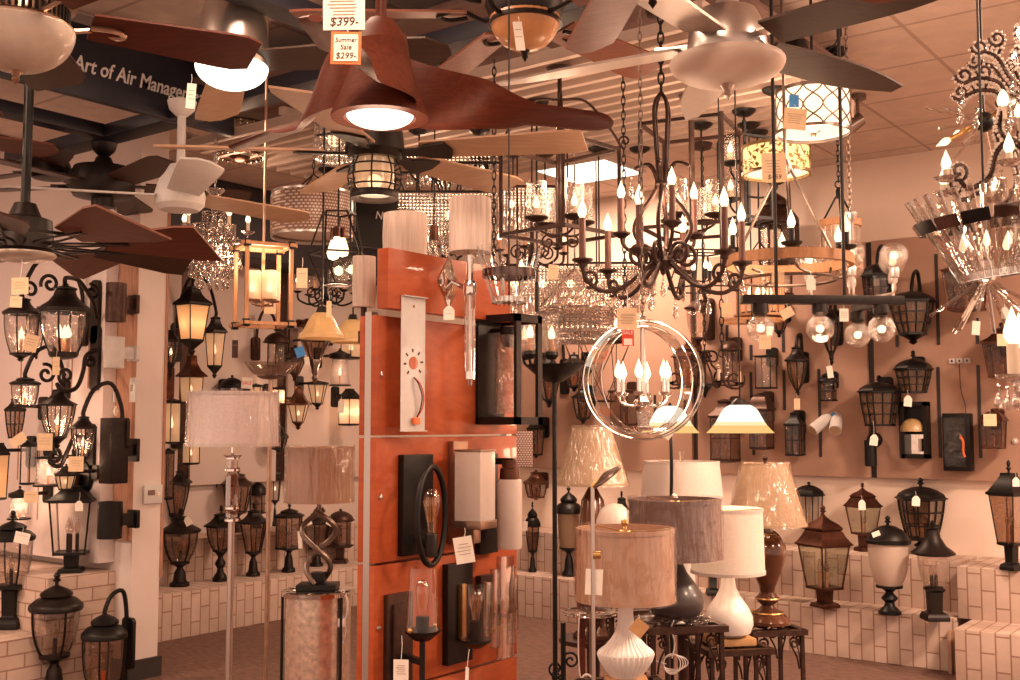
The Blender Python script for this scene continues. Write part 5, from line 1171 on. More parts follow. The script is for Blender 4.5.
# white box sconce
t, q = onp('box_shade_sconce', 'brushed bronze sconce holding a square white linen glass box shade', 457, 492, 0)
M['pewterbronze'] = prin('champagne_bronze', (.36, .24, .18), .32, .9, .1)
mk('back_plate', MB().bbox((-.01, -.012, .0), (.075, .024, .34), .002), M['pewterbronze'], t)
Rz = Matrix.Rotation(R(8), 4, 'Z')
mk('box_shade', MB().bbox((0, 0, 0), (.098, .098, .225), .004).xf(Matrix.Translation((-.035, -.105, .025)) @ Rz), M['opal'], t)
mk('tray', MB().bbox((0, 0, 0), (.108, .108, .026), .003).xf(Matrix.Translation((-.035, -.105, -.098)) @ Rz), M['pewterbronze'], t)
mk('arm', MB().bbox((-.035, -.06, -.135), (.04, .11, .05), .004), M['pewterbronze'], t)
mk('top_cap', MB().bbox((0, 0, 0), (.102, .102, .006), .002).xf(Matrix.Translation((-.035, -.105, .141)) @ Rz), M['pewterbronze'], t)
# white cylinder sconce
t, q = onp('cylinder_sconce', 'dark sconce with bronze cap holding a long white glass cylinder', 484, 503, 0)
mk('back_plate', MB().bbox((0, -.012, 0), (.10, .024, .34), .002), M['bronze'], t)
mk('arm', MB().bbox((0, -.07, .145), (.022, .12, .022), .003), M['black'], t)
mk('cap', MB().lathe([(0, .15), (.026, .15), (.026, .125), (.032, .12), (.034, .085), (0, .085)], 22, (0, -.11, 0)), M['copper'], t)
mk('glass_cylinder', MB().lathe([(0, .085), (.04, .085), (.043, .07), (.043, -.14), (.04, -.148), (.036, -.14), (.036, .05)], 28, (0, -.11, 0)), M['opal'], t)
# tapered clear glass sconce
t, q = onp('glass_sconce', 'bronze sconce with tapered clear glass and filament bulb low on the cherry panel', 396, 640, 0)
mk('back_plate', MB().bbox((0, -.01, -.02), (.115, .02, .33), .003).bbox((0, -.026, -.02), (.08, .012, .27), .003), M['brown'], t)
o = -.135
mk('stem', MB().tube([(-.03, o, .03), (-.03, o, -.19)], .0085, 10), M['bronze'], t)
mk('arm', MB().bar((0, -.03, -.045), (-.03, o, -.045), .018), M['bronze'], t)
mk('tray', MB().lathe([(0, .018), (.025, .02), (.055, .045), (.058, .05), (.05, .05), (.02, .035), (0, .035)], 28, (-.03, o, 0)), M['bronze'], t)
mk('glass_shade', MB().lathe([(.052, .05), (.042, .235)], 32, (-.03, o, 0)), M['glass'], t)
mk('socket', MB().lathe([(0, .04), (.02, .04), (.02, .09), (0, .09)], 16, (-.03, o, 0)), M['bronze'], t)
edison(t, (-.03, o, .09), .11, .022)
for sx in (-1, 1): mk('thumb_screw', MB().ball((-.03+sx*.056, o, .055), .008), M['brass'], t)
# dark plate hurricane sconce
t, q = onp('hurricane_sconce', 'dark slab sconce with a brass strip and clear hurricane glass', 455, 612, 0)
mk('back_plate', MB().bbox((0, -.012, 0), (.13, .024, .325), .002), M['bronze'], t)
mk('accent_strip', MB().bbox((.0, -.032, .005), (.022, .018, .18), .002), M['brass'], t)
o = -.12
mk('tray', MB().lathe([(0, -.10), (.02, -.095), (.05, -.075), (.05, -.068), (0, -.075)], 26, (-.04, o, 0)).tube([(0, -.02, -.085), (-.04, o, -.085)], .008, 8), M['black'], t)
mk('glass_shade', MB().lathe([(.046, -.07), (.046, .10)], 30, (-.04, o, 0)), M['glass'], t)
mk('socket', MB().lathe([(0, -.08), (.019, -.08), (.019, -.01), (0, -.01)], 16, (-.04, o, 0)), M['bronze'], t)
edison(t, (-.04, o, -.01), .10, .024)
M['hoop'] = glass('clear_acrylic_hoop', (.95, .93, .90), .5, .04, base=.05)
M['block'] = glass('clear_acrylic_block', (.95, .91, .87), .95, .06, base=.10)
# stepped acrylic sconce with two brass candles
t, q = onp('acrylic_sconce', 'stepped clear acrylic sconce with two brass candle tubes at the panel edge', 482, 604, 0)
mk('back_plate', MB().bbox((0, -.012, 0), (.07, .024, .20), .002), M['brown'], t)
for x, w_, z0, z1, y in ((0, .075, -.17, .17, -.10), (-.045, .03, -.13, .13, -.09), (.045, .03, -.13, .13, -.09), (-.075, .03, -.09, .09, -.08), (.075, .03, -.09, .09, -.08)):
    mk('acrylic_block', MB().bbox((x, y, (z0+z1)/2), (w_, .022, z1-z0), .003), M['block'], t)
mk('shelf', MB().bbox((0, -.055, -.075), (.11, .05, .016), .002), M['brass'], t)
for sx in (-1, 1): candle(t, (sx*.025, -.055, -.067), .085, .0085, 'brass', False, (.011, .07))
mk('arm', MB().tube([(0, 0, -.03), (0, -.10, -.03)], .007, 8), M['chrome'], t)
# perforated end of a wall box beyond the panel
p = at(524, 449, 4.45); t = thing('hanging_perforated_light', 'small white perforated lattice shade just past the panel edge', 'shade', p, RZC)
M['perf'] = tiles('perforated_white_metal', (.74, .64, .60), (.70, .60, .56), (.30, .16, .12), .011, .009, .0022, ('XY', 'Z'), .5)
mk('lattice_shade', MB().bbox((0, .03, 0), (17*4.45/FPX, .07, 35*4.45/FPX), .003), M['perf'], t)
mk('bracket', MB().tube([(-.0, .03, 0), (-.02, .03, .0)], .01, 8), M['nickel'], t)
M['darkchrome'] = prin('dark_chrome', (.16, .12, .11), .12, .95, .5, 14)
# ================================================================ CHANDELIERS AND PENDANTS
def chand(name, label, cat, px, py, d): return thing(name, label, cat, at(px, py, d), RZC)
class Loc:                                  # photo offsets -> metres at a depth
    def __init__(s, px, py, d): s.px, s.py, s.k = px, py, d/FPX; s.p = at(px, py, d); s.top = zceil(s.p)-s.p.z
    def x(s, px): return (px-s.px)*s.k
    def z(s, py): return (s.py-py)*s.k
def chain(par, z0, z1, mat='black', x=0, y=0, L_=.034, r=.0028, w=.008):
    n = max(2, int((z1-z0)/(L_*.78))); mb = MB()
    for i in range(n):
        c = Vector((x, y, z0+(i+.5)*(z1-z0)/n)); u = Vector((1, 0, 0)) if i % 2 else Vector((0, 1, 0))
        mb.tube([c+u*(w*cos(a))+UP*(L_*.56*sin(a)) for a in [2*pi*k/10 for k in range(10)]], r, 5, True)
    return mk('chain', mb, M[mat], par)
def rod(par, z0, z1, mat='black', r=.006, x=0, y=0, canopy=True):
    o = mk('rod', MB().tube([(x, y, z0), (x, y, z1)], r, 8), M[mat], par)
    if canopy: mk('canopy', MB().lathe([(0, z1-.03), (.03, z1-.028), (.055, z1-.012), (.06, z1), (0, z1)], 18, (x, y, 0)), M[mat], par)
    return o
def facet(r, h, n=6): return MB().lathe([(0, h/2), (r*.6, h*.3), (r, h*.05), (r*.55, -h*.3), (0, -h/2)], n)
def dropbm(r, h): return MB().lathe([(0, h*.5), (r*.28, h*.3), (r*.8, -h*.1), (r, -h*.26), (r*.6, -h*.42), (0, -h*.5)], 8)
_cs = {}
def strand(par, x, y, ztop, n, bead=.007, gap=1.9, tail=True, mat='crystal'):
    key = (n, bead, gap, tail, mat)
    if key not in _cs:
        mb = MB()
        for i in range(n): mb.join(facet(bead, bead*2.0), Matrix.Translation((0, 0, -bead*gap*i)))
        if tail: mb.join(dropbm(bead*1.3, bead*5.5), Matrix.Translation((0, 0, -bead*gap*n-bead*2)))
        o = mk('crystal_chain', mb, M[mat], par, False); _cs[key] = o
    else:
        o = _cs[key].copy(); COL.objects.link(o); o.parent = par
    o.location = (x, y, ztop); return o
def prism(par, p, r=.011, h=.06, mat='crystal'):
    key = ('p', r, h, mat)
    if key not in _cs: o = _cs[key] = mk('crystal_drop', dropbm(r, h).join(facet(r*.5, r, 6), Matrix.Translation((0, 0, h*.56))), M[mat], par, False)
    else: o = _cs[key].copy(); COL.objects.link(o); o.parent = par
    o.location = p; return o
def globe(par, c, r, gl='seeded', lit=True, name='glass_globe'):
    g = mk(name, MB().ball(c, r, 22, 14), M[gl], par)
    mk('filament_bulb', MB().ball(c, r*.3, 12, 8), M['bulb' if lit else 'seeded'], g); return g

# ---- iron scroll chandelier in the centre
q = Loc(663, 262, 4.0); t = thing('chandelier', 'wrought iron chandelier with bottle-shaped scroll body, rust candles and crystal drops', 'chandelier', q.p, RZC)
mk('hub', MB().lathe([(0, .02), (.03, .018), (.045, 0), (.03, -.02), (.012, -.03), (.008, -.045), (0, -.05)], 18), M['iron'], t)
for k in range(4):
    a = pi/4+k*pi/2+.5; pr = [(.02, .0), (.075, .06), (.105, .12), (.085, .18), (.04, .24), (.018, .29), (.03, .34), (.05, .365)]
    mk('body_scroll', MB().tube(bez([(r*cos(a), r*sin(a), z) for r, z in pr]+[(.08*cos(a), .08*sin(a), .36), (.10*cos(a), .10*sin(a), .35)], 30), .0085, 8), M['iron'], t)
    a += pi/4; mk('neck_bar', MB().tube(bez([(r*cos(a), r*sin(a), z) for r, z in [(.015, .29), (.022, .36), (.028, .44), (.035, .55), (.026, .60), (.004, .63)]], 20), .007, 8), M['iron'], t)
mk('collar', MB().ring((0, 0, .29), .022, .007, 18, 8), M['iron'], t)
chain(t, .63, q.top-.02, 'bronze', L_=.045, r=.004, w=.011)
mk('canopy', MB().lathe([(0, q.top-.04), (.05, q.top-.03), (.06, q.top), (0, q.top)], 18), M['iron'], t)
for k in range(6):
    a = 2*pi*k/6+.12; u = Vector((cos(a), sin(a), 0)); P = lambda r, z: tuple(u*r+UP*z)
    arm = mk('arm', MB().tube(bez([P(.03, .0), P(.09, -.05), P(.16, -.10), P(.23, -.11), P(.285, -.07), P(.30, -.025)], 26), .0085, 8), M['iron'], t)
    mk('scroll', MB().tube(spiral(u*.085+UP*.02, .01, .05, 0, 1.5, 26, u, UP), .0075, 8), M['iron'], arm)
    mk('end_scroll', MB().tube(spiral(u*.275+UP*-.065, .008, .035, pi, 1.3, 22, u, UP), .0065, 8), M['iron'], arm)
    mk('candle_cup', MB().lathe([(0, -.03), (.012, -.025), (.014, -.012), (.038, 0), (.038, .006), (.014, .004), (0, .012)], 16, u*.30), M['iron'], t)
    candle(t, u*.30+UP*.006, .15, .0125, 'rustcand', True, (.017, .075))
    prism(t, u*.30+UP*-.085, .011, .07); prism(t, u*.17+UP*-.16, .012, .075)
for k in range(3):
    a = 2*pi*k/3+.6; u = Vector((cos(a), sin(a), 0))
    arm = mk('upper_arm', MB().tube(bez([u*.03+UP*.05, u*.09+UP*.03, u*.15+UP*.07, u*.16+UP*.11], 16), .007, 8), M['iron'], t)
    mk('candle_cup', MB().lathe([(0, -.02), (.012, -.015), (.034, 0), (.034, .006), (0, .01)], 16, u*.16+UP*.115), M['iron'], t)
    candle(t, u*.16+UP*.12, .13, .0115, 'rustcand', True, (.016, .07)); prism(t, u*.12+UP*.28, .01, .08)
prism(t, (0, 0, -.09), .014, .08)
lamp(q.p+Vector((0, 0, .22)), 10, .1)

# ---- square iron lantern chandeliers with candle cylinders
def sqlantern(label, px, py, d, hd, h, cyl, post=.010, yaw=0, crown=True):
    q = Loc(px, py, d); t = thing('lantern_chandelier', label, 'chandelier', q.p, RZC+R(yaw)); m = M['iron']
    hd *= q.k; h *= q.k; cs = [Vector((hd*cos(a), hd*sin(a), 0)) for a in (0, pi/2, pi, 3*pi/2)]
    for k, c in enumerate(cs):
        n_ = cs[(k+1) % 4]
        for zz in (-h/2, h/2): mk('rail', MB().bar(c+UP*zz, n_+UP*zz, .015), m, t)
        mk('corner_post', MB().bar(c-UP*(h/2+.012), c+UP*(h/2+.012), .016), m, t)
        if crown:
            u = c.normalized(); b = mk('crown_scroll', MB().tube(bez([UP*(h/2+.22)+u*.01, u*hd*.45+UP*(h/2+.21), u*hd*.85+UP*(h/2+.09), u*hd*1.02+UP*(h/2+.02)], 18), .006, 8), m, t)
            mk('curl', MB().tube(spiral(u*hd*1.1+UP*(h/2+.035), .006, .03, pi, 1.2, 18, u, UP), .005, 6), m, b)
            mk('lower_curl', MB().tube(spiral(u*hd*.2-UP*(h/2+.03), .006, .03, 0, 1.2, 18, u, UP), .005, 6), m, b)
    mk('centre_post', MB().bar((0, 0, -h/2-.05), (0, 0, h/2+.25), .02), m, t)
    rod(t, h/2+.24, q.top, 'iron', post)
    for k in range(cyl):
        a = 2*pi*k/cyl+.5; u = Vector((cos(a), sin(a), 0)); c = u*hd*.46+UP*(-h/2+.055)
        mk('arm', MB().tube(bez([(0, 0, -h/2), u*hd*.25+UP*(-h/2+.0), c-UP*.03, c], 12), .0055, 8), m, t)
        mk('candle_tray', MB().lathe([(0, -.012), (.02, -.008), (.05, .006), (.052, .012), (0, .004)], 22, c), m, t)
        candle(t, c+UP*.005, .045, .016, 'candwhite', True, (.016, .06))
        mk('glass_cylinder', MB().lathe([(.042, .01), (.042, .165)], 24, c), M['seeded'], t)
    lamp(q.p+Vector((0, 0, .05)), 7, .1); return t
sqlantern('square black iron lantern chandelier with four candle cylinders under the walnut blade tip', 560, 192, 4.7, 60, 88, 4)
sqlantern('square black iron lantern chandelier with candle cylinders right of the scroll body', 692, 180, 5.1, 58, 105, 4, yaw=20, crown=False)
q = Loc(745, 180, 5.35); t = thing('lantern_chandelier', 'tall narrow black iron frame chandelier with candle cylinders near the lit drums', 'chandelier', q.p, RZC+R(25))
for sx in (-1, 1):
    for sy in (-1, 1): mk('corner_post', MB().bar((sx*.09, sy*.09, -.2), (sx*.09, sy*.09, .2), .014), M['black'], t)
for zz in (-.2, .2):
    for a, b in (((-1, -1), (1, -1)), ((1, -1), (1, 1)), ((1, 1), (-1, 1)), ((-1, 1), (-1, -1))): mk('rail', MB().bar((a[0]*.09, a[1]*.09, zz), (b[0]*.09, b[1]*.09, zz), .013), M['black'], t)
mk('centre_post', MB().bar((0, 0, -.21), (0, 0, .3), .014), M['black'], t); rod(t, .29, q.top, 'black', .007)
for k, (r, zz) in enumerate(((.15, .05), (.15, -.02), (.13, -.08))):
    a = 2*pi*k/3+3.6; u = Vector((cos(a), sin(a), 0)); c = u*r+UP*zz
    mk('arm', MB().tube(bez([(0, 0, zz-.06), u*r*.6+UP*(zz-.07), c-UP*.03, c], 12), .0055, 8), M['black'], t)
    mk('candle_tray', MB().lathe([(0, -.012), (.02, -.008), (.05, .006), (.052, .012), (0, .004)], 22, c), M['black'], t)
    candle(t, c+UP*.005, .05, .016, 'candwhite', True, (.016, .06)); mk('glass_cylinder', MB().lathe([(.042, .01), (.042, .16)], 24, c), M['seeded'], t)

# ---- wooden wagon-wheel chandelier
q = Loc(787, 262, 4.5); t = thing('wheel_chandelier', 'round wooden ring chandelier on slanted metal rods with black candles', 'chandelier', q.p, RZC)
mk('wood_ring', MB().band((0, 0, 0), .255, .042, .022, 56), M['oak'], t)
mk('scroll_ring', MB().ring((0, 0, -.075), .20, .007, 48, 6), M['pewter'], t)
for k in range(6):
    a = 2*pi*k/6+.35; u = Vector((cos(a), sin(a), 0)); v_ = Vector((-sin(a), cos(a), 0))
    mk('scroll', MB().tube(bez([u*.25-UP*.02, u*.24+v_*.03-UP*.06, u*.20+v_*.08-UP*.075, u*.16+v_*.06-UP*.06, u*.18+v_*.02-UP*.04], 18), .0055, 6), M['pewter'], t)
    if k % 2 == 0: mk('support_rod', MB().tube([u*.245+UP*.02, u*.02+UP*.40], .006, 8), M['pewter'], t)
    mk('candle_cup', MB().lathe([(0, .02), (.015, .022), (.04, .034), (.042, .042), (0, .036)], 18, u*.255), M['bronze'], t)
    candle(t, u*.255+UP*.036, .06, .0115, 'black', True, (.017, .075))
mk('hub', MB().lathe([(0, .36), (.02, .37), (.025, .40), (.012, .43), (0, .43)], 14), M['pewter'], t)
rod(t, .42, q.top, 'pewter', .007)
lamp(q.p+Vector((0, 0, .15)), 6, .12)
# ---- linear bar with globes
q = Loc(822, 300, 4.25); t = thing('linear_chandelier', 'dark linear bar chandelier with three crackled clear glass globes below', 'chandelier', q.p, RZC+R(4))
mk('bar', MB().bbox((0, 0, 0), (.64, .05, .034), .003), M['bronze'], t)
for x in (-.245, -.01, .235):
    mk('cap', MB().lathe([(0, -.017), (.03, -.017), (.032, -.05), (.02, -.06), (0, -.06)], 18, (x, 0, 0)), M['bronze'], t); globe(t, (x, 0, -.112), .053)
mk('cap', MB().lathe([(0, -.017), (.03, -.017), (.032, -.05), (.02, -.06), (0, -.06)], 18, (.25, .28, 0)), M['bronze'], t); globe(t, (.25, .28, -.112), .053); mk('cross_bar', MB().bar((.25, 0, 0), (.25, .30, 0), .03), M['bronze'], t)
for x in (-.18, .09): rod(t, .015, q.top, 'bronze', .007, x)
lamp(q.p+Vector((0, 0, -.2)), 4, .06)
# ---- nickel arm chandelier with upward globes
q = Loc(852, 300, 5.1); t = thing('globe_chandelier', 'brushed nickel chandelier with upright clear glass globes on thin arms', 'chandelier', q.p, RZC)
mk('column', MB().lathe([(0, -.03), (.012, -.028), (.03, -.005), (.03, .01), (.014, .03), (.014, .36), (.02, .37), (.034, .40), (.034, .41), (.012, .415), (0, .42)], 18), M['nickel'], t)
for k in range(6):
    a = 2*pi*k/6+.22; u = Vector((cos(a), sin(a), 0))
    mk('arm', MB().tube([u*.02, u*.20+UP*.012, u*.215+UP*.03, u*.215+UP*.09], .0065, 8), M['nickel'], t)
    mk('socket', MB().lathe([(0, .085), (.02, .085), (.024, .11), (.02, .13), (0, .13)], 14, u*.215), M['nickel'], t); globe(t, u*.215+UP*.185, .062)
chain(t, .42, q.top-.02, 'pewter', r=.002); mk('canopy', MB().lathe([(0, q.top-.04), (.05, q.top-.03), (.06, q.top), (0, q.top)], 18), M['nickel'], t)
lamp(q.p+Vector((.1, -.4, .25)), 4, .05)
# ---- drum lantern pendant with wood bands
q = Loc(840, 245, 5.6); t = thing('pendant', 'cylinder pendant with wooden top band and cloudy glass on a black chain', 'pendant', q.p, RZC)
mk('glass_drum', MB().lathe([(.10, -.10), (.10, .10)], 36), M['cloudy'], t)
mk('wood_band', MB().band((0, 0, .11), .102, .035, .012, 40), M['oak'], t); mk('wood_band', MB().band((0, 0, -.11), .102, .035, .012, 40), M['oak'], t)
for k in range(3):
    a = 2*pi*k/3+.3; u = Vector((cos(a), sin(a), 0)); mk('strap', MB().bar(u*.105+UP*.13, u*.105-UP*.13, .014), M['black'], t); mk('support_rod', MB().tube([u*.10+UP*.12, u*.012+UP*.26], .005, 6), M['black'], t)
mk('hub', MB().lathe([(0, .24), (.016, .245), (.018, .28), (.008, .30), (0, .30)], 12), M['black'], t); mk('ring', MB().ring((0, 0, .315), .018, .004, 18, 6, (0, 1, 0)), M['black'], t)
chain(t, .33, q.top-.02); mk('canopy', MB().lathe([(0, q.top-.04), (.05, q.top-.03), (.06, q.top), (0, q.top)], 18), M['black'], t)
# ---- lit drums
def litdrum(label, px, py, d, r, h, pattern, shade):
    q = Loc(px, py, d); t = thing('drum_pendant', label, 'pendant', q.p, RZC); r *= q.k; h *= q.k; m = M['pewter' if pattern == 'net' else 'goldleaf']
    mk('drum_shade', MB().lathe([(r*.97, -h/2), (r*.97, h/2)], 48), M[shade], t)
    mk('diffuser', MB().lathe([(0, -h/2+.012), (r*.93, -h/2+.012)], 40), M['drumglow'], t)
    for zz in (-h/2, h/2): mk('rim_ring', MB().band((0, 0, zz), r, .014, .010, 48), m, t)
    mb = MB()
    if pattern == 'net':
        n = 12
        for k in range(n):
            for sg in (-1, 1):
                pts = []
                for i in range(17):
                    u = i/16; a = 2*pi*(k+.5+sg*.5*sin(u*2*pi+pi/2)*.98)/n; pts.append((r*cos(a), r*sin(a), -h/2+h*u))
                mb.tube(pts, .0034, 5)
    else:
        rr = random.Random(5)
        for k in range(130):
            a = rr.uniform(0, 2*pi); z = rr.uniform(-h*.38, h*.38); b = rr.uniform(0, 2*pi); L_ = .022
            c = Vector((r*1.0*cos(a), r*1.0*sin(a), z)); u = Vector((-sin(a), cos(a), 0))*cos(b)+UP*sin(b); n_ = Vector((cos(a), sin(a), 0)); v_ = n_.cross(u)
            mb.add([c-u*L_*.5, c+v_*.008+n_*.003, c+u*L_*.5, c-v_*.008+n_*.003], [(0, 1, 2, 3)])
            mb.tube(bez([c-u*.02, c-u*.03+v_*.012, c-u*.045+v_*.016], 6), .0026, 4)
    mk('pattern_net', mb, m, t)
    mk('finial', MB().lathe([(0, -h/2-.025), (.01, -h/2-.015), (.014, -h/2), (.03, -h/2+.008), (0, -h/2+.010)], 14), m, t)
    for k in range(3):
        a = 2*pi*k/3; mk('strut', MB().tube([(r*cos(a), r*sin(a), h/2), (0, 0, h/2+.03)], .004, 6), m, t)
    rod(t, h/2+.02, q.top, 'black', .006); lamp(q.p-Vector((0, 0, h/2+.06)), 6, .08); lamp(q.p+Vector((0, 0, h/2+.05)), 5, .08); return t
M['goldleaf'] = prin('dark_gold_leaf', (.20, .13, .06), .4, .7, .3)
M['drumlit'] = glass('lit_drum_fabric', (.9, .8, .7), .1, .4, haze=.9, hcol=(.85, .76, .66), emit=.62, ecol=(1, .76, .54))
M['drumgold'] = glass('lit_gold_fabric', (.9, .8, .7), .1, .4, haze=.9, hcol=(.7, .5, .25), emit=.55, ecol=(1, .60, .24))
litdrum('large lit white drum pendant with looping quatrefoil metal pattern', 813, 113, 4.6, 37, 42, 'net', 'drumlit')
litdrum('smaller lit drum pendant with gold cut-leaf pattern below the quatrefoil drum', 776, 161, 5.0, 33.5, 27, 'leaf', 'drumgold')
# ---- acrylic ring orb with chrome candelabra
q = Loc(643, 380, 3.6); t = thing('orb_chandelier', 'clear acrylic ring orb chandelier with six chrome flame bulbs inside', 'chandelier', q.p, RZC)
for k, (ax, Rr) in enumerate((((-.34, -1, .05), .194), ((.50, -1, .02), .176))):
    a = Vector(ax).normalized(); h = mk('acrylic_hoop', MB().band((0, 0, 0), Rr, .058, .007, 64, a), M['hoop'], t)
    for sg in (-1, 1): mk('hoop_edge', MB().ring(a*.029*sg, Rr, .0022, 64, 5, a), M['edge'] if 'edge' in M else M['chrome'], h)
mk('column', MB().lathe([(0, -.09), (.012, -.085), (.03, -.078), (.034, -.07), (.012, -.055), (.008, -.03), (.008, .17), (0, .18)], 16), M['chrome'], t)
for k in range(6):
    a = 2*pi*k/6+.25; u = Vector((cos(a), sin(a), 0)); mk('arm', MB().tube(bez([u*.01-UP*.075, u*.04-UP*.085, u*.075-UP*.075, u*.085-UP*.05], 14), .0045, 8), M['chrome'], t)
    mk('candle_cup', MB().lathe([(0, -.055), (.014, -.05), (.018, -.04), (0, -.038)], 14, u*.085), M['chrome'], t); candle(t, u*.085-UP*.04, .045, .008, 'chrome', True, (.014, .062))
mk('crystal_block', MB().lathe([(0, -.10), (.026, -.10), (.02, -.15), (0, -.15)], 6), M['crystal'], t); mk('bottom_cap', MB().lathe([(.03, -.165), (.034, -.16), (.034, -.15), (0, -.15)], 14), M['chrome'], t)
mk('hanger', MB().bbox((0, 0, .19), (.02, .02, .04), .003), M['chrome'], t); chain(t, .2, q.top-.02, 'pewter', r=.0018, w=.006); mk('canopy', MB().lathe([(0, q.top-.04), (.05, q.top-.03), (.06, q.top), (0, q.top)], 18), M['chrome'], t)
lamp(q.p+Vector((0, 0, .06)), 5, .08)
# ---- crystal curtains
def curtain(label, x0, x1, y0, y1, d, rows, cols, dy, frame='iron', branches=False, taper=0, seed=1, bead=.007, name='crystal_chandelier'):
    q = Loc((x0+x1)/2, y0, d); t = thing(name, label, 'chandelier', q.p, RZC); w = (x1-x0)*q.k; H = (y1-y0)*q.k; rr = random.Random(seed)
    fr = MB()
    for yy in (-dy/2, dy/2): fr.bar((-w/2, yy, 0), (w/2, yy, 0), .012)
    for xx in (-w/2, w/2): fr.bar((xx, -dy/2, 0), (xx, dy/2, 0), .012)
    mk('top_frame', fr, M[frame], t)
    for r in range(rows):
        for c in range(cols):
            x = -w/2+w*(c+.5)/cols; y = -dy/2+dy*(r+.5)/rows; f = 1-taper*abs(2*(c+.5)/cols-1)
            n = max(3, int(H*f*rr.choice((.7, .8, .9, 1.0))/(bead*1.9))-3); strand(t, x, y, -.006, n, bead)
    if branches:
        for k in range(14):
            x = -w/2+w*rr.random(); a = rr.uniform(-.8, .8); mk('branch', MB().tube(bez([(x, -dy/2, -.0), (x+.03*a, -dy/2-.01, .05), (x+.10*a, -dy/2, .10), (x+.05*a, -dy/2+.01, .15)], 9), .006, 6), M[frame], t)
        fr = MB().bar((-w/2, -dy/2, .15), (w/2, -dy/2, .15), .012).bar((-w/2, dy/2, .15), (w/2, dy/2, .15), .012); mk('upper_frame', fr, M[frame], t)
    for k in range(3): mk('bulb', MB().ball((-w/3+w/3*k, 0, -H*.3), .022, 10, 8), M['bulb'], t)
    for x in (-w*.3, w*.3): rod(t, 0, q.top, frame, .005, x)
    lamp(q.p+Vector((0, -dy/2-.05, -H*.4)), 4, .08); return t
curtain('long crystal curtain chandelier with dark twig branches behind the string shades', 398, 500, 196, 262, 5.7, 3, 28, .22, 'bronze', True, 0, 1, .0095)
curtain('upper crystal chandelier with hanging bead strings above the twig curtain', 405, 500, 158, 195, 6.3, 2, 24, .2, 'bronze', False, 0, 5, .0095)
curtain('square crystal bead chandelier seen through the candle-cylinder lantern', 502, 556, 190, 238, 6.2, 3, 14, .2, 'iron', False, 0, 2, .0085)
curtain('wide crystal bead chandelier hanging below the square iron lantern', 500, 585, 268, 322, 5.9, 3, 24, .24, 'iron', False, .1, 3, .0085)
curtain('crystal bead chandelier beneath the rust candle arms', 585, 655, 266, 318, 6.1, 3, 20, .24, 'bronze', False, .1, 4, .0085)
q = Loc(575, 318, 5.5); t = thing('crystal_chandelier', 'bowl-shaped crystal bead chandelier just above the brown wheel', 'chandelier', q.p, RZC)
mk('rim_ring', MB().ring((0, 0, .04), .19, .006, 40, 6), M['chrome'], t)
for k in range(96):
    a = 2*pi*k/48; r = .19 if k < 48 else .12
    strand(t, r*cos(a), r*sin(a), .04, 5 if k < 48 else 8, .0085, 1.9, True)
mk('bowl_mesh', MB().lathe([(0, -.06), (.08, -.05), (.15, -.02), (.185, .03)], 24), M['crystal'], t)
for x in (-.1, .1): mk('support_rod', MB().tube([(x*1.9, 0, .04), (0, 0, .25)], .004, 6), M['chrome'], t)
rod(t, .25, q.top, 'chrome', .005)
# ---- crystal cascade on the left
q = Loc(214, 235, 5.9); t = thing('crystal_chandelier', 'tall crystal cascade chandelier with a candle arm left of the wooden cage', 'chandelier', q.p, RZC)
mk('column', MB().lathe([(0, -.2), (.015, -.19), (.03, -.12), (.012, -.05), (.03, .03), (.012, .10), (.02, .15), (.05, .18), (.055, .20), (.025, .22), (.05, .24), (.055, .25), (0, .26)], 8), M['crystal'], t)
for tr, (r, z, n, L_) in enumerate(((.06, .12, 10, 5), (.11, .05, 16, 6), (.145, -.03, 20, 6), (.12, -.10, 18, 5), (.08, -.16, 12, 5))):
    mk('tier_ring', MB().ring((0, 0, z), r, .004, 28, 6), M['chrome'], t)
    for k in range(n): strand(t, r*cos(2*pi*k/n), r*sin(2*pi*k/n), z, L_, .0095, 1.9, True)
for k in range(5):
    a = 2*pi*k/5+2.9; u = Vector((cos(a), sin(a), 0)); mk('arm', MB().tube(bez([u*.02-UP*.02, u*.1-UP*.06, u*.17-UP*.02, u*.18+UP*.02], 14), .006, 8), M['crystal'], t)
    mk('candle_cup', MB().lathe([(0, .01), (.02, .015), (.04, .03), (0, .028)], 14, u*.18), M['crystal'], t); candle(t, u*.18+UP*.028, .05, .01, 'candwhite', True, (.015, .06))
chain(t, .26, 3.1-q.p.z if q.top > .9 else q.top, 'nickel'); lamp(q.p+Vector((-.05, .12, -.1)), 4, .05)
# ---- wooden cage chandelier
q = Loc(263, 286, 4.6); t = thing('cage_chandelier', 'light wood square cage chandelier with black corner clips and lit glass cylinders', 'chandelier', q.p, RZC+R(28))
w, h = .093, .165
for sx in (-1, 1):
    for sy in (-1, 1):
        mk('corner_post', MB().bar((sx*w, sy*w, -h), (sx*w, sy*w, h), .015), M['oak'], t)
        for zz in (-h, h): mk('corner_clip', MB().bbox((sx*w, sy*w, zz), (.028, .028, .032), .003), M['black'], t)
for zz in (-h, h):
    for sg in (-1, 1): mk('rail', MB().bar((-w*1.25, sg*w, zz), (w*1.25, sg*w, zz), .02, .014), M['oak'], t); mk('rail', MB().bar((sg*w, -w*1.25, zz), (sg*w, w*1.25, zz), .02, .014), M['oak'], t)
mk('centre_rod', MB().tube([(0, 0, -h*.6), (0, 0, h+.02)], .007, 8), M['oak'], t)
mk('cross_bar', MB().bar((-w, 0, h), (w, 0, h), .014), M['oak'], t)
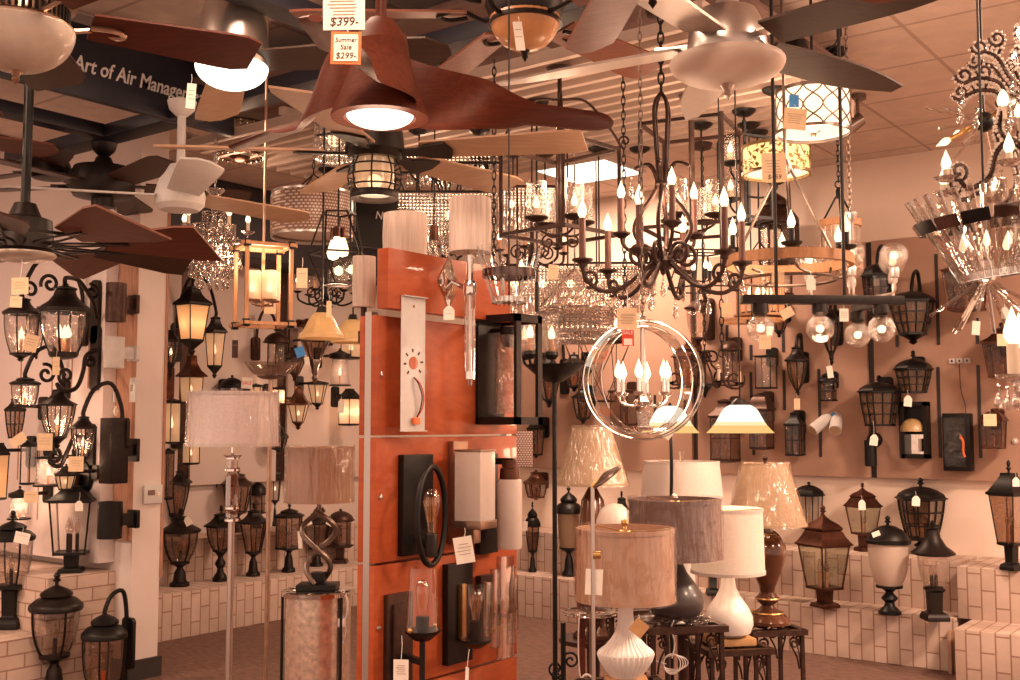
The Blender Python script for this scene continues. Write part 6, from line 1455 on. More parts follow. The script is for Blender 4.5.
for k in range(4):
    a = 2*pi*k/4+.3; u = Vector((cos(a), sin(a), 0)); c = u*.05-UP*.06
    mk('arm', MB().tube([(0, 0, -.085), c-UP*.02, c], .005, 6), M['coppery'], t); mk('candle_tray', MB().lathe([(0, -.01), (.028, -.006), (.032, 0), (0, 0)], 18, c), M['coppery'], t)
    mk('glass_cylinder', MB().lathe([(.03, .0), (.03, .12)], 20, c), M['whitelit'], t); candle(t, c, .03, .009, 'candwhite', True, (.014, .055))
rod(t, h, q.top, 'coppery', .006); lamp(q.p+Vector((0, 0, .10)), 6, .08)
# ---- black geometric cage pendant
q = Loc(338, 248, 5.3); t = thing('geometric_pendant', 'black geometric wire cage pendant with a cluster of bright bulbs', 'pendant', q.p, RZC+R(20))
L3 = [(.085, .17), (.145, -.03), (.08, -.18)]
fr = MB()
rg = [[Vector((r*cos(2*pi*k/5+.3*i), r*sin(2*pi*k/5+.3*i), z)) for k in range(5)] for i, (r, z) in enumerate(L3)]
for g in rg:
    for k in range(5): fr.bar(g[k], g[(k+1) % 5], .008)
for i in range(2):
    for k in range(5): fr.bar(rg[i][k], rg[i+1][k], .008)
mk('cage_frame', fr, M['bronze'], t)
mk('socket_cluster', MB().lathe([(0, .10), (.014, .10), (.016, .05), (0, .05)], 12, (.022, 0, 0)).lathe([(0, .10), (.014, .10), (.016, .05), (0, .05)], 12, (-.02, .02, 0)).lathe([(0, .10), (.014, .10), (.016, .05), (0, .05)], 12, (-.01, -.025, 0)), M['copper'], t)
for x, y, z in ((.022, 0, .01), (-.02, .02, -.005), (-.01, -.025, .015)): mk('bulb', MB().lathe([(.012, .045), (.02, .02), (.032, -.02), (.026, -.045), (0, -.055)], 16, (x, y, z)), M['bulb'], t)
rod(t, .10, q.top, 'bronze', .005); lamp(q.p+Vector((0, 0, -.2)), 6, .06)
q = Loc(350, 268, 5.8); t = thing('cluster_pendant', 'bright clear-glass bulb cluster light just behind the geometric cage', 'pendant', q.p, RZC)
mk('plate', MB().lathe([(0, .06), (.10, .06), (.10, .045), (0, .045)], 24), M['bronze'], t)
for x, y in ((-.06, 0), (.02, -.05), (.07, .02)):
    g = mk('glass_shade', MB().lathe([(.02, .045), (.045, .02), (.055, -.03), (.045, -.07)], 18, (x, y, 0)), M['seeded'], t); mk('bulb', MB().ball((x, y, -.015), .026, 12, 8), M['bulb'], g)
rod(t, .06, q.top, 'bronze', .005)
# ---- perforated drum
q = Loc(313, 216, 6.3); t = thing('drum_pendant', 'wide silver perforated drum pendant behind the black geometric cage', 'pendant', q.p, RZC)
M['silvermesh'] = tiles('silver_perforated_mesh', (.55, .44, .38), (.62, .50, .44), (.20, .11, .08), .024, .018, .005, ('XY', 'Z'), .5, .35)
r, h = .243, .25
mk('drum_shade', MB().lathe([(r*.96, -h/2), (r, -h*.42), (r, h*.42), (r*.96, h/2)], 44), M['silvermesh'], t)
for zz in (-h/2, h/2): mk('rim_ring', MB().band((0, 0, zz), r*.97, .012, .010, 44), M['nickel'], t)
mk('diffuser', MB().lathe([(0, -h*.42), (r*.93, -h*.42)], 36), M['frost'], t)
for k in range(3): a = 2*pi*k/3+.5; mk('support_rod', MB().tube([(r*.9*cos(a), r*.9*sin(a), h/2), (0, 0, h/2+.12)], .004, 6), M['black'], t)
chain(t, h/2+.12, q.top, 'black')
# ---- crystal flush drums under the slats
def flush(label, px, y0, y1, r, d, mat, metal, upper=False):
    q = Loc(px, (y0+y1)/2, d); t = thing('crystal_flush_light', label, 'ceiling light', q.p, RZC); r *= q.k; h = (y1-y0)*q.k
    mk('crystal_drum_mesh', MB().lathe([(r, -h*.45), (r, h/2)], 32), M[mat], t)
    for zz in (h/2, 0, -h*.4): mk('rim_ring', MB().band((0, 0, zz), r, .012, .008, 36), M[metal], t)
    for k in range(24): a = 2*pi*k/24; strand(t, r*cos(a), r*sin(a), h/2-.006, max(3, int(h*.8/.019)), .0095, 2.0, True)
    mk('bulb', MB().ball((0, 0, 0), .04, 12, 8), M['bulb'], t)
    rod(t, h/2, q.top, metal, .006); lamp(q.p-Vector((0, 0, h*.7)), 3, .06); return t
flush('round crystal drum flush light under the sculpted walnut fan blade', 335, 114, 164, 20, 5.6, 'crystal', 'chrome')
flush('copper-framed crystal drum light behind the left walnut blade', 240, 124, 160, 25, 6.3, 'amberglass', 'copper')
q = Loc(563, 60, 5.6); t = thing('crystal_flush_light', 'tiny crystal flush light on the slatted ceiling by the amber bowl fan', 'ceiling light', q.p, RZC)
for k in range(14): a = 2*pi*k/14; strand(t, .06*cos(a), .06*sin(a), .0, 2, .0095, 2.0, True)
mk('plate', MB().lathe([(0, .02), (.07, .02), (.07, 0), (0, 0)], 24), M['chrome'], t); rod(t, .02, q.top, 'chrome', .01)
# ---- small ribbed lantern light
q = Loc(437, 76, 5.0); t = thing('lantern_flush_light', 'small dark flush lantern with a wide brim and ribbed lit glass below the navy beam', 'ceiling light', q.p, RZC)
mk('canopy', MB().lathe([(0, .14), (.075, .14), (.075, .11), (.045, .09), (.04, .07), (0, .07)], 22), M['black'], t)
mk('brim', MB().lathe([(0, .07), (.05, .065), (.10, .03), (.105, .02), (.06, .025), (0, .03)], 26), M['bronze'], t)
mk('glass', MB().lathe([(.06, .025), (.062, -.02), (.05, -.05), (0, -.06)], 24), M['seeded'], t); mk('bulb', MB().ball((0, 0, -.01), .018, 10, 8), M['bulb'], t); mk('cage_frame', MB().bar((.064, 0, .03), (.064, 0, -.055), .005).bar((-.064, 0, .03), (-.064, 0, -.055), .005).bar((-.064, 0, -.055), (.064, 0, -.055), .005), M['black'], t)
rod(t, .13, q.top, 'black', .01)
# ---- yellow bell shades
for lab, px, y0, y1, hw, d in (('cream-yellow bell glass pendant with a narrow paper tag beside the wooden cage', 322, 313, 339, 22.5, 5.1), ('second cream-yellow bell glass pendant half behind the panel post', 353, 320, 343, 22, 5.95)):
    q = Loc(px, y0, d); t = thing('bell_pendant', lab, 'pendant', q.p, RZC); H = (y1-y0)*q.k; r = hw*q.k
    mk('glass_shade', MB().lathe([(r*a, -H*b) for a, b in ((.16, -.02), (.34, .0), (.48, .12), (.62, .32), (.74, .54), (.86, .72), (1, .86), (1, 1), (.97, 1))], 36), M['yellowglass'], t)
    mk('cap', MB().lathe([(0, .03), (.02, .03), (.03, .0), (0, -.005)], 14), M['bronze'], t); rod(t, .03, q.top, 'bronze', .005)
# ---- bare filament pendant
for lab, px, py, d in (('bare clear teardrop bulb pendant hanging between the two string shades', 434, 258, 5.3),):
    q = Loc(px, py, d); t = thing('bulb_pendant', lab, 'pendant', q.p, RZC)
    mk('glass_bulb', MB().lathe([(.014, .09), (.016, .06), (.03, .0), (.04, -.04), (.03, -.07), (0, -.08)], 18), M['seeded'], t); mk('filament_bulb', MB().ball((0, 0, -.03), .022, 10, 8), M['bulb'], t)
    mk('socket', MB().lathe([(0, .16), (.02, .16), (.022, .09), (0, .085)], 14), M['copper'], t); rod(t, .15, q.top, 'bronze', .004)
# ---- chrome basket with glass slats above the open box sconce
q = Loc(509, 277, 3.5); t = thing('glass_basket_chandelier', 'chrome banded half bowl chandelier of slanted clear glass slats above the box sconce', 'chandelier', q.p, RZC)
Rr = .083
for k in range(20):
    a = 2*pi*k/20; u = Vector((cos(a), sin(a), 0)); mk('glass_slat', MB().bar(u*Rr*.62-UP*.085, u*Rr*1.28+UP*.095, .021, .006), M['acrylic'], t)
mk('chrome_band', MB().band((0, 0, .01), Rr*1.0, .026, .006, 36), M['darkchrome'], t); mk('lower_band', MB().band((0, 0, -.075), Rr*.64, .014, .005, 30), M['chrome'], t)
for k in range(3): a = 2*pi*k/3; candle(t, (.04*cos(a), .04*sin(a), -.05), .06, .008, 'chrome', k == 0, (.012, .05))
mk('plate', MB().lathe([(0, -.06), (Rr*.62, -.065), (Rr*.6, -.075), (0, -.07)], 24), M['chrome'], t)
rod(t, -.06, q.top, 'black', .003)
# ---- hurricane glass chandelier
q = Loc(537, 356, 5.2); t = thing('hurricane_chandelier', 'dark chandelier with lit hurricane glass chimneys behind the open box sconce', 'chandelier', q.p, RZC)
for k in range(4):
    a = [0.1, 2.6, 4.2, 1.4][k]; u = Vector((cos(a), sin(a), 0)); c = u*.07
    mk('arm', MB().tube(bez([(0, 0, -.03), u*.04-UP*.05, c-UP*.03, c], 12), .007, 8), M['black'], t)
    mk('candle_cup', MB().lathe([(0, -.02), (.02, -.016), (.034, .004), (.03, .02), (.012, .024), (0, .024)], 18, c), M['black'], t)
    mk('glass_chimney', MB().lathe([(.03, .02), (.044, .06), (.046, .10), (.036, .15), (.042, .20)], 22, c), M['seeded'], t); candle(t, c+UP*.02, .06, .012, 'cand', True, (.018, .07))
mk('column', MB().lathe([(0, -.08), (.015, -.07), (.02, -.04), (.01, 0), (.01, .35), (0, .36)], 12), M['black'], t); rod(t, .34, q.top, 'black', .005)
# ---- brown wheel chandelier
q = Loc(597, 338, 6.6); t = thing('wheel_chandelier', 'brown wheel chandelier with crossed straps behind the acrylic ring orb', 'chandelier', q.p, RZC)
mk('wheel_ring', MB().band((0, 0, .0), .20, .05, .015, 44), M['brown'], t)
for k in range(6):
    a = 2*pi*k/6; u = Vector((cos(a), sin(a), 0)); candle(t, u*.20+UP*.025, .03, .011, 'cand', True, (.015, .05))
    b = a+pi/3; v_ = Vector((cos(b), sin(b), 0)); mk('strap', MB().bar(u*.2-UP*.02, v_*.11-UP*.38, .012, .004), M['brown'], t); mk('strap', MB().bar(v_*.2-UP*.02, u*.11-UP*.38, .012, .004), M['brown'], t)
mk('lower_ring', MB().ring((0, 0, -.38), .11, .006, 32, 6), M['brown'], t)
for x in (-.19, .19): mk('support_rod', MB().tube([(x, 0, .02), (0, 0, .3)], .004, 6), M['brown'], t)
rod(t, .3, q.top, 'brown', .005)
# ---- wood stave drum
q = Loc(760, 294, 5.75); t = thing('stave_chandelier', 'drum of upright lit wooden staves held between two rings under the wagon wheel', 'chandelier', q.p, RZC)
for k in range(18):
    a = 2*pi*k/18; mk('stave', MB().bar((.12*cos(a), .12*sin(a), -.11), (.12*cos(a), .12*sin(a), .11), .016, .008), M['oak'], t)
for zz in (-.115, .115): mk('ring_band', MB().band((0, 0, zz), .122, .012, .03, 40), M['oak'], t)
for k in range(4): a = 2*pi*k/4; candle(t, (.05*cos(a), .05*sin(a), -.10), .09, .012, 'candwhite', True, (.016, .06))
mk('plate', MB().lathe([(0, -.10), (.12, -.10), (.12, -.11), (0, -.11)], 24), M['black'], t)
for x in (-.12, .12): mk('support_rod', MB().tube([(x, 0, .115), (0, 0, .28)], .004, 6), M['black'], t)
rod(t, .28, q.top, 'black', .005); lamp(q.p, 3, .05)
q = Loc(752, 321, 5.6); t = thing('ring_chandelier', 'thin light wood hoop hanging just below the stave drum', 'chandelier', q.p, RZC)
mk('hoop', MB().band((0, 0, 0), .155, .012, .014, 44), M['oak'], t); mk('cross_bar', MB().bar((-.155, 0, 0), (.155, 0, 0), .010), M['oak'], t); mk('hub', MB().lathe([(0, -.02), (.03, -.015), (.03, .015), (0, .02)], 14), M['bronze'], t); rod(t, .01, q.top, 'bronze', .004)
# ---- S-scroll iron chandelier
q = Loc(705, 385, 6.0); t = thing('scroll_chandelier', 'low iron chandelier of big S-scrolls around a pointed black cup right of the ring orb', 'chandelier', q.p, RZC)
mk('cup', MB().lathe([(0, .012), (.034, .012), (.036, -.01), (.022, -.03), (.012, -.05), (.006, -.065), (0, -.075)], 18), M['black'], t)
mk('column', MB().tube([(0, 0, .01), (0, 0, .19)], .008, 8), M['iron'], t)
for a in (0, pi/2, pi, 3*pi/2):
    u = Vector((cos(a+.2), sin(a+.2), 0)); b = mk('s_scroll', MB().tube(spiral(u*.045+UP*.15, .01, .04, pi*.6, 1.1, 18, u, UP)+bez([u*.04+UP*.11, u*.09+UP*.06, u*.12-UP*.0, u*.16-UP*.02], 12), .006, 6), M['iron'], t)
    mk('end_curl', MB().tube(spiral(u*.175+UP*.03, .01, .06, 3.6, 1.5, 24, u, UP), .006, 6), M['iron'], b)
    mk('cross_arm', MB().tube([u*.03, u*.19-UP*.0], .005, 6), M['iron'], t); mk('candle_cup', MB().lathe([(0, 0), (.02, .004), (.032, .016), (0, .014)], 16, u*.2), M['black'], t); candle(t, u*.2+UP*.014, .06, .01, 'candwhite', False, (.013, .05))
chain(t, .19, q.top-.02, 'iron'); mk('canopy', MB().lathe([(0, q.top-.04), (.05, q.top-.03), (.06, q.top), (0, q.top)], 18), M['iron'], t)
# ---- thin hexagon frame lantern
q = Loc(703, 272, 5.6); t = thing('hexagon_pendant', 'thin black hexagonal open frame pendant among the crystal drops', 'pendant', q.p, RZC+R(8)); fr = MB()
for zz, r in ((-.09, .185), (.10, .12)):
    for k in range(6): fr.bar((r*cos(pi*k/3), r*sin(pi*k/3), zz), (r*cos(pi*(k+1)/3), r*sin(pi*(k+1)/3), zz), .008)
for k in range(6): fr.bar((.185*cos(pi*k/3), .185*sin(pi*k/3), -.09), (.12*cos(pi*k/3), .12*sin(pi*k/3), .10), .007)
mk('hexagon_frame', fr, M['black'], t)
for k in range(3): a = 2*pi*k/3+.5; candle(t, (.05*cos(a), .05*sin(a), -.04), .05, .01, 'black', True, (.014, .055)); mk('arm', MB().tube([(0, 0, -.05), (.05*cos(a), .05*sin(a), -.04)], .004, 6), M['black'], t)
mk('centre_post', MB().tube([(0, 0, -.06), (0, 0, .12)], .006, 6), M['black'], t); mk('cross_bar', MB().bar((-.12, 0, .10), (.12, 0, .10), .007), M['black'], t); rod(t, .1, q.top, 'black', .005)
# ---- iron scroll tracery behind the square lantern, and small dark chandelier at left
for lab, px, py, d, n, m_ in (('dark scroll-armed chandelier behind the square iron lantern and glass slats', 532, 256, 5.5, 6, 'iron'), ('small dark candle chandelier between the wooden cage and the panel top', 326, 296, 6.6, 6, 'black'), ('black scroll chandelier beyond the bare teardrop bulb', 445, 255, 6.5, 5, 'black')):
    q = Loc(px, py, d); t = thing('scroll_chandelier', lab, 'chandelier', q.p, RZC)
    mk('column', MB().lathe([(0, -.06), (.02, -.05), (.03, -.02), (.012, .02), (.01, .15), (0, .16)], 12), M[m_], t)
    for k in range(n):
        a = 2*pi*k/n+.3; u = Vector((cos(a), sin(a), 0)); b = mk('arm', MB().tube(bez([u*.02-UP*.02, u*.09-UP*.055, u*.16-UP*.03, u*.17+UP*.01], 14), .0065, 6), M[m_], t)
        mk('scroll', MB().tube(spiral(u*.08+UP*.015, .008, .04, 0, 1.4, 20, u, UP), .005, 6), M[m_], b); mk('candle_cup', MB().lathe([(0, 0), (.015, .003), (.03, .014), (0, .012)], 14, u*.17+UP*.01), M[m_], t); candle(t, u*.17+UP*.022, .05, .01, 'cand', k % 3 == 0, (.014, .05))
    rod(t, .15, q.top, m_, .005)
# ---- big crystal scroll chandelier, upper right
q = Loc(1040, 120, 3.0); t = thing('crystal_chandelier', 'huge crystal-beaded scroll chandelier filling the upper right corner', 'chandelier', q.p, RZC)
M['beaded'] = M['darkchrome']
M['bead'] = prin('clear_bead', (.80, .70, .62), .12, 0, .25, 300, coat=1, spec=.8)
def beads(par, pts, u, r=.0048, off=.0075):
    mb = MB(); n_ = u.cross(UP).normalized(); acc = 0; pts = [Vector(p) for p in pts]
    for a_, b_ in zip(pts, pts[1:]):
        L_ = (b_-a_).length; tg = (b_-a_).normalized() if L_ > 1e-6 else UP; sd = tg.cross(n_)
        while acc < L_:
            c = a_+tg*acc
            for sg in (-1, 1): mb.ball(c+sd*(off*sg), r, 6, 4)
            acc += r*2.0
        acc -= L_
    return mk('bead_chain', mb, M['bead'], par)
mk('column', MB().lathe([(0, -.20), (.02, -.19), (.035, -.15), (.015, -.10), (.03, -.04), (.015, .03), (.03, .10), (.012, .16), (.02, .22), (.035, .25), (0, .27)], 12), M['crystal'], t)
for k in range(8):
    a = pi+2*pi*k/8+.05; u = Vector((cos(a), sin(a), 0))
    P = lambda pts: bez([u*r+UP*z for r, z in pts], 26)
    pt_ = P([(.02, -.10), (.07, -.05), (.11, -.08), (.13, -.14), (.18, -.17), (.205, -.15)]); A = mk('lower_arm', MB().tube(pt_, .0085*.8, 8), M['beaded'], t); beads(A, pt_, u)
    pt_ = spiral(u*.205-UP*.128, .006, .026, pi*1.3, 1.3, 22, u, UP); mk('scroll', MB().tube(pt_, .0065*.75, 8), M['beaded'], A); beads(A, pt_, u, .004, .0065)
    pt_ = P([(.03, -.09), (.10, -.03), (.085, .05), (.10, .09), (.15, .10), (.19, .085)]); B = mk('middle_arm', MB().tube(pt_, .0075*.8, 8), M['beaded'], t); beads(B, pt_, u)
    pt_ = spiral(u*.185+UP*.107, .005, .022, pi*1.6, 1.2, 20, u, UP); mk('scroll', MB().tube(pt_, .006*.75, 8), M['beaded'], B); beads(B, pt_, u, .004, .0065)
    pt_ = spiral(u*.135+UP*.118, .005, .02, pi*1.6, 1.2, 20, u, UP); mk('scroll', MB().tube(pt_, .0055*.75, 8), M['beaded'], B); beads(B, pt_, u, .004, .0065)
    pt_ = P([(.02, .06), (.07, .10), (.10, .15), (.13, .165), (.15, .16)]); D = mk('upper_arm', MB().tube(pt_, .007*.8, 8), M['beaded'], t); beads(D, pt_, u)
    pt_ = spiral(u*.145+UP*.178, .005, .02, pi*1.6, 1.2, 20, u, UP); mk('scroll', MB().tube(pt_, .0055*.75, 8), M['beaded'], D); beads(D, pt_, u, .004, .0065)
    pt_ = spiral(u*.10+UP*.20, .005, .022, pi*1.6, 1.2, 20, u, UP); mk('scroll', MB().tube(pt_, .0055*.75, 8), M['beaded'], D); beads(D, pt_, u, .004, .0065)
    mk('candle_cup', MB().lathe([(0, 0), (.015, .002), (.03, .012), (0, .01)], 16, u*.235-UP*.155), M['crystal'], t)
    candle(t, u*.235-UP*.145, .02, .008, 'candwhite', True, (.012, .05))
    prism(t, u*.19+UP*.05, .009, .055); prism(t, u*.10-UP*.16, .010, .06); prism(t, u*.15+UP*.03, .008, .05); prism(t, u*.07+UP*.02, .009, .06)
    if k % 2 == 0: candle(t, u*.09+UP*.0, .03, .008, 'candwhite', True, (.014, .055))
chain(t, .27, q.top/1.15, 'chrome'); t.scale = (1.15, 1.15, 1.15); lamp(q.p+Vector((0, 0, .32)), 3, .08)
# ---- sputnik behind it
q = Loc(984, 122, 3.65); t = thing('sputnik_chandelier', 'small starburst chandelier of clear rods and brass flame bulbs behind the beaded scrolls', 'chandelier', q.p, RZC)
mk('hub', MB().ball((0, 0, 0), .035, 16, 10), M['black'], t); rr = random.Random(11)
for a, e, L_ in ((180, 14, .2), (190, -10, .17), (215, -35, .16), (232, -38, .15), (120, 30, .18), (60, -25, .18), (20, 20, .18), (300, 25, .18), (330, -15, .18), (150, -50, .15)):
    u = Vector((cos(R(a))*cos(R(e)), sin(R(a))*cos(R(e)), sin(R(e)))); mk('clear_rod', MB().tube([u*.03, u*L_], .0045, 6), M['acrylic'], t)
for a, e in ((183, -27), (100, 0), (20, -30), (280, 10), (345, 40)):
    u = Vector((cos(R(a))*cos(R(e)), sin(R(a))*cos(R(e)), sin(R(e)))); s_ = mk('candle_arm', MB().tube([u*.03, u*.10], .004, 6).tube([u*.09, u*.135], .009, 10), M['brass'], t)
    mk('flame_bulb', MB().lathe(flame(.013, .055), 12).xf(Matrix.Translation(u*.135) @ UP.rotation_difference(u).to_matrix().to_4x4()), M['bulb'], s_)
rod(t, .02, q.top, 'black', .004)
# ---- glass rod basket
q = Loc(985, 238, 2.57); t = thing('glass_basket_chandelier', 'large basket chandelier of clear glass rods in a dark chrome band at the right', 'chandelier', q.p, RZC+R(10))
tl = Matrix.Rotation(R(-9), 4, 'Y')
for k in range(28):
    a = 2*pi*k/28; u = Vector((cos(a), sin(a), 0)); mk('glass_rod', MB().bar(tl @ (u*.075-UP*.10), tl @ (u*.172+UP*.125), .014, .010), M['acrylic'], t)
for k in range(14):
    a = 2*pi*k/14; mk('band_link', MB().bbox((0, 0, 0), (.007, .066 if k % 2 else .060, .034), .002).xf(tl @ Matrix.Rotation(a, 4, 'Z') @ Matrix.Translation((.158, 0, .048)) @ Matrix.Rotation(R(23), 4, 'Y')), M['black' if k % 2 else 'darkchrome'], t)
mk('lower_ring', MB().band((0, 0, -.095), .075, .02, .006, 30).xf(tl), M['chrome'], t)
for k in range(10):
    a = 2*pi*k/10+.2; e = R(-38-20*(k % 2)); u = Vector((cos(a)*cos(e), sin(a)*cos(e), sin(e))); mk('burst_rod', MB().tube([u*.03-UP*.10, u*.175-UP*.09], .0055, 6), M['acrylic'], t)
for k in range(6): a = 2*pi*k/6; mk('bulb', MB().lathe(flame(.010, .042), 12, (.06*cos(a), .06*sin(a), -.03)), M['bulb'], t)
mk('column', MB().lathe([(0, -.12), (.02, -.11), (.02, -.06), (.008, -.05), (.008, .14), (0, .15)], 12), M['chrome'], t); rod(t, .14, q.top, 'black', .003); t.scale = (.92, .92, .92)
lamp(q.p+Vector((-.05, .12, -.3)), 1.2, .05)
# ---- crystal candle arm at the right edge
q = Loc(1085, 380, 2.4); t = thing('crystal_chandelier', 'clear crystal chandelier whose lit candle arm enters at the right edge', 'chandelier', q.p, RZC)
mk('column', MB().lathe([(0, -.12), (.02, -.10), (.04, -.05), (.015, 0), (.035, .06), (.012, .14), (.03, .2), (0, .22)], 10), M['crystal'], t)
for k in range(6):
    a = pi+2*pi*k/6; u = Vector((cos(a), sin(a), 0)); mk('arm', MB().tube(bez([u*.02-UP*.03, u*.08-UP*.06, u*.14-UP*.03, u*.155], 16), .008, 8), M['crystal'], t)
    mk('drip_pan', MB().lathe([(0, -.005), (.02, -.003), (.038, .006), (.04, .012), (.02, .006), (0, .006)], 20, u*.155), M['crystal'], t)
    candle(t, u*.155+UP*.008, .07, .013, 'candwhite', True, (.019, .085)); 
    for j in range(3): b = 2*pi*j/3+a; prism(t, u*.155+Vector((.034*cos(b), .034*sin(b), -.04)), .011, .05)
rod(t, .2, q.top, 'chrome', .004)
# ---- little ceiling things
p = at(839, 32, 5.2); t = thing('cord_plug', 'black plug and cord dangling from the ceiling tile right of the nickel fan', 'cord', p, RZC)
mk('plug', MB().bbox((0, 0, 0), (.022, .022, .05), .004), M['black'], t); mk('cord', MB().tube(bez([(0, 0, -.02), (-.03, 0, -.07), (-.10, 0, -.11), (-.18, 0, -.12), (-.2, 0, .0), (-.2, 0, 3.495-p.z)], 24), .0045, 6), M['black'], t); mk('hook', MB().tube([(0, 0, .02), (0, 0, 3.495-p.z)], .004, 6), M['black'], t)
p = at(858, 122, 6.4); t = thing('spot_light', 'small grey ceiling spot light behind the quatrefoil drum', 'spot light', p, RZC)
mk('barrel', MB().tube([(.02, 0, .02), (-.06, 0, -.03)], [.04, .05], 16), M['pewter'], t); mk('stem', MB().tube([(0, 0, 0), (0, 0, 3.495-p.z)], .01, 8), M['pewter'], t); mk('base', MB().lathe([(0, 3.47-p.z), (.05, 3.47-p.z), (.05, 3.495-p.z), (0, 3.495-p.z)], 16), M['pewter'], t)
for lab, px, py, d in (('small chrome hook lamp holder on the slats beside the amber fan blade', 498, 80, 5.6), ('coiled black loop lamp canopy above the lit quatrefoil drum', 795, 52, 5.0)):
    q = Loc(px, py, d); t = thing('lamp_canopy', lab, 'canopy', q.p, RZC); mk('dome', MB().lathe([(0, .05), (.05, .045), (.065, .0), (.05, -.015), (0, -.01)], 20), M['pewter' if px < 600 else 'black'], t)
    for x in (-.02, .02): mk('wire', MB().tube([(x, 0, -.01), (x, 0, -.16)], .004, 6), M['nickel'], t)
    rod(t, .04, q.top, 'black', .008, canopy=False)
# loose chains
for lab, px, y0, y1, d in (('long thin dark chain hanging straight beside the ring orb', 625, 148, 320, 4.6), ('chain beside the square iron lantern frame, near the twig curtain', 494, 152, 262, 4.6), ('chain hanging down past the scroll chandelier to the cream tag', 722, 300, 350, 4.4)):
    q = Loc(px, y1, d); t = thing('hanging_chain', lab, 'chain', q.p, RZC); chain(t, 0, q.z(y0) if y0 > 290 else q.top, 'bronze', L_=.04); mk('hook', MB().ring((0, 0, -.015), .014, .003, 14, 6, (0, 1, 0)), M['bronze'], t)
    if y0 > 290: mk('cord', MB().tube([(0, 0, q.z(y0)), (0, 0, q.top)], .003, 6), M['bronze'], t)
# ================================================================ PRICE TAGS
H = spottag
H(344, 10, 2.2, 43, 42, 'large cream price card reading 399 dollars on the sculpted walnut fan', 'rect', 0, -1, 12, M['paper'], 6, text=[('$399-', -.30, .30)])
t = H(346, 48, 2.19, 31, 34, 'orange-edged Summer Sale card reading 299 dollars under the 399 card', 'rect', 0, 1, 6, M['orange'], 0, cat='sale card')
s = 2.19/FPX
mk('white_panel', MB().box((0, -.0016, .0), (25*s, .0008, 28*s)), M['paper'], t)
for tx, zz, sz in (('Summer', 8, 6.6), ('Sale', 0.5, 7.5), ('$299-', -8.5, 9)): mk('lettering', text_mb(tx, sz*s, .15, .0003).xf(Matrix.Translation((0, -.0024, zz*s)) @ UPR), M['ink'], t)
H(191, 96, 3.9, 9, 26, 'white tag hanging from the chrome dome fan over the navy sign', 'rect', 10, 3, 12)
H(519, 36, 3.45, 10, 30, 'narrow white tag stuck on the orange amber bowl fan', 'rect', 20, -8, 8, lines=2)
H(115, 222, 5.8, 12, 16, 'white folded tag on the bronze drum-motor fan', 'rect', 0, 0, 8, lines=3)
H(20, 286, 3.9, 17, 17, 'yellow price card hanging from the windmill fan at the left', 'rect', 0, -2, 20, M['kraft'])
H(16, 302, 3.88, 12, 11, 'smaller yellow card below the windmill fan price card', 'rect', 0, 2, 4, M['kraft'], 1)
H(31, 343, 6.1, 14, 17, 'tilted cream card on the narrow dark lantern at the left', 'rect', 0, 14, 8, M['kraft'])
H(56, 366, 5.9, 7, 18, 'narrow cream tag hung under the biggest left lantern', 'rect', 0, 0, 14, M['kraft'], 2)
H(45, 442, 6.1, 15, 17, 'cream card beside the curled scroll arm on the white partition', 'rect', 0, 0, 6, M['kraft'])
H(76, 464, 6.1, 15, 15, 'square cream card below the gooseneck lantern', 'rect', 0, 0, 8, M['kraft'])
H(18, 440, 5.9, 16, 10, 'slanted cream card over the folded-panel lantern', 'rect', 0, -35, 0, M['kraft'], 0)
H(31, 497, 5.9, 14, 11, 'cream card beside the ribbed bell jar light', 'rect', 0, 0, 8, M['kraft'], 1)
H(79, 506, 6.2, 8, 10, 'white house-shaped tag on the square black pier lantern', 'house', 0, 0, 9, lines=0)
H(22, 538, 5.85, 15, 11, 'cream tag on the round pier lantern at the left edge', 'rect', 0, 12, 6, M['paper'], 1)
H(188, 521, 7.3, 7, 9, 'white tag on the bronze pier lantern nearest the white column', 'house', 0, -25, 5, lines=0)
H(309, 522, 7.2, 5, 6, 'tiny white tag on the lantern behind the twisted lamp', 'house', 0, -20, 4, lines=0)
H(330, 522, 7.2, 6, 7, 'small white tag by the copper-topped round lantern', 'house', 0, 30, 4, lines=0)
H(300, 540, 7.0, 4, 17, 'narrow cream tag beside the dark straight-sided pier lantern', 'rect', 0, -4, 4, lines=0)
H(302, 278, 4.4, 11, 20, 'orange-lit cream tag hanging from the wooden cage chandelier', 'rect', 0, 0, 12, M['kraft'], 1)
H(329, 309, 4.95, 5, 16, 'narrow cream tag hanging onto the yellow bell shade', 'rect', 0, 0, 8, M['kraft'], 0)
H(300, 352, 7.2, 9, 10, 'blue and pink sale card on the grey bracketed lantern', 'rect', 0, -20, 4, M['blue'], 0, cat='sale card')
H(307, 361, 7.19, 5, 8, 'pink strip hanging below the blue sale card', 'rect', 0, -10, 0, M['paper'], 0, cat='sale card')
H(247, 383, 7.0, 11, 11, 'white card with red print standing over the white drum shade', 'rect', 0, 4, 4, M['paper'], 0)
mk('red_print_lettering', text_mb('SALE', .03, 0, .0004).xf(Matrix.Translation((0, -.0015, 0)) @ UPR), M['red'], bpy.context.scene.objects[-1] if False else [o for o in SC.objects if o.get('label') == 'white card with red print standing over the white drum shade'][0])
H(235, 349, 7.3, 6, 18, 'small brown card on the left wall board', 'rect', 0, 0, 8, M['brown'], 1)
H(270, 307, 5.2, 12, 14, 'cream card among the dark lanterns behind the wooden cage', 'rect', 0, 0, 6, M['kraft'], 0)
H(341, 407, 7.1, 6, 12, 'red-dotted white tag on the lit black box lantern', 'rect', 0, 4, 6, M['paper'], 0)
H(449, 313, 3.36, 11, 14, 'white house-shaped tag hanging from the diamond mirror plate', 'house', 0, 0, 8, lines=2)
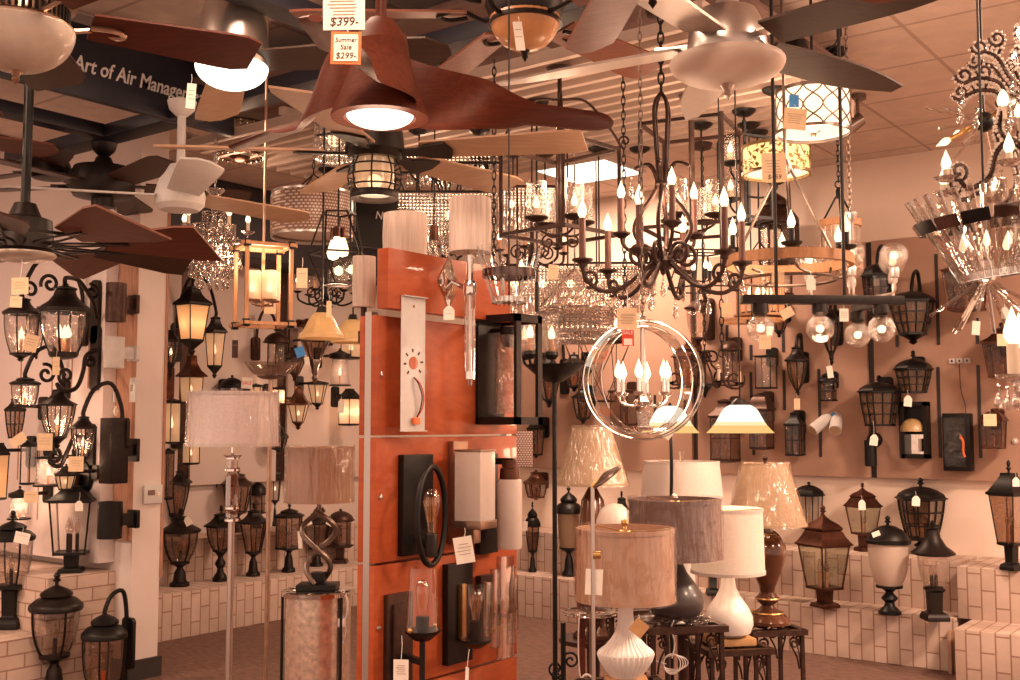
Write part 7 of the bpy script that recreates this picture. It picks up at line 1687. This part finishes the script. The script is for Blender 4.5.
H(464, 550, 3.42, 19, 26, 'tilted white tag with handwriting by the white box sconce', 'rect', -10, -10, 10, M['paper'], 4)
H(401, 670, 3.22, 15, 20, 'white printed tag hanging from the tapered glass sconce', 'rect', -6, 0, 24, M['paper'], 5)
H(467, 676, 3.3, 5, 17, 'thin white tag seen edge-on under the hurricane sconce', 'rect', -50, 4, 18, M['paper'], 0)
H(553, 272, 4.3, 10, 15, 'cream card on the crystal strings under the square iron lantern', 'rect', 0, 6, 6, M['kraft'], 1)
H(627, 319, 3.4, 20, 22, 'cream printed price card on top of the acrylic ring orb', 'rect', 0, 0, 20, M['kraft'], 7)
t = H(628, 338, 3.39, 12, 16, 'red sale sticker below the ring orb price card', 'rect', 0, 0, 4, M['red'], 0, cat='sale card')
mk('sticker_panel', MB().box((0, -.0012, -.012), (.026, .0008, .02)), M['paper'], t); mk('lettering', text_mb('SALE', .015, 0, .0003).xf(Matrix.Translation((0, -.0015, .016)) @ UPR), M['paper'], t)
H(667, 430, 3.95, 15, 15, 'diamond-hung white tag on the first lit bell-glass lamp', 'rect', 0, 38, 4, M['paper'], 2)
H(727, 310, 4.35, 11, 14, 'square cream tag hanging from the chain by the crackled globes', 'rect', 0, 0, 10, M['kraft'], 0)
H(765, 342, 4.15, 12, 14, 'cream tag under the first crackled globe', 'rect', 0, 0, 12, M['kraft'], 1)
H(787, 313, 4.2, 13, 10, 'tilted cream card below the wagon wheel by the linear bar', 'rect', 0, -28, 5, M['kraft'], 0)
H(811, 283, 4.2, 9, 14, 'white house-shaped tag under the wooden wagon wheel', 'house', 0, 0, 6, lines=0)
H(844, 315, 4.15, 9, 13, 'white barcode tag hanging from the dark linear bar', 'rect', 0, 0, 5, M['paper'], 4)
H(795, 119, 4.38, 23, 22, 'cream card hanging in front of the quatrefoil drum', 'rect', 0, 6, 6, M['kraft'], 5)
H(794, 101, 4.4, 10, 13, 'pale blue card on the quatrefoil drum', 'rect', 0, 2, 4, M['blue'], 0)
H(774, 167, 4.4, 25, 29, 'cream price card reading 459 dollars on the gold cut-leaf drum', 'rect', 0, -1, 6, M['kraft'], 5, text=[('$459', -.36, .24)])
H(778, 277, 4.3, 13, 11, 'cream card hanging inside the wagon wheel ring', 'rect', 0, 0, 5, M['kraft'], 0)
H(830, 372, 7.3, 6, 12, 'white tag on the small bird-cage lantern', 'rect', 0, -8, 6, lines=0)
H(797, 404, 7.3, 6, 11, 'brown-shadowed tag under the pointed cage lantern', 'rect', 0, 0, 6, M['kraft'], 0)
H(908, 401, 7.3, 8, 11, 'white house tag under the small barred wall lantern', 'house', 0, 6, 6, lines=0)
H(874, 440, 7.1, 8, 11, 'white house tag on the black cylinder spot light', 'house', 0, 8, 14, lines=0)
H(990, 420, 7.0, 13, 12, 'square cream tag on the lower copper box lantern', 'rect', 0, 0, 5, M['kraft'], 1)
H(1005, 340, 6.8, 16, 12, 'cream card on the copper bell-roofed lantern', 'rect', 0, 0, 4, M['kraft'], 0)
H(976, 328, 7.0, 8, 14, 'slanted white tag below the large high copper lantern', 'rect', 0, 6, 4, lines=0)
H(1005, 313, 2.9, 8, 12, 'white house tag below the glass rod basket', 'house', 0, 0, 12, lines=0)
H(862, 505, 6.6, 7, 10, 'white house tag on the small copper pagoda pier lantern', 'house', 0, 0, 5, lines=0)
H(916, 501, 6.6, 8, 10, 'white house tag on the squat black barred pier lantern', 'house', 0, 4, 5, lines=0)
H(876, 534, 6.3, 8, 5, 'little white tag lying on the domed cap of the frosted jar lantern', 'rect', 0, -20, 0, lines=0)
H(1016, 482, 6.6, 7, 9, 'white house tag on the black lantern at the right edge', 'house', 0, 0, 5, lines=0)
H(594, 582, 3.22, 17, 25, 'cream tag hanging on the chrome reading lamp pole', 'rect', 0, 3, 4, M['paper'], 0)
H(640, 651, 3.35, 0.1, .1, 'x', 'rect') if False else None
t = H(639, 628, 3.3, 15, 15, 'brown diamond-hung card on the fluted white lamp neck', 'rect', 0, 40, 6, M['sleevebox'], 0)
H(525, 526, 4.2, 5, 9, 'small white tag beside the white glass cylinder sconce', 'rect', 0, 4, 5, lines=0)
H(757, 332, 4.0, .1, .1, 'x', 'rect') if False else None
# ================================================================ SMALL EXTRAS
for k, (px, lb) in enumerate(((947, 'tall rough wooden board wedged between the two brick steps'), (951.5, 'second narrow wooden board in the gap beside the corner brick step'))):
    p = onZ(px, 676, 0); t = thing('wooden_board', lb, 'board', p, 0)
    mk('plank', MB().bbox((0, .12+.03*k, .13), (.022, .10, .26), .002), M['board'], t)
# ================================================================ CAMERA, WORLD, VIEW
w = bpy.data.worlds.new('warm_ambient_fill'); SC.world = w; w.use_nodes = True  # even warm fill added through the open sides of the room
bg = w.node_tree.nodes['Background']; bg.inputs[0].default_value = (1, .63, .46, 1); bg.inputs[1].default_value = 1.15
cd = bpy.data.cameras.new('camera'); cam = bpy.data.objects.new('camera', cd); COL.objects.link(cam)
cd.sensor_width = 36; cd.lens = 36*FPX/1020; cd.clip_start = .05; cd.clip_end = 60
fwd = FW*cos(TILT)+UP*sin(TILT); upv = UP*cos(TILT)-FW*sin(TILT)
cam.matrix_world = Matrix(((RT.x, upv.x, -fwd.x, 0), (RT.y, upv.y, -fwd.y, 0), (RT.z, upv.z, -fwd.z, EYE), (0, 0, 0, 1)))
SC.camera = cam
v = SC.view_settings; v.view_transform = 'Standard'; v.look = 'None'; v.gamma = 1; v.exposure = .13; v.use_curve_mapping = False
c = SC.cycles
c.max_bounces = 12; c.diffuse_bounces = 3; c.glossy_bounces = 4; c.transmission_bounces = 6; c.transparent_max_bounces = 32
c.caustics_reflective = False; c.caustics_refractive = False; c.sample_clamp_indirect = 3; c.use_denoising = True
